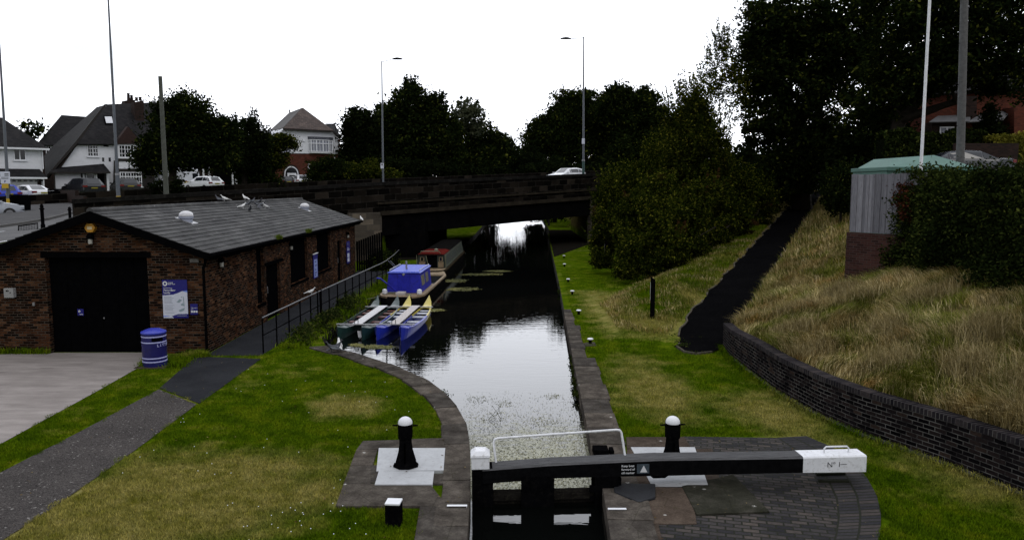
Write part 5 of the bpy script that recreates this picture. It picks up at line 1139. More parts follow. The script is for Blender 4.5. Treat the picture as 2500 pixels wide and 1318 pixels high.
# --- brick semi behind the garden tree
h = House('brick_villa', 'dark brick house mostly hidden behind the garden tree', 470, 80)
h.slab('wall', [(378, 385), (590, 385), (590, 462), (378, 470)], 0, 8, M_BRDK)
h.poly('roof', [(395, 300, 4), (580, 300, 4), (606, 388, -.4), (360, 388, -.4)], M_ROOF1)
h.window(377, 414, 410, 447, d=-.05, cols=2, rows=2, glass=M_CURT); h.window(499, 352, 520, 372, cols=2)
h.slab('garage_door', [(523, 412), (572, 412), (572, 458), (523, 460)], -.35, .06, M_STEEL)
b = MB(); [b.box(h.p(x, 440, -.5).x, h.p(x, 440, -.5).x + .16, -.5, -.36, -.3, h.p(x, 405, -.5).z) for x in (496, 510, 567, 575)]; b.build('porch_post', M_UPVC, h.r)
# --- hipped house on the right of the group
h = House('hipped_house', 'white and red-brick house with a brown hipped roof and arched door', 750, 86)
h.slab('lower_wall', [(672, 374), (826, 374), (826, 460), (672, 460)], .1, 9, M_BRRED)
h.slab('upper_wall', [(693, 316), (812, 320), (827, 335), (827, 376), (672, 374), (672, 330)], 0, 9, M_REND)
E1, E2 = (691, 315, -.4), (814, 321, -.4)
ap = (739, 265, 4.5); ap2 = (707, 277, 9.5)
h.poly('roof', [E1, E2, ap], M_ROOF2, .1); h.poly('side_roof', [ap, ap2, (655, 325, 9.5), E1], pm('lead_brown', (.062, .058, .057), .9, .2, 4), .1)
h.poly('rear_roof', [(795, 302, 3), (818, 302, 3), (832, 338, 1.5), (822, 334, .5), (814, 321, -.38)], M_ROOF1, .1)
h.slab('gutter', [(691, 315), (814, 320), (828, 335), (828, 339), (812, 323), (691, 318)], -.46, .08, M_TIM)
# bay window (five faces), door arch
a_, c_ = h.p(752, 340), h.p(813, 375); R_w = (c_.x - a_.x) / 2; cxw = (c_.x + a_.x) / 2
b = MB(); g_ = MB(); f_ = MB(); segs = [(cxw - R_w * math.cos(R(t_)), -.55 * math.sin(R(t_))) for t_ in (0, 30, 60, 90, 120, 150, 180)]
z0, z1 = h.p(780, 372).z, h.p(780, 342).z
b.prism([(x, y) for x, y in segs], z0 - .12, z0, 0); f_.prism([(x * 1.0 + (x - cxw) * .03, y * 1.06) for x, y in segs], z1, z1 + .32); g_.prism([(cxw + (x - cxw) * .97, y * .93) for x, y in segs], z0, z1)
for (x, y) in segs: b.tube([(x, y, z0), (x, y, z1)], .07, 6)
for (p, q) in zip(segs[:-1], segs[1:]):
    for zz_ in (z0 + .05, z0 + (z1 - z0) * .68, z1 - .04): b.tube([(*p, zz_), (*q, zz_)], .05, 6)
    mx = ((p[0] + q[0]) / 2, (p[1] + q[1]) / 2); b.tube([(*mx, z0), (*mx, z1)], .035, 5)
bw = b.build('bay_window', M_UPVC, h.r); g_.build('pane', M_CURT, bw); f_.build('lead_roof', pm('lead', (.03, .032, .045), .6, .5, 6, dirt=(.35, .36, .4)), bw)
h.window(690, 340, 711, 373, cols=2, glass=M_CURT); h.box('alarm_box', (739, 340), (745, 346), -.12, -.01, M_UPVC)
p0, p1 = h.p(694, 405), h.p(730, 460); w2 = (p1.x - p0.x) / 2; cx2 = (p1.x + p0.x) / 2; zc = h.p(712, 425).z; zt_ = h.p(712, 406).z
def arch(r_, y0, y1, nm, m, zlo=-.3, ri=None):
    b = MB(); rz_ = (zt_ - zc) * r_; A_ = [(cx2 + w2 * r_ * math.cos(R(t_)), zc + rz_ * math.sin(R(t_))) for t_ in range(0, 181, 15)]
    A_ = [(cx2 + w2 * r_, zlo)] + A_ + [(cx2 - w2 * r_, zlo)]; b.hexa([(x, y0, z) for x, z in A_], [(x, y1, z) for x, z in A_]); return b.build(nm, m, h.r)
arch(1.22, .09, .04, 'brick_arch', M_BRDK); arch(1.0, .05, .02, 'door_frame', M_UPVC); arch(.86, .03, .0, 'fanlight', M_DARKG)
b = MB(); b.box(cx2 - w2 * .62, cx2 + w2 * .62, -.07, .01, -.3, zc + .1); dr = b.build('door', M_UPVC, h.r); b = MB(); b.box(cx2 - w2 * .38, cx2 + w2 * .38, -.09, -.072, .95, zc - .12); b.build('pane', M_DARKG, dr)
b = MB(); [b.box(h.p(825, 350).x, h.p(825, 350).x + .3, -.03, -.002, zz_, zz_ + .3) for zz_ in np.arange(h.p(825, 372).z, h.p(825, 340).z, .6)]; b.build('quoin', M_BRRED, h.r)
b = MB(); q = h.p(816, 380); b.tube([(q.x, -.06, h.p(816, 335).z), (q.x, -.06, 0)], .06, 6); b.build('drainpipe', M_UPVC, h.r)
h.slab('side_window', [(752, 400), (757, 400), (757, 430), (752, 430)], .02, .06, M_UPVC)
b = MB(); q = h.p(707, 272, 9.4); b.tube([(q.x, q.y, q.z - .6), (q.x, q.y, q.z + .2)], .08, 6); b.build('finial', M_ROOF1, h.r)
# --- red house on the right
class HouseR(House):
    pass
h = House('red_brick_house', 'red-brick house glimpsed beneath the big trees behind the hedge', 2380, 50)
h.B.z = 5.0; h.r.location = h.B
h.r.rotation_euler.z = 0
def hp(px, py, d=0): q = AT(px, py, 50 + d) - h.B; return q
h.p = hp
h.slab('wall', [(2262, 235), (2520, 215), (2620, 215), (2620, 400), (2262, 400)], 0, 7, M_BRRED)
h.slab('chimney_breast', [(2355, 235), (2385, 235), (2385, 300), (2355, 295)], -.5, .48, M_BRDK)
h.poly('porch_roof', [(2290, 283, -.02), (2372, 280, -.02), (2368, 296, -1.3), (2268, 298, -1.3)], pm('lead_grey', (.09, .09, .095), .6, .3, 4), .06)
h.poly('porch_roof', [(2395, 278, -.02), (2470, 268, -.02), (2450, 292, -1.3), (2362, 298, -1.3)], pm('lead_grey', (.09, .09, .095), .6, .3, 4), .06)
h.slab('porch_wall', [(2275, 299), (2360, 299), (2360, 345), (2275, 345)], -.9, .88, M_BRDK); h.slab('recess', [(2375, 294), (2455, 290), (2455, 345), (2375, 345)], -.06, .04, M_STEEL)
h.window(2294, 310, 2328, 328, d=-.92, cols=2, glass=M_CURT); h.slab('side_wall', [(2476, 262), (2520, 262), (2520, 350), (2476, 350)], -1.2, 1.18, M_BRRED)
h.poly('roof', [(2240, 236, -.4), (2660, 214, -.4), (2660, 140, 4), (2260, 160, 4)], M_ROOF1)
# ------------------------------------------------------------------ cars
M_TYRE = pm('tyre', (.012, .012, .012), .8, .2, 9); M_RIM = pm('rim', (.20, .20, .21), .3, .1, 9, .5, .5); M_CGL = pm('car_glass', (.010, .012, .016), .08, .1, 3, .6); M_TRED = pm('tail_light', (.13, .008, .006), .25, .1, 3, .5); M_HL = pm('head_light', (.40, .42, .45), .15, .1, 3, .5); M_PLY = pm('plate_yellow', (.22, .18, .02), .5, .1, 3)
SHAPES = dict(
 hatch=[(0, .42, .78, .80, .80, .72), (.10, .25, .93, .98, .85, .70), (.42, .22, .97, 1.38, .87, .58), (1.1, .22, .97, 1.47, .87, .61), (2.2, .22, .95, 1.42, .87, .60), (2.95, .22, .93, .97, .86, .70), (3.65, .25, .80, .84, .82, .64), (3.95, .38, .60, .64, .72, .52)],
 saloon=[(0, .42, .84, .87, .80, .72), (.12, .26, 1.0, 1.04, .86, .72), (.75, .24, 1.0, 1.06, .88, .72), (1.45, .22, .98, 1.40, .89, .58), (2.3, .22, .96, 1.44, .89, .60), (2.9, .22, .95, 1.36, .89, .58), (3.5, .22, .92, .98, .88, .70), (4.3, .25, .80, .85, .84, .66), (4.6, .38, .6, .64, .74, .52)],
 suv=[(0, .48, .95, .98, .86, .76), (.10, .32, 1.08, 1.15, .91, .74), (.45, .28, 1.10, 1.62, .93, .64), (1.2, .28, 1.10, 1.70, .93, .66), (2.5, .28, 1.08, 1.65, .93, .65), (3.3, .28, 1.05, 1.12, .92, .76), (4.2, .32, .95, 1.0, .88, .70), (4.5, .45, .75, .80, .80, .60)],
 van=[(0, .42, 1.2, 2.15, .94, .82), (.06, .30, 1.2, 2.3, .95, .84), (.3, .28, 1.2, 2.38, .96, .85), (3.2, .28, 1.15, 2.38, .96, .85), (4.0, .28, 1.12, 2.2, .96, .80), (4.7, .28, 1.1, 1.2, .95, .8), (5.2, .32, .9, 1.0, .9, .7), (5.4, .45, .7, .75, .8, .6)])
def carbody(shape, col, name, lab, loc, rz, grp, chev=False, cat='car'):
    st = SHAPES[shape]; r = thing(name, lab, cat, loc, rz, grp)
    cm = pm('car_paint_' + str(col), col, .25, .05, 3, .5)
    def sec(a): x, zl, zb2, zt, hb, ht = a; return [(x, -hb * .9, zl), (x, -hb, zl + .18), (x, -hb, (zl + zb2) / 2), (x, -hb * .97, zb2), (x, -ht, zt - .03), (x, -ht * .8, zt), (x, ht * .8, zt), (x, ht, zt - .03), (x, hb * .97, zb2), (x, hb, (zl + zb2) / 2), (x, hb, zl + .18), (x, hb * .9, zl)]
    b = MB(); S = [sec(a) for a in st]; n = 12
    for a, c in zip(S[:-1], S[1:]): b.add(a + c, [(k, (k + 1) % n, n + (k + 1) % n, n + k) for k in range(n)])
    b.add(S[0], [tuple(range(n))]); b.add(S[-1], [tuple(range(n - 1, -1, -1))]); b.build('body', cm, r, smooth=True, ang=50, bevel=0)
    # glazing
    def cab(a): return a[3] - a[2] > .25
    gl = MB()
    for i in range(len(st) - 1):
        A, B_ = st[i], st[i + 1]
        if shape == 'van' and i < 3: continue
        if cab(A) or cab(B_):
            for s_ in (-1, 1):
                P0 = [Vector((a[0], s_ * a[4] * .97, a[2])) for a in (A, B_)]; P1 = [Vector((a[0], s_ * a[5], a[3] - .03)) for a in (A, B_)]
                q = [P0[0].lerp(P1[0], .1), P0[1].lerp(P1[1], .1), P0[1].lerp(P1[1], .88), P0[0].lerp(P1[0], .88)]
                c_ = sum(q, Vector()) / 4; q = [c_ + (v - c_) * .93 + Vector((0, s_ * .012, .003)) for v in q]; gl.add(q, [(0, 1, 2, 3)])
            if cab(A) != cab(B_):   # windscreen or rear screen
                q = [Vector((A[0], -A[5] * .82, A[3])), Vector((A[0], A[5] * .82, A[3])), Vector((B_[0], B_[5] * .82, B_[3])), Vector((B_[0], -B_[5] * .82, B_[3]))]
                c_ = sum(q, Vector()) / 4; nn = (q[1] - q[0]).cross(q[2] - q[0]).normalized(); nn = nn if nn.z > 0 else -nn; gl.add([c_ + (v - c_) * .86 + nn * .012 for v in q], [(0, 1, 2, 3)])
    if shape == 'van': gl.add([(-.012, -.7, 1.35), (-.012, -.06, 1.35), (-.012, -.06, 1.9), (-.012, -.7, 1.9)], [(0, 1, 2, 3)]) and None
    gl.build('window', M_CGL, r)
    L_ = st[-1][0]; zl = .32 if shape != 'suv' else .36
    for x in (L_ * .2, L_ * .8):
        for s_ in (-1, 1):
            hb = st[2][4]; wh = MB(); wh.tube([(x, s_ * (hb - .2), zl), (x, s_ * (hb + .012), zl)], zl, 18); o = wh.build('wheel', M_TYRE, r)
            wh = MB(); wh.tube([(x, s_ * (hb + .005), zl), (x, s_ * (hb + .02), zl)], zl * .62, 14); wh.build('rim', M_RIM, o)
    z1 = st[1][2]; hb = st[1][4]
    for s_ in (-1, 1):
        b = MB(); b.box(-.005, .14, min(s_ * hb * .62, s_ * (hb + .006)), max(s_ * hb * .62, s_ * (hb + .006)), z1 - .18, z1 - .03); b.build('tail_light', M_TRED, r, bevel=.01)
        zh = st[-2][2]; b = MB(); b.box(L_ - .24, L_ - .02, min(s_ * .48, s_ * .78), max(s_ * .48, s_ * .78), zh - .16, zh - .03); b.build('head_light', M_HL, r, bevel=.01)
        b = MB(); xm = L_ * .68; b.box(xm, xm + .12, min(s_ * (hb), s_ * (hb + .16)), max(s_ * hb, s_ * (hb + .16)), st[-3][2] + .02, st[-3][2] + .14); b.build('wing_mirror', cm, r, bevel=.01)
    b = MB(); b.box(-.02, -.004, -.26, .26, z1 - .22 if shape != 'suv' else z1 - .30, z1 - .11 if shape != 'suv' else z1 - .19); b.build('number_plate', M_PLY, r)
    b = MB(); b.box(-.03, .10, -hb * .85, hb * .85, st[0][1] - .02, st[0][1] + .06); b.build('bumper', M_TYRE, r)
    if chev:
        b = MB(); y = -.9; k = 0
        for k in range(7):
            y0_ = -.9 + k * .27; s_ = 1 if k < 3 else -1
            b.add([(-.012, y0_, .5), (-.012, y0_ + .13, .5), (-.012, y0_ + .13 + s_ * .25, 1.05), (-.012, y0_ + s_ * .25, 1.05)], [(0, 1, 2, 3)])
        b.build('chevron', pm('chevron_red', (.14, .012, .008), .4, .1, 3), r)
        b = MB(); b.add([(-.008, -.92, .48), (-.008, .92, .48), (-.008, .92, 1.08), (-.008, -.92, 1.08)], [(0, 1, 2, 3)]); b.build('hazard_panel', pm('hazard_yellow', (.36, .31, .10), .4, .1, 3), r)
        b = MB(); b.add([(1.0, .975, .9), (2.4, .975, .9), (1.6, .955, 1.9), (1.2, .955, 1.9)], [(0, 1, 2, 3)]); b.build('livery_stripe', pm('violet', (.12, .10, .33), .4, .1, 3), r)
        b = MB(); b.box(.4, 3.2, -.6, -.5, 2.42, 2.5); b.box(.4, 3.2, .5, .6, 2.42, 2.5); [b.box(xx, xx + .06, -.7, .7, 2.38, 2.44) for xx in (.6, 1.6, 2.8)]; b.build('roof_rack', M_UPVC, r)
    return r
def putcar(shape, col, name, lab, px, Y, az, grp='cars parked outside the houses', row=None, **kw):
    p = AT(px, 460, Y); z = H(p.x, p.y) if row is None else AT(px, row, Y).z; return carbody(shape, col, name, lab, (p.x, p.y, z), az, grp, **kw)
AZN = math.atan2(NV.y, NV.x)
putcar('hatch', (.010, .030, .33), 'parked_car', 'bright blue car partly cut by the left frame edge', 22, 57, AZN + R(3), row=499)
putcar('saloon', (.60, .61, .64), 'parked_car', 'white saloon seen from behind on the left drive', 108, 59, AZN + R(14), row=497)
putcar('suv', (.012, .013, .017), 'parked_car', 'black tall car with roof rails in front of the porch', 231, 65, AZN + R(10), row=483)
putcar('hatch', (.008, .008, .009), 'parked_car', 'black car parked beneath the bay window', 320, 66, AZN - R(2), row=476)
putcar('hatch', (.58, .59, .62), 'parked_car', 'white hatchback beside the striped van', 531, 72, AZN + R(16), row=468)
putcar('hatch', (.58, .59, .62), 'parked_car', 'white hatchback by the arched front door', 743, 84, AZN - R(14), row=459)
putcar('hatch', (.008, .008, .009), 'parked_car', 'black hatchback just left of the arched door', 706, 84, AZN, row=461)
putcar('van', (.52, .53, .58), 'service_van', 'white van with red and yellow hazard stripes behind the tree trunk', 470, 76, AZN + R(16), row=470, chev=True, cat='van')
putcar('hatch', (.30, .32, .36), 'parked_car', 'silver car nose at the left frame edge by the grass verge', -150, 43, AZN - R(90), None, row=537)
p = W(ST(*AT(1420, 430, 71).xy)[0], 4.5); z = 3.25 + .045 * ST(p.x, p.y)[0] + .09
carbody('hatch', (.62, .63, .66), 'passing_car', 'white car crossing the bridge behind the parapet', (p.x - 1.2, p.y - 1.1, z), ANG + R(180), None).location = (p.x + 1.0, p.y + 1.2, z)
p = AT(2455, 460, 37); carbody('saloon', (.03, .033, .04), 'parked_car', 'dark car roof showing above the hedge on the right', (p.x, p.y, H(p.x, p.y) + .1), R(172), None)
# ------------------------------------------------------------------ street lamps and poles
M_POLE = pm('lamp_pole', (.075, .085, .10), .45, .15, 3, .4); M_POLEG = pm('lamp_pole_green', (.020, .050, .045), .45, .15, 3, .4); M_YB = pm('yellow_band', (.42, .27, .02), .5, .1, 4)
def street_lamp(px_top, py_top, px_bot, Y, arm, lab, hd=None, low=M_POLE, group='street lamps along the road'):
    t_ = AT(px_top, py_top, Y); p = AT(px_bot, 460, Y); z = H(p.x, p.y); 
    if -9 < p.x < 6.9: z = 3.25 + .045 * ST(p.x, p.y)[0] + .1
    r = thing('street_lamp', lab, 'street lamp', (p.x, p.y, z), 0, group); hh = t_.z - z; lx = t_.x - p.x
    MB().tube([(0, 0, -.2), (lx * .15, 0, hh * .16)], [.13, .125], 12).build('base_column', low, r, smooth=True)
    MB().tube([(lx * .15, 0, hh * .16), (lx * .5, 0, hh * .5), (lx, 0, hh)], [.10, .085, .055], 12).build('column', M_POLE, r, smooth=True)
    b = MB(); b.tube([(0, 0, .42), (lx * .03, 0, .72)], .137, 12); b.build('band', M_YB, r)
    b = MB(); b.tube([(lx * .16, 0, hh * .155), (lx * .16, 0, hh * .165)], .14, 12); b.build('collar', M_GALV, r)
    ax, az_ = arm; b = MB(); b.tube([(lx, 0, hh - .1), (lx + ax * .5, 0, hh - .1 + az_ * .55), (lx + ax, 0, hh - .1 + az_)], .03, 8); b.build('arm', M_POLE, r)
    s_ = 1 if ax > 0 else -1; b = MB(); cx_, cz_ = lx + ax, hh - .1 + az_
    for sc_ in (0,):
        prof = [(0, .03, .05), (.18, .10, .13), (.45, .17, .17), (.75, .16, .13), (.98, .05, .05)]
        rings = []
        for d_, w3_, h3_ in prof: rings.append([(cx_ + s_ * d_, w3_ * math.cos(R(a_)), cz_ + max(0, math.sin(R(a_))) * h3_ + min(0, math.sin(R(a_))) * .05) for a_ in range(0, 360, 45)])
        for A_, B_ in zip(rings[:-1], rings[1:]): b.add(A_ + B_, [(k, (k + 1) % 8, 8 + (k + 1) % 8, 8 + k) for k in range(8)])
        b.add(rings[0], [tuple(range(8))]); b.add(rings[-1], [tuple(range(8))])
    b.build('lamp_head', M_STEEL, r, smooth=True); return r
street_lamp(264, -6, 288, 50, (-.35, .0), 'tall grey street lamp rising past the gabled house')
street_lamp(-2, 98, 19, 50, (-.7, .1), 'street lamp at the left frame edge with parking sign')
street_lamp(932, 150, 935, 71, (.95, .28), 'street lamp with head to the right above the far trees', low=M_POLEG)
street_lamp(1425, 90, 1424, 71, (-1.15, -.1), 'street lamp with head to the left beside the white car', low=M_POLEG)
street_lamp(1696, 202, 1697, 105, (.8, .1), 'distant slim street lamp above the shrubs')
def sign_on(px, py, Y, w_, h_, m, lab, cat='sign', txt=None):
    p = AT(px, py, Y); r = thing('street_sign', lab, cat, p); MB().box(-w_ / 2, w_ / 2, -.03, .0, -h_ / 2, h_ / 2).build('plate', m, r); return r
r = sign_on(13, 434, 49.7, .62, .78, M_SIGNW, 'white parking notice plate fixed to the edge lamp column')
b = MB(); b.lathe([(.08, 0), (.08, .004)], 14); [b.box(-.12 + k * 0, .25, -.036, -.031, .22 - k * .1, .24 - k * .1) for k in range(0)]
b = MB(); [b.box(-.02, .25, -.036, -.031, z, z + .05) for z in (.22, .12)]; [b.box(-.25, .22, -.036, -.031, z, z + .03) for z in (.0, -.08)]; b.build('print', M_TXTK, r); text('P', .2, M_NAVY, r, face_m(-.07, -.033, -.32), bold=.006)
r = sign_on(13, 454, 49.7, .42, .3, M_YB, 'small yellow plate below the parking notice')
r = sign_on(933, 405, 70.8, .28, .5, M_SIGNW, 'small white plate with a black symbol on the middle lamp column'); MB().box(-.06, .06, -.036, -.031, .02, .18).build('symbol', M_TXTK, r)
r = sign_on(1424, 345, 70.8, .26, .5, M_SIGNW, 'small white camera box clamped to the lamp column near the white car')
M_POLEW = pm('pole_wood', (.065, .070, .058), .85, .35, 6, .2, bump=.4)
def wood_pole(pt, pb, Y, r0, r1, m, lab, name='telegraph_pole', stepbolts=True, cat='telegraph pole', zb3=None):
    a, c = AT(*pt, Y), AT(*pb, Y); z = H(c.x, c.y) if zb3 is None else zb3; r = thing(name, lab, cat, (c.x, c.y, z)); k = (z - a.z) / (c.z - a.z); bx = a.x + (c.x - a.x) * k - c.x
    MB().tube([(bx, 0, -.3), ((a.x - c.x + bx) / 2, 0, (a.z - z) / 2), (a.x - c.x, 0, a.z - z)], [r0, (r0 + r1) / 2, r1], 14).build('pole', m, r, smooth=True)
    if stepbolts:
        b = MB(); hh = a.z - z
        for i in range(7):
            f = .35 + i * .09; x = bx + (a.x - c.x - bx) * f; s_ = 1 if i % 2 else -1; b.tube([(x, 0, hh * f), (x + s_ * (r0 + .1), -.02, hh * f)], .012, 5)
        b.build('step_bolt', M_STEEL, r)
    return r
wood_pole((391, 187), (406, 470), 50, .17, .12, M_POLEW, 'weathered telegraph pole in front of the garden tree')
M_POLEW2 = pm('pole_grey_wood', (.085, .085, .085), .85, .35, 8, .2, bump=.4)
wood_pole((2356, -60), (2345, 376), 30, .155, .135, M_POLEW2, 'grey wooden telegraph pole before the red-brick house')
wood_pole((2273, -60), (2249, 400), 26.5, .055, .045, M_WHITE, 'slim white flagpole rising out of the hedge', 'flagpole', False, 'flagpole')
# low rails by the junction
def zat(px, py, Y): return AT(px, py, Y)
r = thing('guard_rail', 'short black mesh guard rail beside the road junction', 'guard rail', (0, 0, 0)); p, q = AT(45, 572, 32), AT(92, 562, 32.6); pz, qz = AT(45, 552, 32), AT(92, 545, 32.6); r.location = (p.x, p.y, p.z)
b = MB(); b.tube([tuple(p), tuple(pz), tuple(qz), tuple(q)], .03, 6); b.build('frame', M_STEEL, r, world=True); b = MB()
for k in range(1, 12): f = k / 12; b.tube([tuple(p.lerp(q, f)), tuple(pz.lerp(qz, f))], .007, 4)
for k in range(1, 5): f = k / 5; b.tube([tuple(p.lerp(pz, f)), tuple(q.lerp(qz, f))], .007, 4)
b.build('mesh', M_STEEL, r, world=True)
def bollard(px, pt, pb, Y, lab):
    a, c = AT(px, pt, Y), AT(px, pb, Y); r = thing('iron_post', lab, 'post', (c.x, c.y, c.z - .4)); hh = a.z - c.z + .4
    MB().lathe([(.09, 0), (.09, hh * .35), (.07, hh * .37), (.07, hh * .82), (.10, hh * .83), (.10, hh * .86), (.06, hh * .88), (.08, hh * .93), (.03, hh)], 12).build('post', M_STEEL, r, smooth=True)
bollard(105, 498, 553, 33, 'black iron post standing by the junction left of the gable'); bollard(171, 505, 532, 38.5, 'black iron post at the end of the long stone wall')
# brick planter wall / bins on the drive
h_ = AT(152, 470, 56); zb = H(h_.x, h_.y); r = thing('garden_wall', 'stepped dark garden wall between the two drives', 'wall', (h_.x, h_.y, zb), AZN)
MB().box(-4, 0, -.12, .12, -.3, 1.0).box(-6, -4.01, -.12, .12, -.3, .6).build('brickwork', M_BRDK, r)
for i, (px, Y, c_) in enumerate(((130, 56, .9), (146, 56.5, .9), (38, 47, 1.0), (58, 46.4, 1.0), (1e9, 0, 0))[:4]):
    p = AT(px, 470, Y); r = thing('wheelie_bin', ('black wheelie bin left of the pair beside the white garage', 'black wheelie bin right of the pair beside the white garage', 'dark wheelie bin behind the parking sign column', 'dark wheelie bin on the verge side of the parking sign')[i], 'wheelie bin', (p.x, p.y, H(p.x, p.y)), ANG, 'wheelie bins on the drives')
    b = MB(); b.hexa([(-.25, -.27, 0), (.25, -.27, 0), (.25, .27, 0), (-.25, .27, 0)], [(-.3, -.35, .95), (.3, -.35, .95), (.3, .35, .95), (-.3, .35, .95)]); b.build('bin', M_STEEL, r, bevel=.02)
    b = MB(); b.hexa([(-.31, -.37, .96), (.31, -.37, .96), (.31, .37, .96), (-.31, .37, .96)], [(-.28, -.3, 1.03), (.28, -.3, 1.03), (.28, .3, 1.08), (-.28, .3, 1.08)]); b.build('lid', M_STEEL, r, bevel=.02)
# ------------------------------------------------------------------ right side: fence, shed, low wall, barrier
t = NT('silver_boards'); P = t.n('ShaderNodeTexCoord').outputs['Object']; g = t.n('ShaderNodeNewGeometry')
c = t.ramp(g.outputs['Random Per Island'], [(0, (.10, .098, .110)), (.5, (.145, .142, .158)), (1, (.20, .197, .215))]); c = t.mix(.8, c, t.ramp(t.noise(P, 7, 7, .75, (6, 6, .6)), [(.3, (.45, .45, .47)), (.65, (1.3, 1.3, 1.3))]), 'MULTIPLY')
v = t.n('ShaderNodeTexVoronoi'); v.inputs['Scale'].default_value = 3.5; t.l(P, v.inputs[0]); c = t.mix(t.ramp(v.outputs[0], [(.06, (1, 1, 1)), (.10, (0, 0, 0))]), c, (.03, .03, .034)); M_SILV = t.fin(c, .85, .2)
fp = [AT(2079, 500, 24.6), AT(2160, 500, 23.6), AT(2260, 500, 22.4)]; r = thing('board_fence', 'silver-grey vertical board fence on a red brick base', 'fence', (fp[0].x, fp[0].y, 2.0))
ztf, zbf, zgf = 5.32, 3.48, 2.0
n = 24; b = MB()
L2 = (fp[2].xy - fp[0].xy); 
for i in range(n):
    a_, c_ = fp[0].xy + L2 * (i / n), fp[0].xy + L2 * ((i + .94) / n); o_ = .012 * (i % 2); nn = Vector((L2.y, -L2.x)).normalized() * (.02 + o_)
    zt2 = ztf + rnd.uniform(-.015, .015); b.hexa([(a_.x, a_.y, zbf), (c_.x, c_.y, zbf), (c_.x + nn.x, c_.y + nn.y, zbf), (a_.x + nn.x, a_.y + nn.y, zbf)], [(a_.x, a_.y, zt2), (c_.x, c_.y, zt2), (c_.x + nn.x, c_.y + nn.y, zt2), (a_.x + nn.x, a_.y + nn.y, zt2)])
b.build('board', M_SILV, r, world=True)
e0 = fp[0].xy - L2.normalized() * .06; e1 = fp[2].xy; nb_ = Vector((L2.y, -L2.x)).normalized()
M_BRWALL = brick('fence_brick', [(0, (.022, .008, .006)), (.5, (.042, .014, .010)), (1, (.060, .024, .018))], (.05, .04, .038), .225, .075, .010, mfade=.6, stain=.5)
b = MB(); q = [e0 + nb_ * .1, e1 + nb_ * .1, e1 - nb_ * .13, e0 - nb_ * .13]; b.hexa([(p.x, p.y, 1.6) for p in q], [(p.x, p.y, zbf - .02) for p in q])
q = [e0 - nb_ * .13, e0 - nb_ * .13 + Vector((.02, 0)), e0 - nb_ * 4 + Vector((.4, 0)), e0 - nb_ * 4]
b.build('brick_base', M_BRWALL, r, world=True)
# return side of the fence going back
b = MB()
for i in range(14):
    a_ = e0 - nb_ * (.02 + i * .2); c_ = e0 - nb_ * (.02 + i * .2 + .19); b.hexa([(a_.x, a_.y, zbf), (a_.x + .03, a_.y, zbf), (c_.x + .03, c_.y, zbf), (c_.x, c_.y, zbf)], [(a_.x, a_.y, ztf), (a_.x + .03, a_.y, ztf), (c_.x + .03, c_.y, ztf), (c_.x, c_.y, ztf)])
b.build('return_board', M_SILV, r, world=True)
M_GRNS = pm('green_sheet', (.050, .118, .095), .6, .2, 1.6, .3, dirt=(.040, .085, .070)); M_GRNL = pm('green_sheet_pale', (.085, .165, .140), .6, .15, 1.6, .3)
a_, c_ = AT(2140, 420, 29), AT(2425, 400, 27); r = thing('green_shed', 'low green metal shed with chamfered roof behind the board fence', 'shed', (a_.x, a_.y, 3.2))
x0, x1 = a_.x, c_.x; zr_ = AT(2240, 376, 28).z; zs = AT(2140, 408, 28.5).z
b = MB(); b.box(x0, x1 + .2, 28.2, 31, 2.6, zs - .15); b.build('wall', M_GRNS, r, world=True)
b = MB(); b.box(x0 - .05, x1 + .25, 28.1, 31.1, zs - .149, zs); b.build('eaves', M_GRNS, r, world=True, bevel=.02)
b = MB(); xm = AT(2185, 380, 29).x; b.hexa([(x0 + .15, 28.2, zs), (x1 + .1, 28.2, zs), (x1 + .1, 31, zs), (x0 + .15, 31, zs)], [(xm - .2, 29.0, zr_ - .12), (x1 - 1.0, 29.0, zr_ + .0), (x1 - 1.0, 30.3, zr_ + .0), (xm - .2, 30.3, zr_ - .12)]); b.build('roof', M_GRNL, r, world=True, bevel=.02)
p = AT(2360, 350, 41); r = thing('garden_wall', 'low dark brick garden wall behind the parked dark car', 'wall', (p.x, p.y, 5.0)); MB().box(-.6, 2.8, 0, .22, 0, AT(2360, 350, 41).z - 5.0).build('brickwork', M_BRDK, r)
p = AT(1993, 462, 60); r = thing('path_barrier', 'dark barrier with two white bars at the top of the ramp path', 'barrier', (p.x, p.y, H(p.x, p.y)))
za, zb3 = AT(1993, 450, 60).z - r.location.z, AT(1993, 463, 60).z - r.location.z; MB().box(-.50, .50, -.03, 0, za - .045, za + .045).build('top_bar', M_WHITE, r); MB().box(-.40, .40, -.03, 0, zb3 - .03, zb3 + .03).build('lower_bar', M_WHITE, r)
b = MB(); b.tube([(-.42, .04, -.2), (-.42, .04, za)], .04, 8); b.tube([(.42, .04, -.2), (.42, .04, za)], .04, 8); b.build('post', M_STEEL, r)
b = MB(); p = AT(882, 600, 44.6); r = thing('picket_gate', 'dark timber gate between workshop and bridge wall', 'gate', (p.x, p.y, 0), R(6))
for k in range(12): x = -.3 + k * .13; b.box(x, x + .11, 0, .03, .0, 1.75 + .05 * k)
b.build('boards', M_STEEL, r)
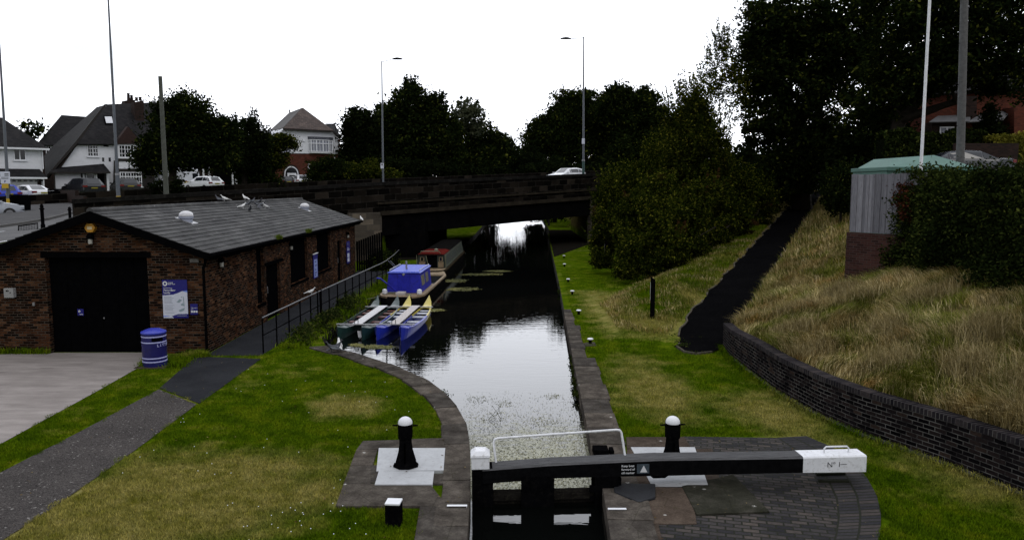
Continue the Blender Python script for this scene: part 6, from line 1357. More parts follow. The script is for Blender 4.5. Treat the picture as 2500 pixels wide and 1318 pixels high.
# ------------------------------------------------------------------ birds
def bird(kind):
    r = thing('pigeon', 'x', 'bird'); cw, cg, cd = ((.62, .62, .62),) * 3 if kind == 'white' else ((.13, .14, .16), (.06, .065, .075), (.035, .037, .045))
    m1 = pm('feather_' + kind, cw, .8, .25, 30); m2 = pm('wing_' + kind, cg, .8, .3, 30); m3 = pm('head_' + kind, cd, .7, .2, 30)
    b = MB(); rings = []
    for x, z, ry, rz_ in ((-.17, .085, .03, .012), (-.10, .095, .045, .03), (-.03, .115, .062, .058), (.04, .14, .06, .062), (.09, .175, .042, .045), (.115, .215, .028, .03), (.13, .25, .026, .028), (.15, .262, .02, .02), (.17, .262, .006, .006)):
        rings.append([(x + .0, ry * math.cos(R(a)), z + rz_ * math.sin(R(a))) for a in range(0, 360, 45)])
    for A_, B_ in zip(rings[:-1], rings[1:]): b.add(A_ + B_, [(k, (k + 1) % 8, 8 + (k + 1) % 8, 8 + k) for k in range(8)])
    b.add(rings[0], [tuple(range(8))]); b.add(rings[-1], [tuple(range(8))])
    b.hexa([(-.17, -.03, .075), (-.17, .03, .075), (-.28, .04, .05), (-.28, -.04, .05)], [(-.17, -.03, .095), (-.17, .03, .095), (-.28, .04, .058), (-.28, -.04, .058)])
    b.tube([(.175, 0, .26), (.195, 0, .252)], [.006, .002], 5)
    for s_ in (-1, 1): b.tube([(.02, s_ * .025, .09), (.025, s_ * .025, .0)], .005, 5)
    b.build('body', m1 if kind == 'white' else m3, r, smooth=True)
    for s_ in (-1, 1):
        b = MB(); b.hexa([(.05, s_ * .05, .15), (-.02, s_ * .066, .10), (-.20, s_ * .035, .085), (-.08, s_ * .045, .15)], [(.05, s_ * .058, .155), (-.02, s_ * .074, .105), (-.20, s_ * .043, .09), (-.08, s_ * .053, .155)]); b.build('wing', m2 if kind == 'white' else m1, r)
    return r
bw_, bg2 = bird('white'), bird('grey')
def on_roof(px, py):
    r = ray(px, py); k = (ZR + slope * XM - CH) / (r.z + slope * r.x); return Vector((r.x * k, r.y * k, CH + r.z * k + .02))
BL = [('w', 548, 497, 200, 'white pigeon on the ridge, nearer the gable'), ('g', 536, 499, 160, 'dark pigeon just left of the white one on the ridge'), ('w', 597, 494, 150, 'pale pigeon on the ridge above the group'),
      ('w', 592, 511, 40, 'white pigeon pecking on the tiles below the ridge'), ('g', 606, 505, 10, 'speckled pigeon between the white one and the flock'), ('g', 617, 498, 70, 'grey pigeon just under the ridge tiles'), ('g', 611, 518, 300, 'dark pigeon lowest on the roof'),
      ('g', 627, 506, 200, 'grey pigeon on the left of the tight flock'), ('g', 634, 499, 330, 'grey pigeon at the back of the tight flock'), ('g', 633, 512, 120, 'grey pigeon at the front of the tight flock'), ('g', 641, 505, 20, 'dark pigeon in the middle of the tight flock'), ('w', 648, 511, 250, 'pale pigeon at the right of the tight flock')]
fw = fg = False
for k_, px, py, a_, lab in BL:
    if k_ == 'w': o = bw_ if not fw else copy_tree(bw_); fw = True
    else: o = bg2 if not fg else copy_tree(bg2); fg = True
    p = on_roof(px, py)
    if p.x < XM + .12: p = Vector((XM, p.y, ZR + .10))
    o.location = p; o.rotation_euler = (0, 0, R(a_)); o.scale = (1.0,) * 3; tag(o, lab, None, 'pigeons on the workshop roof')
o = copy_tree(bw_); p = AT(877, 541, Y1 + .4); o.location = (XM + run + .05, Y1 + .3, ze + .0); o.rotation_euler.z = R(120); o.scale = (1.0,) * 3; tag(o, 'white pigeon at the end of the gutter', None, 'pigeons on the workshop roof')
o = copy_tree(bw_); y_ = 26.9; o.location = (-7.2, y_, 1.10); o.rotation_euler.z = R(20); o.scale = (.9,) * 3; tag(o, 'white bird perched on the path railing', 'bird')
if 'group' in o: del o['group']
for i, (px, py) in enumerate(((822, 857), (829, 853), (812, 860))):
    o = copy_tree(bg2 if i != 1 else bw_); o.location = GP(px, py, .05); o.rotation_euler.z = R(40 + 70 * i); o.scale = (1.2,) * 3; tag(o, ('dark duck-like bird at the water edge by the canoes', 'small white bird between two dark ones at the water edge', 'dark bird farther up the lawn corner by the canoes')[i], None, 'birds at the basin edge')
# ------------------------------------------------------------------ foliage
def rot_leaves(C, size, up=.3, aspect=.55, droop=0):
    """rhombic leaf for every centre: (4N,3)"""
    n = len(C); d = rng.normal(size=(n, 3)); d /= np.linalg.norm(d, axis=1)[:, None]; nr = rng.normal(size=(n, 3)) + np.array([0, 0, up * 3]); nr /= np.linalg.norm(nr, axis=1)[:, None]
    d = d - nr * (d * nr).sum(1)[:, None]; d[:, 2] -= droop; d /= np.linalg.norm(d, axis=1)[:, None]; e = np.cross(nr, d)
    s = (size * rng.uniform(.6, 1.35, n))[:, None]
    V = np.empty((n, 4, 3)); V[:, 0] = C - d * s; V[:, 1] = C + e * s * aspect; V[:, 2] = C + d * s; V[:, 3] = C - e * s * aspect
    return V.reshape(-1, 3)
def cloud(lobes, n, tw, k=36, fill=.55):
    """leaf centres gathered in clumps over lumpy ellipsoids; lobes = [(centre, (rx,ry,rz))]"""
    vol = np.array([(r[0] * r[1] * r[2]) ** (2 / 3) for _, r in lobes]); pr = vol / vol.sum(); out = []
    for (c, r), p in zip(lobes, pr):
        m = max(3, int(n * p / k)); d = rng.normal(size=(m, 3)); d /= np.linalg.norm(d, axis=1)[:, None]
        ph = rng.uniform(0, 6.28, 6)
        lump = 1 + .13 * np.sin(d[:, 0] * 5 + ph[0]) * np.sin(d[:, 2] * 4 + ph[1]) + .10 * np.sin(d[:, 1] * 8 + ph[2]) * np.cos(d[:, 2] * 7 + ph[3]) + rng.normal(0, .05, m)
        rad = (1 - fill * rng.uniform(0, 1, m) ** 1.7) * lump
        cc = np.array(c) + d * rad[:, None] * np.array(r)
        sig = tw * rng.uniform(.55, 1.3, m)
        pts = cc[:, None, :] + rng.normal(size=(m, k, 3)) * sig[:, None, None] * np.array([1, 1, .62])
        out.append(pts.reshape(-1, 3))
    return np.vstack(out)
def lobes_px(L): return [(tuple(AT(px, py, Y)), (rx * Y / FPX, (ry + rx) / 2 * Y / FPX * dz, ry * Y / FPX)) for px, py, Y, rx, ry, dz in [(*l, 1.0) if len(l) == 5 else l for l in L]]
def limb(b, p, q, r0, r1, wig=.12, n=5):
    p, q = Vector(p), Vector(q); L_ = (q - p).length; pts = []
    for i in range(n + 1):
        f = i / n; v = p.lerp(q, f) + Vector((rnd.uniform(-1, 1), rnd.uniform(-1, 1), rnd.uniform(-.4, .4))) * wig * L_ * .25 * math.sin(f * math.pi); pts.append(v)
    b.tube(pts, [r0 + (r1 - r0) * i / n for i in range(n + 1)], 7)
M_BARK = pm('bark', (.022, .018, .014), .95, .4, 4, .1, bump=.6)
DK = leafmat('leaf_dark', [(0, (.0050, .0085, .0030)), (.6, (.0095, .016, .0050)), (.88, (.017, .026, .006)), (.96, (.045, .055, .010)), (1, (.09, .10, .020))], .6, .2, .2)  # few palest leaves paint in the lit clumps of the crowns
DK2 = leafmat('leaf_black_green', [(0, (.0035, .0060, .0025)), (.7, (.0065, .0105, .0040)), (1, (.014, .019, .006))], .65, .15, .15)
OLV = leafmat('leaf_olive', [(0, (.007, .011, .0018)), (.6, (.019, .028, .004)), (.87, (.055, .066, .009)), (1, (.15, .145, .022))], .6, .2, .3)
SHR = leafmat('leaf_shrub', [(0, (.006, .010, .0016)), (.6, (.017, .027, .0035)), (.87, (.060, .074, .009)), (1, (.17, .17, .026))], .55, .25, .3, (.5, .64, (.036, .018, .008)))
HED = leafmat('leaf_ivy', [(0, (.006, .010, .003)), (.6, (.014, .022, .006)), (.9, (.032, .046, .011)), (1, (.085, .10, .024))], .45, .3, .15)
def tree(name, lab, cat, lobes, n, leaf, tw, m, trunk=None, tr=.25, grp=None, shoots=0, fill=.55, k=36, shl=1.2):
    L = lobes_px(lobes) if len(lobes[0]) >= 5 else lobes
    low = min(L, key=lambda l: l[0][2] - l[1][2]); cx = sum(l[0][0] for l in L) / len(L); cy = sum(l[0][1] for l in L) / len(L)
    if trunk: g = AT(trunk[0], 460, trunk[1]); base = (g.x, g.y)
    else: base = (cx, cy)
    inc = (-9.3 < base[0] < 7 and ST(*base)[1] > -1 and base[1] < 90)
    z = H(*base); r = thing(name, lab, cat, (*base, z), 0, grp)
    b = MB(); top = max(l[0][2] for l in L); fork = Vector((base[0] + (cx - base[0]) * .3, base[1] + (cy - base[1]) * .3, z + (top - z) * .38))
    limb(b, (*base, z - .3), fork, tr * 1.25, tr * .8, .1)
    for c, rr in L: limb(b, fork, Vector(c), tr * .55, tr * .12, .5)
    b.build('trunk', M_BARK, r, world=True, smooth=True)
    C = cloud(L, n, tw, k, fill)
    if shoots:
        S = []
        for _ in range(shoots):
            c, rr = L[rng.integers(len(L))]; d = rng.normal(size=3); d[2] = abs(d[2]) * .9 + .25; d /= np.linalg.norm(d); p = np.array(c) + d * np.array(rr) * .9; ln = shl * rng.uniform(.5, 1.2); dr = d * .5 + np.array([0, 0, .8]); dr /= np.linalg.norm(dr)
            f = rng.uniform(0, 1, 26)[:, None]; S.append(p + dr * f * ln + rng.normal(size=(26, 3)) * leaf * 1.2 * (1.1 - f))
        C = np.vstack([C] + S)
    C = C[C[:, 2] > z + .05]
    rawmesh('crown', rot_leaves(C, leaf) , 4, m, (*base, z), r); return r
G_L = 'garden trees in front of the houses'
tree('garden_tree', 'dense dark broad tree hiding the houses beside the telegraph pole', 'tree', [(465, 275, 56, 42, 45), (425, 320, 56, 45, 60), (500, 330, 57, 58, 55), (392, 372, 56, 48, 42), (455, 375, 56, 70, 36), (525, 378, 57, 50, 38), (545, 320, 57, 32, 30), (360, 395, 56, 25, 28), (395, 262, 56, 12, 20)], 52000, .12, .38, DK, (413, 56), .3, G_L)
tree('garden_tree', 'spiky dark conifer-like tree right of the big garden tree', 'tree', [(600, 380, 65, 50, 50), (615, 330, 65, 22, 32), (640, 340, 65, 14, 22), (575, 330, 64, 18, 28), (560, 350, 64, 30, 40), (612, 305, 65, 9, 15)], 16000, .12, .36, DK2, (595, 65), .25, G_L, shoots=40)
tree('garden_tree', 'small olive-green tree spreading in front of the hipped house', 'tree', [(655, 350, 70, 42, 22), (690, 345, 70, 28, 18), (640, 395, 70, 40, 32), (680, 385, 70, 22, 30), (712, 350, 70, 12, 12)], 15000, .11, .28, OLV, (665, 70), .2, G_L)
tree('garden_shrub', 'dark rounded shrub on the verge under the olive tree', 'shrub', [(640, 440, 66, 35, 26), (605, 430, 66, 28, 30), (670, 452, 66, 18, 14)], 5000, .14, .25, DK, None, .08)
tree('far_sapling', 'sparse twiggy tree top between the two white houses', 'tree', [(72, 315, 78, 14, 18), (98, 315, 78, 16, 14), (75, 330, 78, 10, 16)], 500, .2, .3, DK, (82, 78), .1, k=12)
tree('garden_shrub', 'small dark conifer bush beside the telegraph pole base', 'shrub', [(428, 455, 53, 10, 22), (432, 462, 53, 16, 14), (385, 460, 54, 14, 20)], 1800, .11, .15, DK2, None, .05)
# clipped hedge right of the hipped house
def hedge(name, lab, P0, P1, wd, zlo, zhi, n, leaf, m, cat='hedge', rough=.18, top_extra=0):
    P0, P1 = Vector(P0), Vector(P1); r = thing(name, lab, cat, (P0.x, P0.y, zlo)); d = (P1 - P0).normalized(); nn = Vector((-d.y, d.x)); L_ = (P1 - P0).length; h_ = zhi - zlo
    u = rng.uniform(0, L_, n); f = rng.uniform(0, 1, n); sd_ = rng.uniform(0, 1, n); a = wd; top = sd_ < a / (a + 2 * h_) * 1.4
    v = np.where(top, rng.uniform(-wd / 2, wd / 2, n), np.where(rng.uniform(0, 1, n) < .5, -wd / 2, wd / 2)); w_ = np.where(top, h_, f * h_)
    lump = .22 * np.sin(u * 1.7) * np.cos(w_ * 2.1) + .14 * np.sin(u * 4.3 + w_ * 3) + rng.normal(0, rough * .6, n)
    v = v * (1 + lump * .6 / max(wd, .5)) + rng.normal(0, .05, n); w_ = w_ + np.where(top, lump * .7 + top_extra * rng.uniform(0, 1, n) ** 8, 0); v *= np.where(w_ > h_ * .93, .9, 1)
    C = np.c_[P0.x + d.x * u + nn.x * v, P0.y + d.y * u + nn.y * v, zlo + w_]
    k = int(n * .35); C = np.vstack([C, C[:k] + rng.normal(0, leaf * .8, (k, 3))])
    rawmesh('foliage', rot_leaves(C, leaf, .2), 4, m, (P0.x, P0.y, zlo), r)
    b = MB(); q = [P0 + nn * wd * .4, P1 + nn * wd * .4, P1 - nn * wd * .4, P0 - nn * wd * .4]; b.hexa([(p.x, p.y, zlo) for p in q], [(p.x, p.y, zhi - .25) for p in q]); b.build('inner_twigs', M_TWIG, r, world=True); return r
t = NT('twig_mass'); P = t.pos(); t.bump(t.noise(P, 6, 6, .8), 1, .2); M_TWIG = t.fin(t.ramp(t.noise(P, 9, 6, .8), [(.4, (.002, .003, .0015)), (.7, (.009, .012, .005))]), 1, .02)
tree('clipped_bush', 'big rounded dark bush beside the arched house', 'bush', [(805, 420, 78, 50, 36), (770, 440, 78, 25, 30), (850, 428, 79, 40, 26)], 22000, .10, .22, DK, None, .1)
tree('laurel_hedge', 'loose hedge with yellowish tips at the foot of the far trees', 'hedge', [(890, 425, 77, 45, 22), (850, 415, 80, 30, 16), (940, 435, 77, 40, 20), (905, 405, 80, 25, 14)], 15000, .11, .25, OLV, None, .1)
# trees beyond the bridge
G_F = 'trees beyond the bridge'
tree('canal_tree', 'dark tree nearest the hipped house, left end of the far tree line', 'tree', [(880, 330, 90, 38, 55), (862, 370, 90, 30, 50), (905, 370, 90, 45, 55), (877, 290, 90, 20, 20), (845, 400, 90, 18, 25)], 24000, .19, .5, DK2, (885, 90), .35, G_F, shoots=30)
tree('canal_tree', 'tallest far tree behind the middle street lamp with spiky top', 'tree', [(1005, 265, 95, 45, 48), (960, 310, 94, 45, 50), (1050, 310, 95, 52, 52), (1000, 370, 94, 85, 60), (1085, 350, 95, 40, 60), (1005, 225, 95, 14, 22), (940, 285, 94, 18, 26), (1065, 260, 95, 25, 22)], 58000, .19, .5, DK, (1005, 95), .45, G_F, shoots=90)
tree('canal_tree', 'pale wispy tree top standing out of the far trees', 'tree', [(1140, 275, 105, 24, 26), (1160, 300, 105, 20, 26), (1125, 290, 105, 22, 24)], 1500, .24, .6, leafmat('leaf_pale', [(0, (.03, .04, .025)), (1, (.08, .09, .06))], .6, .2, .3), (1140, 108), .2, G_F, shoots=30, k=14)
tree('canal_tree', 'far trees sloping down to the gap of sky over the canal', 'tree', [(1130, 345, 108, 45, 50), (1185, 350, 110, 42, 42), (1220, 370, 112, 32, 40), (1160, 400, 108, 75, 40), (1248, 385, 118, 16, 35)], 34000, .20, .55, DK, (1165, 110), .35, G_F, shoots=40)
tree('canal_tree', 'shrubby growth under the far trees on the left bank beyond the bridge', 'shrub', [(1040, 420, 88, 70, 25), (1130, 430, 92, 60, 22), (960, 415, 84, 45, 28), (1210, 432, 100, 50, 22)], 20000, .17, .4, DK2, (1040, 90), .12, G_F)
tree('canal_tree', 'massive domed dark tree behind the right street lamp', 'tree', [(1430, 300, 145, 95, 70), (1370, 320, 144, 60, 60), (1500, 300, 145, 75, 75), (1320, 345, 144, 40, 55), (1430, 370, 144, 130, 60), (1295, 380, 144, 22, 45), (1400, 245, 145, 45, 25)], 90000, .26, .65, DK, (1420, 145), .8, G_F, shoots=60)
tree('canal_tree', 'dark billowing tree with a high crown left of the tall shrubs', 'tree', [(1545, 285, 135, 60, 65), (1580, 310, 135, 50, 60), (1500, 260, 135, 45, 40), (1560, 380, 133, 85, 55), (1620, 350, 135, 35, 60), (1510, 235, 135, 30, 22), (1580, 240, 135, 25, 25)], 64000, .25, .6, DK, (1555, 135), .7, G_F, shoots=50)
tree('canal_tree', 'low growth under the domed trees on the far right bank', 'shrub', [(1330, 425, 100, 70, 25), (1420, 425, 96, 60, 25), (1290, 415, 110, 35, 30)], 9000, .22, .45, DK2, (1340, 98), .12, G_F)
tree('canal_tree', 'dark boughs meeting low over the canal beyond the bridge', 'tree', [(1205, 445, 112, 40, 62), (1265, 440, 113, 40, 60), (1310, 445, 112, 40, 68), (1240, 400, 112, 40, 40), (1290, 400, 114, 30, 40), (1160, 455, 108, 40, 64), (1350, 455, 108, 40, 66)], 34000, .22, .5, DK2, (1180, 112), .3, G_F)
tree('canal_tree', 'undergrowth down to the water on the left bank far beyond the bridge', 'shrub', [(1165, 505, 116, 34, 44), (1120, 500, 100, 40, 30), (1190, 512, 118, 20, 28)], 6000, .22, .4, DK2, None, .1, G_F)
tree('canal_tree', 'undergrowth down to the water on the right bank far beyond the bridge', 'shrub', [(1325, 505, 108, 38, 46), (1390, 500, 95, 40, 40), (1305, 515, 114, 22, 30)], 6000, .22, .4, DK2, None, .1, G_F)
# distant belt closing the view
tree('distant_wood', 'distant band of wood closing the canal view', 'wood', [((x, 190 + 12 * math.sin(x), 7), (14, 9, 7 + 2 * math.sin(x * .7))) for x in list(range(-110, -22, 15)) + list(range(24, 131, 15))], 26000, .55, 1.2, DK2, None, .3)['kind'] = 'stuff'
# shrubs on the bank beside the bridge
G_S = 'shrubs on the bank between towpath and ramp'
def shrub(lab, L, n, leaf=.085, m=SHR, sh=90, tw=.22, name='bank_shrub', tr=.08, k=30, shl=1.0, fill=.5, cat='shrub'): return tree(name, lab, cat, L, n, leaf, tw * .68, m, None, tr, G_S, shoots=int(sh * 1.9), fill=fill + .15, k=k + 14, shl=shl * 1.15)
shrub('hawthorn-like shrub overhanging the right end of the bridge', [(1505, 475, 52, 40, 38), (1480, 505, 51, 32, 36), (1530, 480, 51, 45, 60), (1490, 560, 50, 45, 60), (1470, 600, 50, 30, 35)], 40000, .08)
shrub('russet and green shrub in the middle of the bank', [(1610, 480, 44, 60, 52), (1560, 540, 42, 60, 65), (1620, 560, 41, 55, 60), (1570, 610, 40, 55, 40), (1530, 640, 39, 30, 25)], 60000, .07)
shrub('tall loose shrub with upright shoots climbing to the sky', [(1680, 350, 50, 42, 50), (1700, 300, 50, 40, 60), (1665, 410, 49, 55, 46), (1720, 380, 49, 60, 80), (1625, 430, 50, 40, 36), (1690, 265, 50, 18, 28), (1650, 310, 51, 16, 34)], 70000, .08, OLV, 220, .25, shl=1.7)
shrub('spreading olive shrub rising behind the bridge end', [(1500, 465, 56, 30, 28), (1565, 435, 54, 40, 34), (1615, 395, 54, 34, 36), (1660, 345, 54, 30, 38), (1590, 410, 56, 14, 30)], 36000, .08, SHR, 160, .22, shl=1.3)
shrub('low brambly growth along the foot of the bank shrubs', [(1470, 640, 43, 25, 20), (1530, 672, 38, 28, 14), (1590, 655, 38, 35, 20), (1640, 630, 38, 35, 24), (1690, 610, 40, 35, 26), (1750, 590, 44, 30, 18)], 26000, .06, SHR, 90, .18, shl=.5)
shrub('dark shrub mass beside the top of the ramp path', [(1720, 500, 46, 65, 60), (1780, 470, 50, 60, 60), (1680, 550, 42, 45, 45), (1750, 560, 45, 50, 30), (1830, 480, 54, 50, 50)], 52000, .08, SHR, 110)
shrub('wispy tall sapling against the sky left of the great tree', [(1755, 170, 56, 32, 60), (1730, 215, 56, 35, 40), (1790, 230, 56, 30, 70), (1765, 120, 56, 18, 40)], 5000, .085, OLV, 60, .35, k=14, tr=.1, cat='sapling')
shrub('shrubs crowding the ramp path where it climbs into the dark', [(1800, 540, 47, 40, 40), (1850, 505, 52, 45, 50), (1890, 470, 60, 40, 50), (1650, 600, 38, 25, 22), (1740, 585, 42, 25, 18)], 36000, .075, SHR, 90)
shrub('dark bush on the mound edge beside the top of the ramp path', [(2045, 480, 44, 32, 40), (2065, 470, 42, 30, 50)], 24000, .08, DK, 40)
# the great trees on the right
G_R = 'great trees overhanging the ramp'
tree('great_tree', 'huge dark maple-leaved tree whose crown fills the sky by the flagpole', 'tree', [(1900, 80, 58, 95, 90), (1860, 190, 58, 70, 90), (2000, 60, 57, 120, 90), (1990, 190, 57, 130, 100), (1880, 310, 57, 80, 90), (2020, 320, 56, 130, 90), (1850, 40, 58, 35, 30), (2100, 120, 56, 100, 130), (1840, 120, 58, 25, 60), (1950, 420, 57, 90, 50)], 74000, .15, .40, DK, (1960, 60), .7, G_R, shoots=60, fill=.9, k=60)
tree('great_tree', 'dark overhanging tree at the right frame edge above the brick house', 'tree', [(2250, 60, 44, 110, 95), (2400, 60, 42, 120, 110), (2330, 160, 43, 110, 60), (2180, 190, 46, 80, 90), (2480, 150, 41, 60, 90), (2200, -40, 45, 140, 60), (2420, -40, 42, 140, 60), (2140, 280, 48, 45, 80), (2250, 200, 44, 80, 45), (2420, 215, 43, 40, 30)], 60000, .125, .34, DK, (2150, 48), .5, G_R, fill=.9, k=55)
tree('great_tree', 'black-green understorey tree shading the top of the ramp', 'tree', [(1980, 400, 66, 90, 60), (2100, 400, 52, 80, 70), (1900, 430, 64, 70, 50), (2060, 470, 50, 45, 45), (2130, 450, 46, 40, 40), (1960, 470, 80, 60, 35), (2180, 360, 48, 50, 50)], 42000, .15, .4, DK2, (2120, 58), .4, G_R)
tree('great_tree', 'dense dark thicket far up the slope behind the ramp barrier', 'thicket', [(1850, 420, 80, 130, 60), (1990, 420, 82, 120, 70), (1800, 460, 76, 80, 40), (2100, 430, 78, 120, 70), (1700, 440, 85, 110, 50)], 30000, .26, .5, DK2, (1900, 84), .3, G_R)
# hedges near the brick house, yellow hedge, conifer
tree('conifer', 'dark pointed conifer in front of the brick porch', 'tree', [(2418, 300, 46, 16, 32), (2420, 328, 46, 24, 28), (2416, 272, 46, 8, 18)], 4000, .10, .2, DK2, (2418, 46), .1)
a_, c_ = AT(2150, 345, 43), AT(2398, 335, 43); hedge('clipped_hedge', 'long dark clipped hedge in front of the brick house', (a_.x, 43), (c_.x, 43), 1.2, 5.0, AT(2280, 330, 43).z, 16000, .10, HED)
a_, c_ = AT(2412, 345, 42), AT(2530, 345, 42); M_YEL = leafmat('leaf_yellow', [(0, (.07, .07, .010)), (.6, (.17, .16, .022)), (1, (.30, .28, .06))], .5, .2, .3); hedge('golden_hedge', 'bright yellow-green hedge at the right frame edge', (a_.x, 42), (c_.x, 42), 1.1, 6.2, AT(2450, 335, 42).z, 5000, .10, M_YEL)
# big ivy hedge along the mound top
RED = leafmat('leaf_red', [(0, (.014, .007, .005)), (.6, (.040, .014, .009)), (1, (.075, .024, .014))], .5, .25, .15)
iv = hedge('ivy_hedge', 'tall dark ivy-clad hedge in front of the board fence', (12.85, 23.9), (13.0, 13.0), 2.0, 2.1, 4.95, 120000, .05, HED, rough=.3, top_extra=.35)
C = cloud([((12.15, 23.0, 4.75), (.42, .4, .34)), ((11.95, 22.7, 4.3), (.28, .25, .4))], 5000, .12, 20); rawmesh('red_foliage', rot_leaves(C, .05), 4, RED, iv.location, iv)
lob = [((12.3 + .3 * math.sin(y * 2), y, 2.9 + .4 * math.sin(y * 1.3)), (.75, .8, .9)) for y in np.arange(13, 23.6, .9)]; lob += [((12.15, 22.9, z_), (.62, .4, .6)) for z_ in (2.7, 3.5, 4.2)] + [((11.75, 22.9, 2.7), (.5, .4, .5))]; C = cloud(lob, 60000, .15, 24); rawmesh('side_foliage', rot_leaves(C, .05), 4, HED, iv.location, iv)
# ------------------------------------------------------------------ grass
def blades(name, xy, z, h_, wd, m, lean=.35, seg=1, kind='stuff', jit=.5, origin=(0, 0, 0), dirb=(0, 0)):
    n = len(xy); a = rng.uniform(0, 2 * math.pi, n); d = np.c_[np.cos(a), np.sin(a)]; hh = h_ * rng.uniform(1 - jit, 1 + jit, n); ln = (rng.uniform(0, 1, n) * lean * hh)
    la = rng.uniform(0, 2 * math.pi, n); ld = np.c_[np.cos(la), np.sin(la)] * ln[:, None] + np.array(dirb) * hh[:, None]
    w_ = (wd * rng.uniform(.6, 1.3, n))[:, None]
    B = np.c_[xy, z]
    if seg == 1:
        V = np.empty((n, 3, 3)); V[:, 0] = B; V[:, 0, :2] -= d * w_; V[:, 1] = B; V[:, 1, :2] += d * w_; V[:, 2] = B; V[:, 2, :2] += ld; V[:, 2, 2] += hh
        return tag(rawmesh(name, V.reshape(-1, 3), 3, m, origin), kind=kind)
    V = np.empty((n, 5, 3)); M_ = B.copy(); M_[:, :2] += ld * .38; M_[:, 2] += hh * .62; T = B.copy(); T[:, :2] += ld * 1.25; T[:, 2] += hh * (1 - .25 * np.minimum(1, ln / hh / .8))
    V[:, 0] = B; V[:, 0, :2] -= d * w_; V[:, 1] = B; V[:, 1, :2] += d * w_; V[:, 2] = M_; V[:, 2, :2] += d * w_ * .7; V[:, 3] = T; V[:, 4] = M_; V[:, 4, :2] -= d * w_ * .7
    return tag(rawmesh(name, V.reshape(-1, 3), 5, m, origin), kind=kind)
def keepout(x, y):
    bad = inpoly(x, y, CANAL)
    polys = [G2((-260, 862), (352, 861), (347, 893), (240, 954), (0, 1085), (-260, 1220)), G2((478, 871), (637, 877), (487, 986), (390, 948)), [(-15.6, 21.9), (-7.4, 21.9), (-7.2, 30), (-6.75, 40), (-6.9, 60), (-15.6, 60)],
             G2((388, 951), (480, 988), (330, 1100), (130, 1240), (-10, 1330), (-200, 1400), (-300, 1330), (0, 1155), (200, 1052)), G2((886, 1080), (1084, 1074), (1120, 1240), (1092, 1345), (1008, 1345), (1026, 1241), (818, 1240)),
             G2((1520, 1068), (1968, 1064), (2030, 1090), (2080, 1125), (2118, 1165), (2143, 1210), (2154, 1255), (2153, 1300), (2140, 1350), (1450, 1350), (1450, 1068))]
    for p in polys: bad |= inpoly(x, y, p)
    return bad
def scatter(x0, x1, y0, y1, dens0, falloff=14.0):
    n = int((x1 - x0) * (y1 - y0) * dens0); x = rng.uniform(x0, x1, n); y = rng.uniform(y0, y1, n); p = np.minimum(1, (falloff / np.maximum(y, 1)) ** 2)
    k = (rng.uniform(0, 1, n) < p) & (np.abs(x) < .74 * y + .8); return x[k], y[k]
def wob(x, y, s=.06): return s * np.sin(x * 7.3 + y * 3.1) + s * np.sin(y * 9.7 - x * 4.2)
x, y = scatter(-12.5, .2, 9.3, 24.5, 3800, 11.5); k = ~keepout(x + wob(x, y), y + wob(y, x)) & (poly_dist(x, y, CANL) > .50 + .06 * np.sin(x * 9)) & ~((x < -7.35) & (y > 21.9)) & ~((x < -9) & (y > 21.9))
x, y = x[k], y[k]; blades('lawn_grass', np.c_[x, y], hgt(x, y), .042, .0065, M_BLADE, .8)
x, y = scatter(1.4, 9.5, 9.3, 46, 3800, 11.5); pc, pd = path_c(x, y)
wy = np.array([p[1] for p in WALLB][::-1]); wx = np.array([p[0] for p in WALLB][::-1]); xw = np.interp(y, wy, wx)
ramp_out = (np.abs(pd) > .95 + wob(x, y, .05)) | (pc < -.25 - .3 * np.cos(pd * 1.5))
dR = poly_dist(x, y, CANR); edge = np.where(y < 20.5, .60, np.where(y < 26, .40, .27)); 
k = ~keepout(x + wob(x, y), y) & (dR > edge + .05 * np.sin(y * 6)) & (x < np.where(y < WALLB[0][1], xw - .07, 99)) & ramp_out & (pd < .9 + 90 * (y < WALLB[0][1]))
x, y = x[k], y[k]; blades('lawn_grass', np.c_[x, y], hgt(x, y), .045, .0068, M_BLADE, .8)
# longer grass at edges: foot of walls, copings, posts
def edge_tufts(name, line, n, spread, h_, off=0, m=M_BLADE):
    tot = sum(math.dist(a, c) for a, c in zip(line[:-1], line[1:])); P_ = []
    for _ in range(n): (px, py), (dx, dy) = lerp_line(line, rnd.uniform(0, tot)); o_ = off + rnd.gauss(0, spread); P_.append((px - dy * o_, py + dx * o_))
    P_ = np.array(P_); return blades(name, P_, hgt(P_[:, 0], P_[:, 1]), h_, .007, m, 1.0, 2)
edge_tufts('edge_grass', [(p[0] - .08, p[1]) for p in WALLB[:10]], 5000, .05, .11)
edge_tufts('edge_grass', [(-9.6, 21.95), (-9.1, 21.9), (-9.0, 21.5)], 900, .12, .16); edge_tufts('edge_grass', [(-15.4, 22.05), (-13.7, 22.05)], 700, .05, .18)
edge_tufts('edge_grass', [tuple(p) for p in G2((425, 900), (455, 872), (470, 868))], 1200, .15, .14)
edge_tufts('edge_grass', [tuple(p) for p in G2((352, 885), (349, 897), (402, 893), (425, 880))], 500, .08, .12)
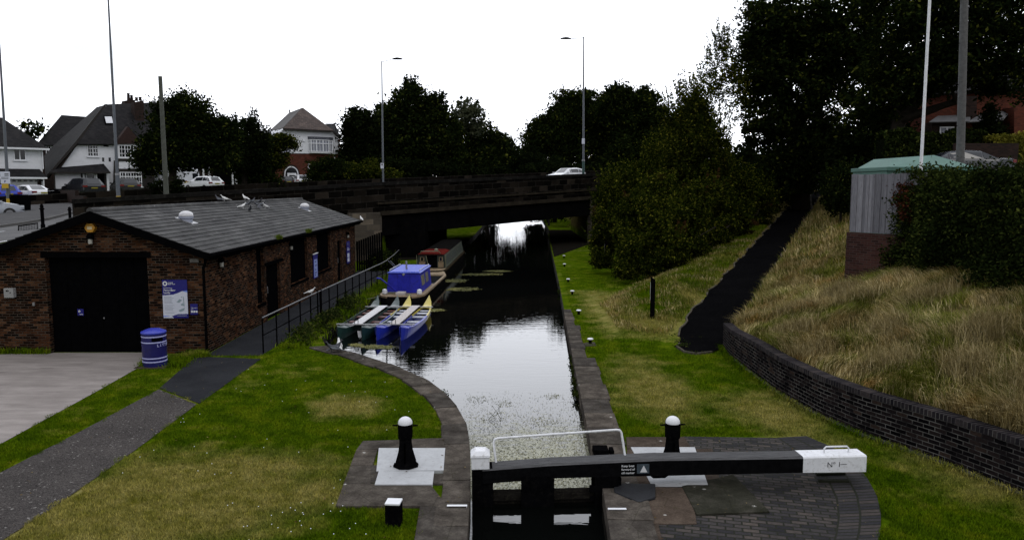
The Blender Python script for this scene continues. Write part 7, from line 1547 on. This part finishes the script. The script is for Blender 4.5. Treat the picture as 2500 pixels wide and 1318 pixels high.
# waterside weeds between the railing and the boats
WEED = leafmat('leaf_weed', [(0, (.010, .018, .006)), (.6, (.026, .040, .010)), (.9, (.055, .070, .018)), (1, (.12, .12, .04))], .6, .2, .3)
L = [((-6.75 + .12 * math.sin(y * 3), y, -.02 + .12 * math.sin(y * 2.1)), (.38, .5, .30)) for y in np.arange(23.4, 33, .7)]; C = cloud(L, 12000, .10, 20); C = C[C[:, 2] > -.28]; tag(rawmesh('bank_weeds', rot_leaves(C, .055, .3), 4, WEED, (-6.7, 28, 0)), 'tangled weeds on the bank between the railing and the canoes', 'weeds', kind='stuff')
n = 9000; y = rng.uniform(22.6, 48, n); x = -6.7 + rng.normal(0, .25, n) + np.where(y > 33, .1, 0); blades('bank_grass', np.c_[x, y], np.full(n, -.03), .20, .010, M_BLADE, 1.0, 2)
L = [((-8.1, y, .3), (.6, .8, .55)) for y in np.arange(45, 50, 1.1)] + [((-7.6, 46, .2), (.9, .9, .5))]; C = cloud(L, 7000, .16, 20); tag(rawmesh('bank_weeds', rot_leaves(C, .08, .3), 4, DK, (-8, 47, 0)), 'dark undergrowth at the foot of the bridge pier', 'undergrowth', kind='stuff')
tf = AT(740, 835, 24.5)
for i, (px, py, Y, hh, lab) in enumerate(((840, 742, 30, .55, 'leafy weed stems growing against the middle of the railing'), (862, 735, 31.2, .4, 'shorter weed stems farther along the railing'), (795, 800, 25.6, .45, 'bushy weed clump at the canoe end of the railing'))):
    p = GP(px, py); p.x = max(p.x, -6.95); C = []; r = thing('weed_plant', lab, 'plant', p); b = MB()
    for s_ in range(7):
        d = Vector((rnd.uniform(-.25, .25), rnd.uniform(-.2, .2), 1)) * hh * rnd.uniform(.7, 1.1); b.tube([(0, 0, 0), tuple(d)], .006, 4)
        for f in np.linspace(.25, 1, 12): C.append(np.array(p) + np.array(d) * f + rng.normal(0, .04, 3))
    b.build('stem', M_BARK, r); rawmesh('leaves', rot_leaves(np.array(C * 3) + rng.normal(0, .03, (len(C) * 3, 3)), .035, .3), 4, WEED, p, r)
# plants in the roof gutter
for i, (y, lab) in enumerate(((side(660, 580)[0], 'green grass tuft growing in the gutter above the doorway'), (side(735, 565)[0], 'green weed tuft in the gutter above the shuttered window'))):
    p = (XM + run + .05, y, ze - .02); n = 260; V = rng.normal(0, .10, (n, 2)) * np.array([.35, 1.2]); xy = V + np.array(p[:2]); o = blades('gutter_weed', xy, np.full(n, p[2]), .16, .010, leafmat('gutter_green_%d' % i, [(0, (.03, .06, .008)), (1, (.10, .13, .02))]), 1.6, 2, None, origin=p); tag(o, lab, 'weed')
# long dry grass on the mound
t = NT('dry_grass'); g = t.n('ShaderNodeNewGeometry'); P = g.outputs['Position']
dry = t.ramp(g.outputs['Random Per Island'], [(0, (.10, .075, .026)), (.35, (.25, .195, .078)), (.7, (.42, .34, .15)), (1, (.65, .56, .33))])
grn = t.ramp(g.outputs['Random Per Island'], [(0, (.040, .058, .006)), (.5, (.115, .14, .018)), (1, (.27, .28, .06))])
sel = t.math('ADD', t.noise(P, .62, 4, .62), t.math('MULTIPLY', t.math('SUBTRACT', g.outputs['Random Per Island'], .5), .16)); sel = t.ramp(sel, [(.47, (0, 0, 0)), (.56, (1, 1, 1))])
rus = t.ramp(t.noise(P, .9, 3, .6), [(.55, (1.1, 1.05, 1.0)), (.68, (.95, .66, .42))])
drk = t.ramp(t.noise(P, 1.9, 4, .7), [(.36, (.42, .42, .42)), (.58, (1.12, 1.12, 1.12))])
t.fin(t.mix(.9, t.mix(.9, t.mix(sel, grn, dry), rus, 'MULTIPLY'), drk, 'MULTIPLY'), .8, .0)
tr = t.n('ShaderNodeBsdfTranslucent'); M_DRY = t.m
def mound_pts(n, x0, x1, y0, y1, fall):
    x = rng.uniform(x0, x1, n); y = rng.uniform(y0, y1, n); pc, pd = path_c(x, y); xw = np.interp(y, wy, wx)
    k = np.where(y < WALLB[0][1], (x > xw + .27) & (pd > 1.05), pd > 1.05 + .12 * np.sin(pc * 5)) & (x < np.where(y < 24.3, 12.6, 999)) & (np.abs(x) < .74 * y + 1) & (rng.uniform(0, 1, n) < np.minimum(1, (fall / y) ** 1.5))
    return x[k], y[k]
x, y = mound_pts(600000, 5.5, 13.5, 8.5, 36, 15)
# tufted distribution and combed flow
cl = np.sin(x * 2.3 + 1.5 * np.sin(y * 1.1)) * np.cos(y * 1.9 + np.sin(x * 1.7)); k = rng.uniform(0, 1, len(x)) < .55 + .45 * cl; x, y, cl = x[k], y[k], cl[k]
phi = 3.6 + 1.3 * np.sin(x * 1.1 + .8 * np.sin(y * .9)) + 1.1 * np.cos(y * 1.3 + x * .6); flow = np.c_[np.cos(phi), np.sin(phi)] * (.45 + .3 * cl)[:, None]
o = blades('dry_grass', np.c_[x, y], hgt(x, y) - .01, .20 * (1 + .55 * np.clip(cl, -.7, 1)), .0052, M_DRY, .8, 2, dirb=flow, origin=(8, 18, 1)); 
x, y = mound_pts(60000, 5.5, 22, 24, 60, 30); blades('dry_grass', np.c_[x, y], hgt(x, y) - .01, .30, .012, M_DRY, .8, 2, dirb=(-.2, -.15), origin=(12, 35, 2))
t = NT('straw'); g = t.n('ShaderNodeNewGeometry'); t.fin(t.ramp(g.outputs['Random Per Island'], [(0, (.07, .055, .02)), (.4, (.19, .15, .06)), (.75, (.33, .26, .12)), (1, (.5, .42, .24))]), .8, .1); M_STRAW = t.m
# tall tussocks
T = [(7.4, 19.5, .55), (8.8, 17.2, .6), (9.9, 15.6, .7), (7.9, 15.5, .5), (9.3, 13.2, .6), (10.2, 18.6, .6), (8.2, 21.6, .55), (7.3, 23.6, .5), (9.5, 20.6, .6), (8.9, 14.4, .55), (7.0, 17.5, .45), (9.8, 22.3, .5), (8.6, 12.4, .5)]
P_ = np.vstack([np.c_[rng.normal(a, .30, 1700), rng.normal(c, .30, 1700)] for a, c, _ in T]); hh = np.repeat([q[2] for q in T], 1700); xw = np.interp(P_[:, 1], wy, wx); pcT, pdT = path_c(P_[:, 0], P_[:, 1]); k = ((P_[:, 0] > xw + .3) | (P_[:, 1] > WALLB[0][1])) & (pdT > 1.1); P_, hh = P_[k], hh[k]
blades('dry_tussocks', P_, hgt(P_[:, 0], P_[:, 1]), hh * .62, .0042, M_STRAW, .9, 2, dirb=(-.15, -.12), origin=(8, 18, 1))
# rougher grass on the bank between towpath and ramp
n = 170000; x = rng.uniform(3.4, 17, n); y = rng.uniform(22, 55, n); pc, pd = path_c(x, y); k = (pd < -1.08) & (pd > -8) & (pc > 1) & (x > 3.9) & (rng.uniform(0, 1, n) < np.clip((hgt(x, y) * 1.6 + .12), 0, 1)); x, y = x[k], y[k]
blades('bank_grass', np.c_[x, y], hgt(x, y), .13, .008, M_BLADE, .7, 2, dirb=(-.1, -.1), origin=(8, 35, 1))
n = 60000; x = rng.uniform(3.6, 14, n); y = rng.uniform(24, 46, n); pc, pd = path_c(x, y); k = (pd < -1.0) & (pd > -7) & (pc > 1) & (hgt(x, y) > .10) & (np.sin(x * 2.1 + y) * np.cos(y * 1.4 - x) > -.25); x, y = x[k], y[k]
blades('rough_grass', np.c_[x, y], hgt(x, y), .17, .008, M_DRY, .9, 2, dirb=(-.2, -.2), origin=(8, 35, 1))
# ivy/weeds creeping over the path edge and low weeds at the path nose
L = [((*GP(px, py).xy, .02), (.28, .3, .05)) for px, py in ((1700, 832), (1690, 812), (1725, 800), (1670, 838), (1705, 785), (1655, 825), (1672, 800), (1660, 845), (1720, 770))]; C = cloud(L, 2600, .06, 14); tag(rawmesh('path_weeds', rot_leaves(C, .035, .6), 4, WEED, (5.8, 25, 0)), 'low weeds creeping over the foot of the ramp path', 'weeds', kind='stuff')
# moss and weeds on the towpath wall
L = [((p[0] - .03, p[1], -.14), (.05, .5, .09)) for p in ((1.62, 18.3), (1.66, 19.2), (1.75, 20.6), (1.8, 22), (2.35, 36.5), (2.5, 39))]; C = cloud(L, 1500, .04, 14); tag(rawmesh('wall_moss', rot_leaves(C, .03, .4), 4, WEED, (1.7, 20, 0)), 'moss and small weeds on the towpath side of the canal wall', 'moss', kind='stuff')
L = [((-1.7, 17.75, -.03), (.2, .25, .04)), ((-2.2, 18.7, -.02), (.22, .15, .05)), ((-2.75, 19.6, -.03), (.2, .1, .04))]; C = cloud(L, 500, .05, 14); tag(rawmesh('edge_weeds', rot_leaves(C, .028, .4), 4, WEED, (-2, 18.5, 0)), 'small weeds rooted along the curved stone coping', 'weeds', kind='stuff')
n = 900; x = rng.uniform(-9, 9, n); y = rng.uniform(9.6, 30, n); k = (np.abs(x) < .74 * y) & ~inpoly(x, y, CANAL) & ~((x < -7.4) & (y > 21.8)) & ((x < 5.9) | (y < 9)); x, y = x[k], y[k]
tag(rawmesh('fallen_leaves', rot_leaves(np.c_[x, y, hgt(x, y) + .068], .022, 3), 4, leafmat('fallen_leaf', [(0, (.05, .030, .012)), (.6, (.12, .085, .035)), (1, (.24, .19, .10))]), (0, 15, 0)), 'small dry leaves scattered over lawn and paving', 'fallen leaves', kind='stuff')
# daisies in the lawn
n = 420; x = np.concatenate([rng.normal(-2.9, .9, 50), rng.normal(-5.5, 2.0, 60)]); y = np.concatenate([rng.normal(10.9, .5, 50), rng.uniform(12, 20, 60)]); k = ~keepout(x, y) & (y > 9.5) & (x > -8.5) & (poly_dist(x, y, CANL) > .7); x, y = x[k], y[k]
a = np.arange(6) * math.pi / 3; ring_ = np.c_[np.cos(a), np.sin(a)] * .008; V = np.concatenate([np.c_[ring_[:, 0] + px, ring_[:, 1] + py, np.full(6, .058) + ring_[:, 1] * .5] for px, py in zip(x, y)]); tag(rawmesh('daisies', V, 6, M_TXTW, (-3, 12, 0)), 'tiny white daisies scattered in the lawn', 'daisies', kind='stuff')
# ------------------------------------------------------------------ floating weed
M_FL = leafmat('floating_leaf', [(0, (.06, .06, .02)), (.5, (.13, .13, .055)), (1, (.24, .24, .14))], .5, .3, .0)
def rafts(name, spots, n, leaf, lab, z=WUP, m=M_FL):
    C = []
    for (px, py, rx, ry) in spots:
        g = GP(px, py, z); sx = rx * g.y / FPX; sy = abs(GP(px, py - ry, z).y - GP(px, py + ry, z).y) / 2; k = int(n / len(spots)); aa = rng.uniform(0, 6.28, k); rr = np.sqrt(rng.uniform(0, 1, k)) * (1 + .12 * np.sin(aa * 2 + px) + .12 * np.sin(aa * 5 + py) + rng.normal(0, .12, k))
        C.append(np.c_[g.x + np.cos(aa) * rr * sx, g.y + np.sin(aa) * rr * sy, np.full(k, z + .006) + rng.uniform(0, .004, k)])
    C = np.vstack(C); k = inpoly(C[:, 0], C[:, 1], CANAL); C = C[k]; return tag(rawmesh(name, rot_leaves(C, leaf, 8, .8), 4, m, (0, 20, z)), lab, 'floating weed', kind='stuff')
rafts('floating_weed', [(920, 847, 38, 5), (1110, 797, 0, 0)][:1] + [(870, 842, 14, 3)], 1500, .035, 'pale raft of weed floating in front of the canoes')
rafts('floating_weed', [(1130, 706, 45, 4), (1110, 685, 32, 4), (1175, 670, 50, 3), (1215, 662, 30, 2), (1060, 757, 28, 3)], 2600, .045, 'thin weed rafts drifting beside the work boat')
rafts('floating_weed', [(1170, 975, 28, 10), (1230, 985, 26, 8), (1350, 968, 24, 6), (1200, 1018, 60, 12), (1330, 1030, 50, 10)], 420, .016, 'olive weed patches rising through the bright water')
n = 9000; x = rng.uniform(-1.2, 1.7, n); y = 12.2 + np.abs(rng.normal(0, 2.7, n)); k = inpoly(x, y, CANAL) & (y < 19); C = np.c_[x[k], y[k], np.full(k.sum(), WUP + .006) + rng.uniform(0, .006, k.sum())]
M_SCUM = leafmat('scum_leaf', [(0, (.012, .012, .008)), (.3, (.05, .05, .02)), (.55, (.16, .16, .09)), (1, (.42, .42, .34))], .5, .3, .0); tag(rawmesh('floating_leaves', rot_leaves(C, .015, 6, .6), 4, M_SCUM, (0, 15, WUP)), 'speckled floating leaves and scum against the lock gate', 'floating leaves', kind='stuff')
for i in range(1):
    p = GP(1205, 1022, WUP); r = thing('water_reed', 'few thin reed stems standing in the water before the gate', 'reed', p); b = MB()
    for k in range(7): b.tube([(rnd.uniform(-.15, .2), rnd.uniform(-.1, .1), 0), (rnd.uniform(-.15, .25), rnd.uniform(-.1, .1), rnd.uniform(.12, .32))], .004, 4)
    b.build('stems', WEED, r)
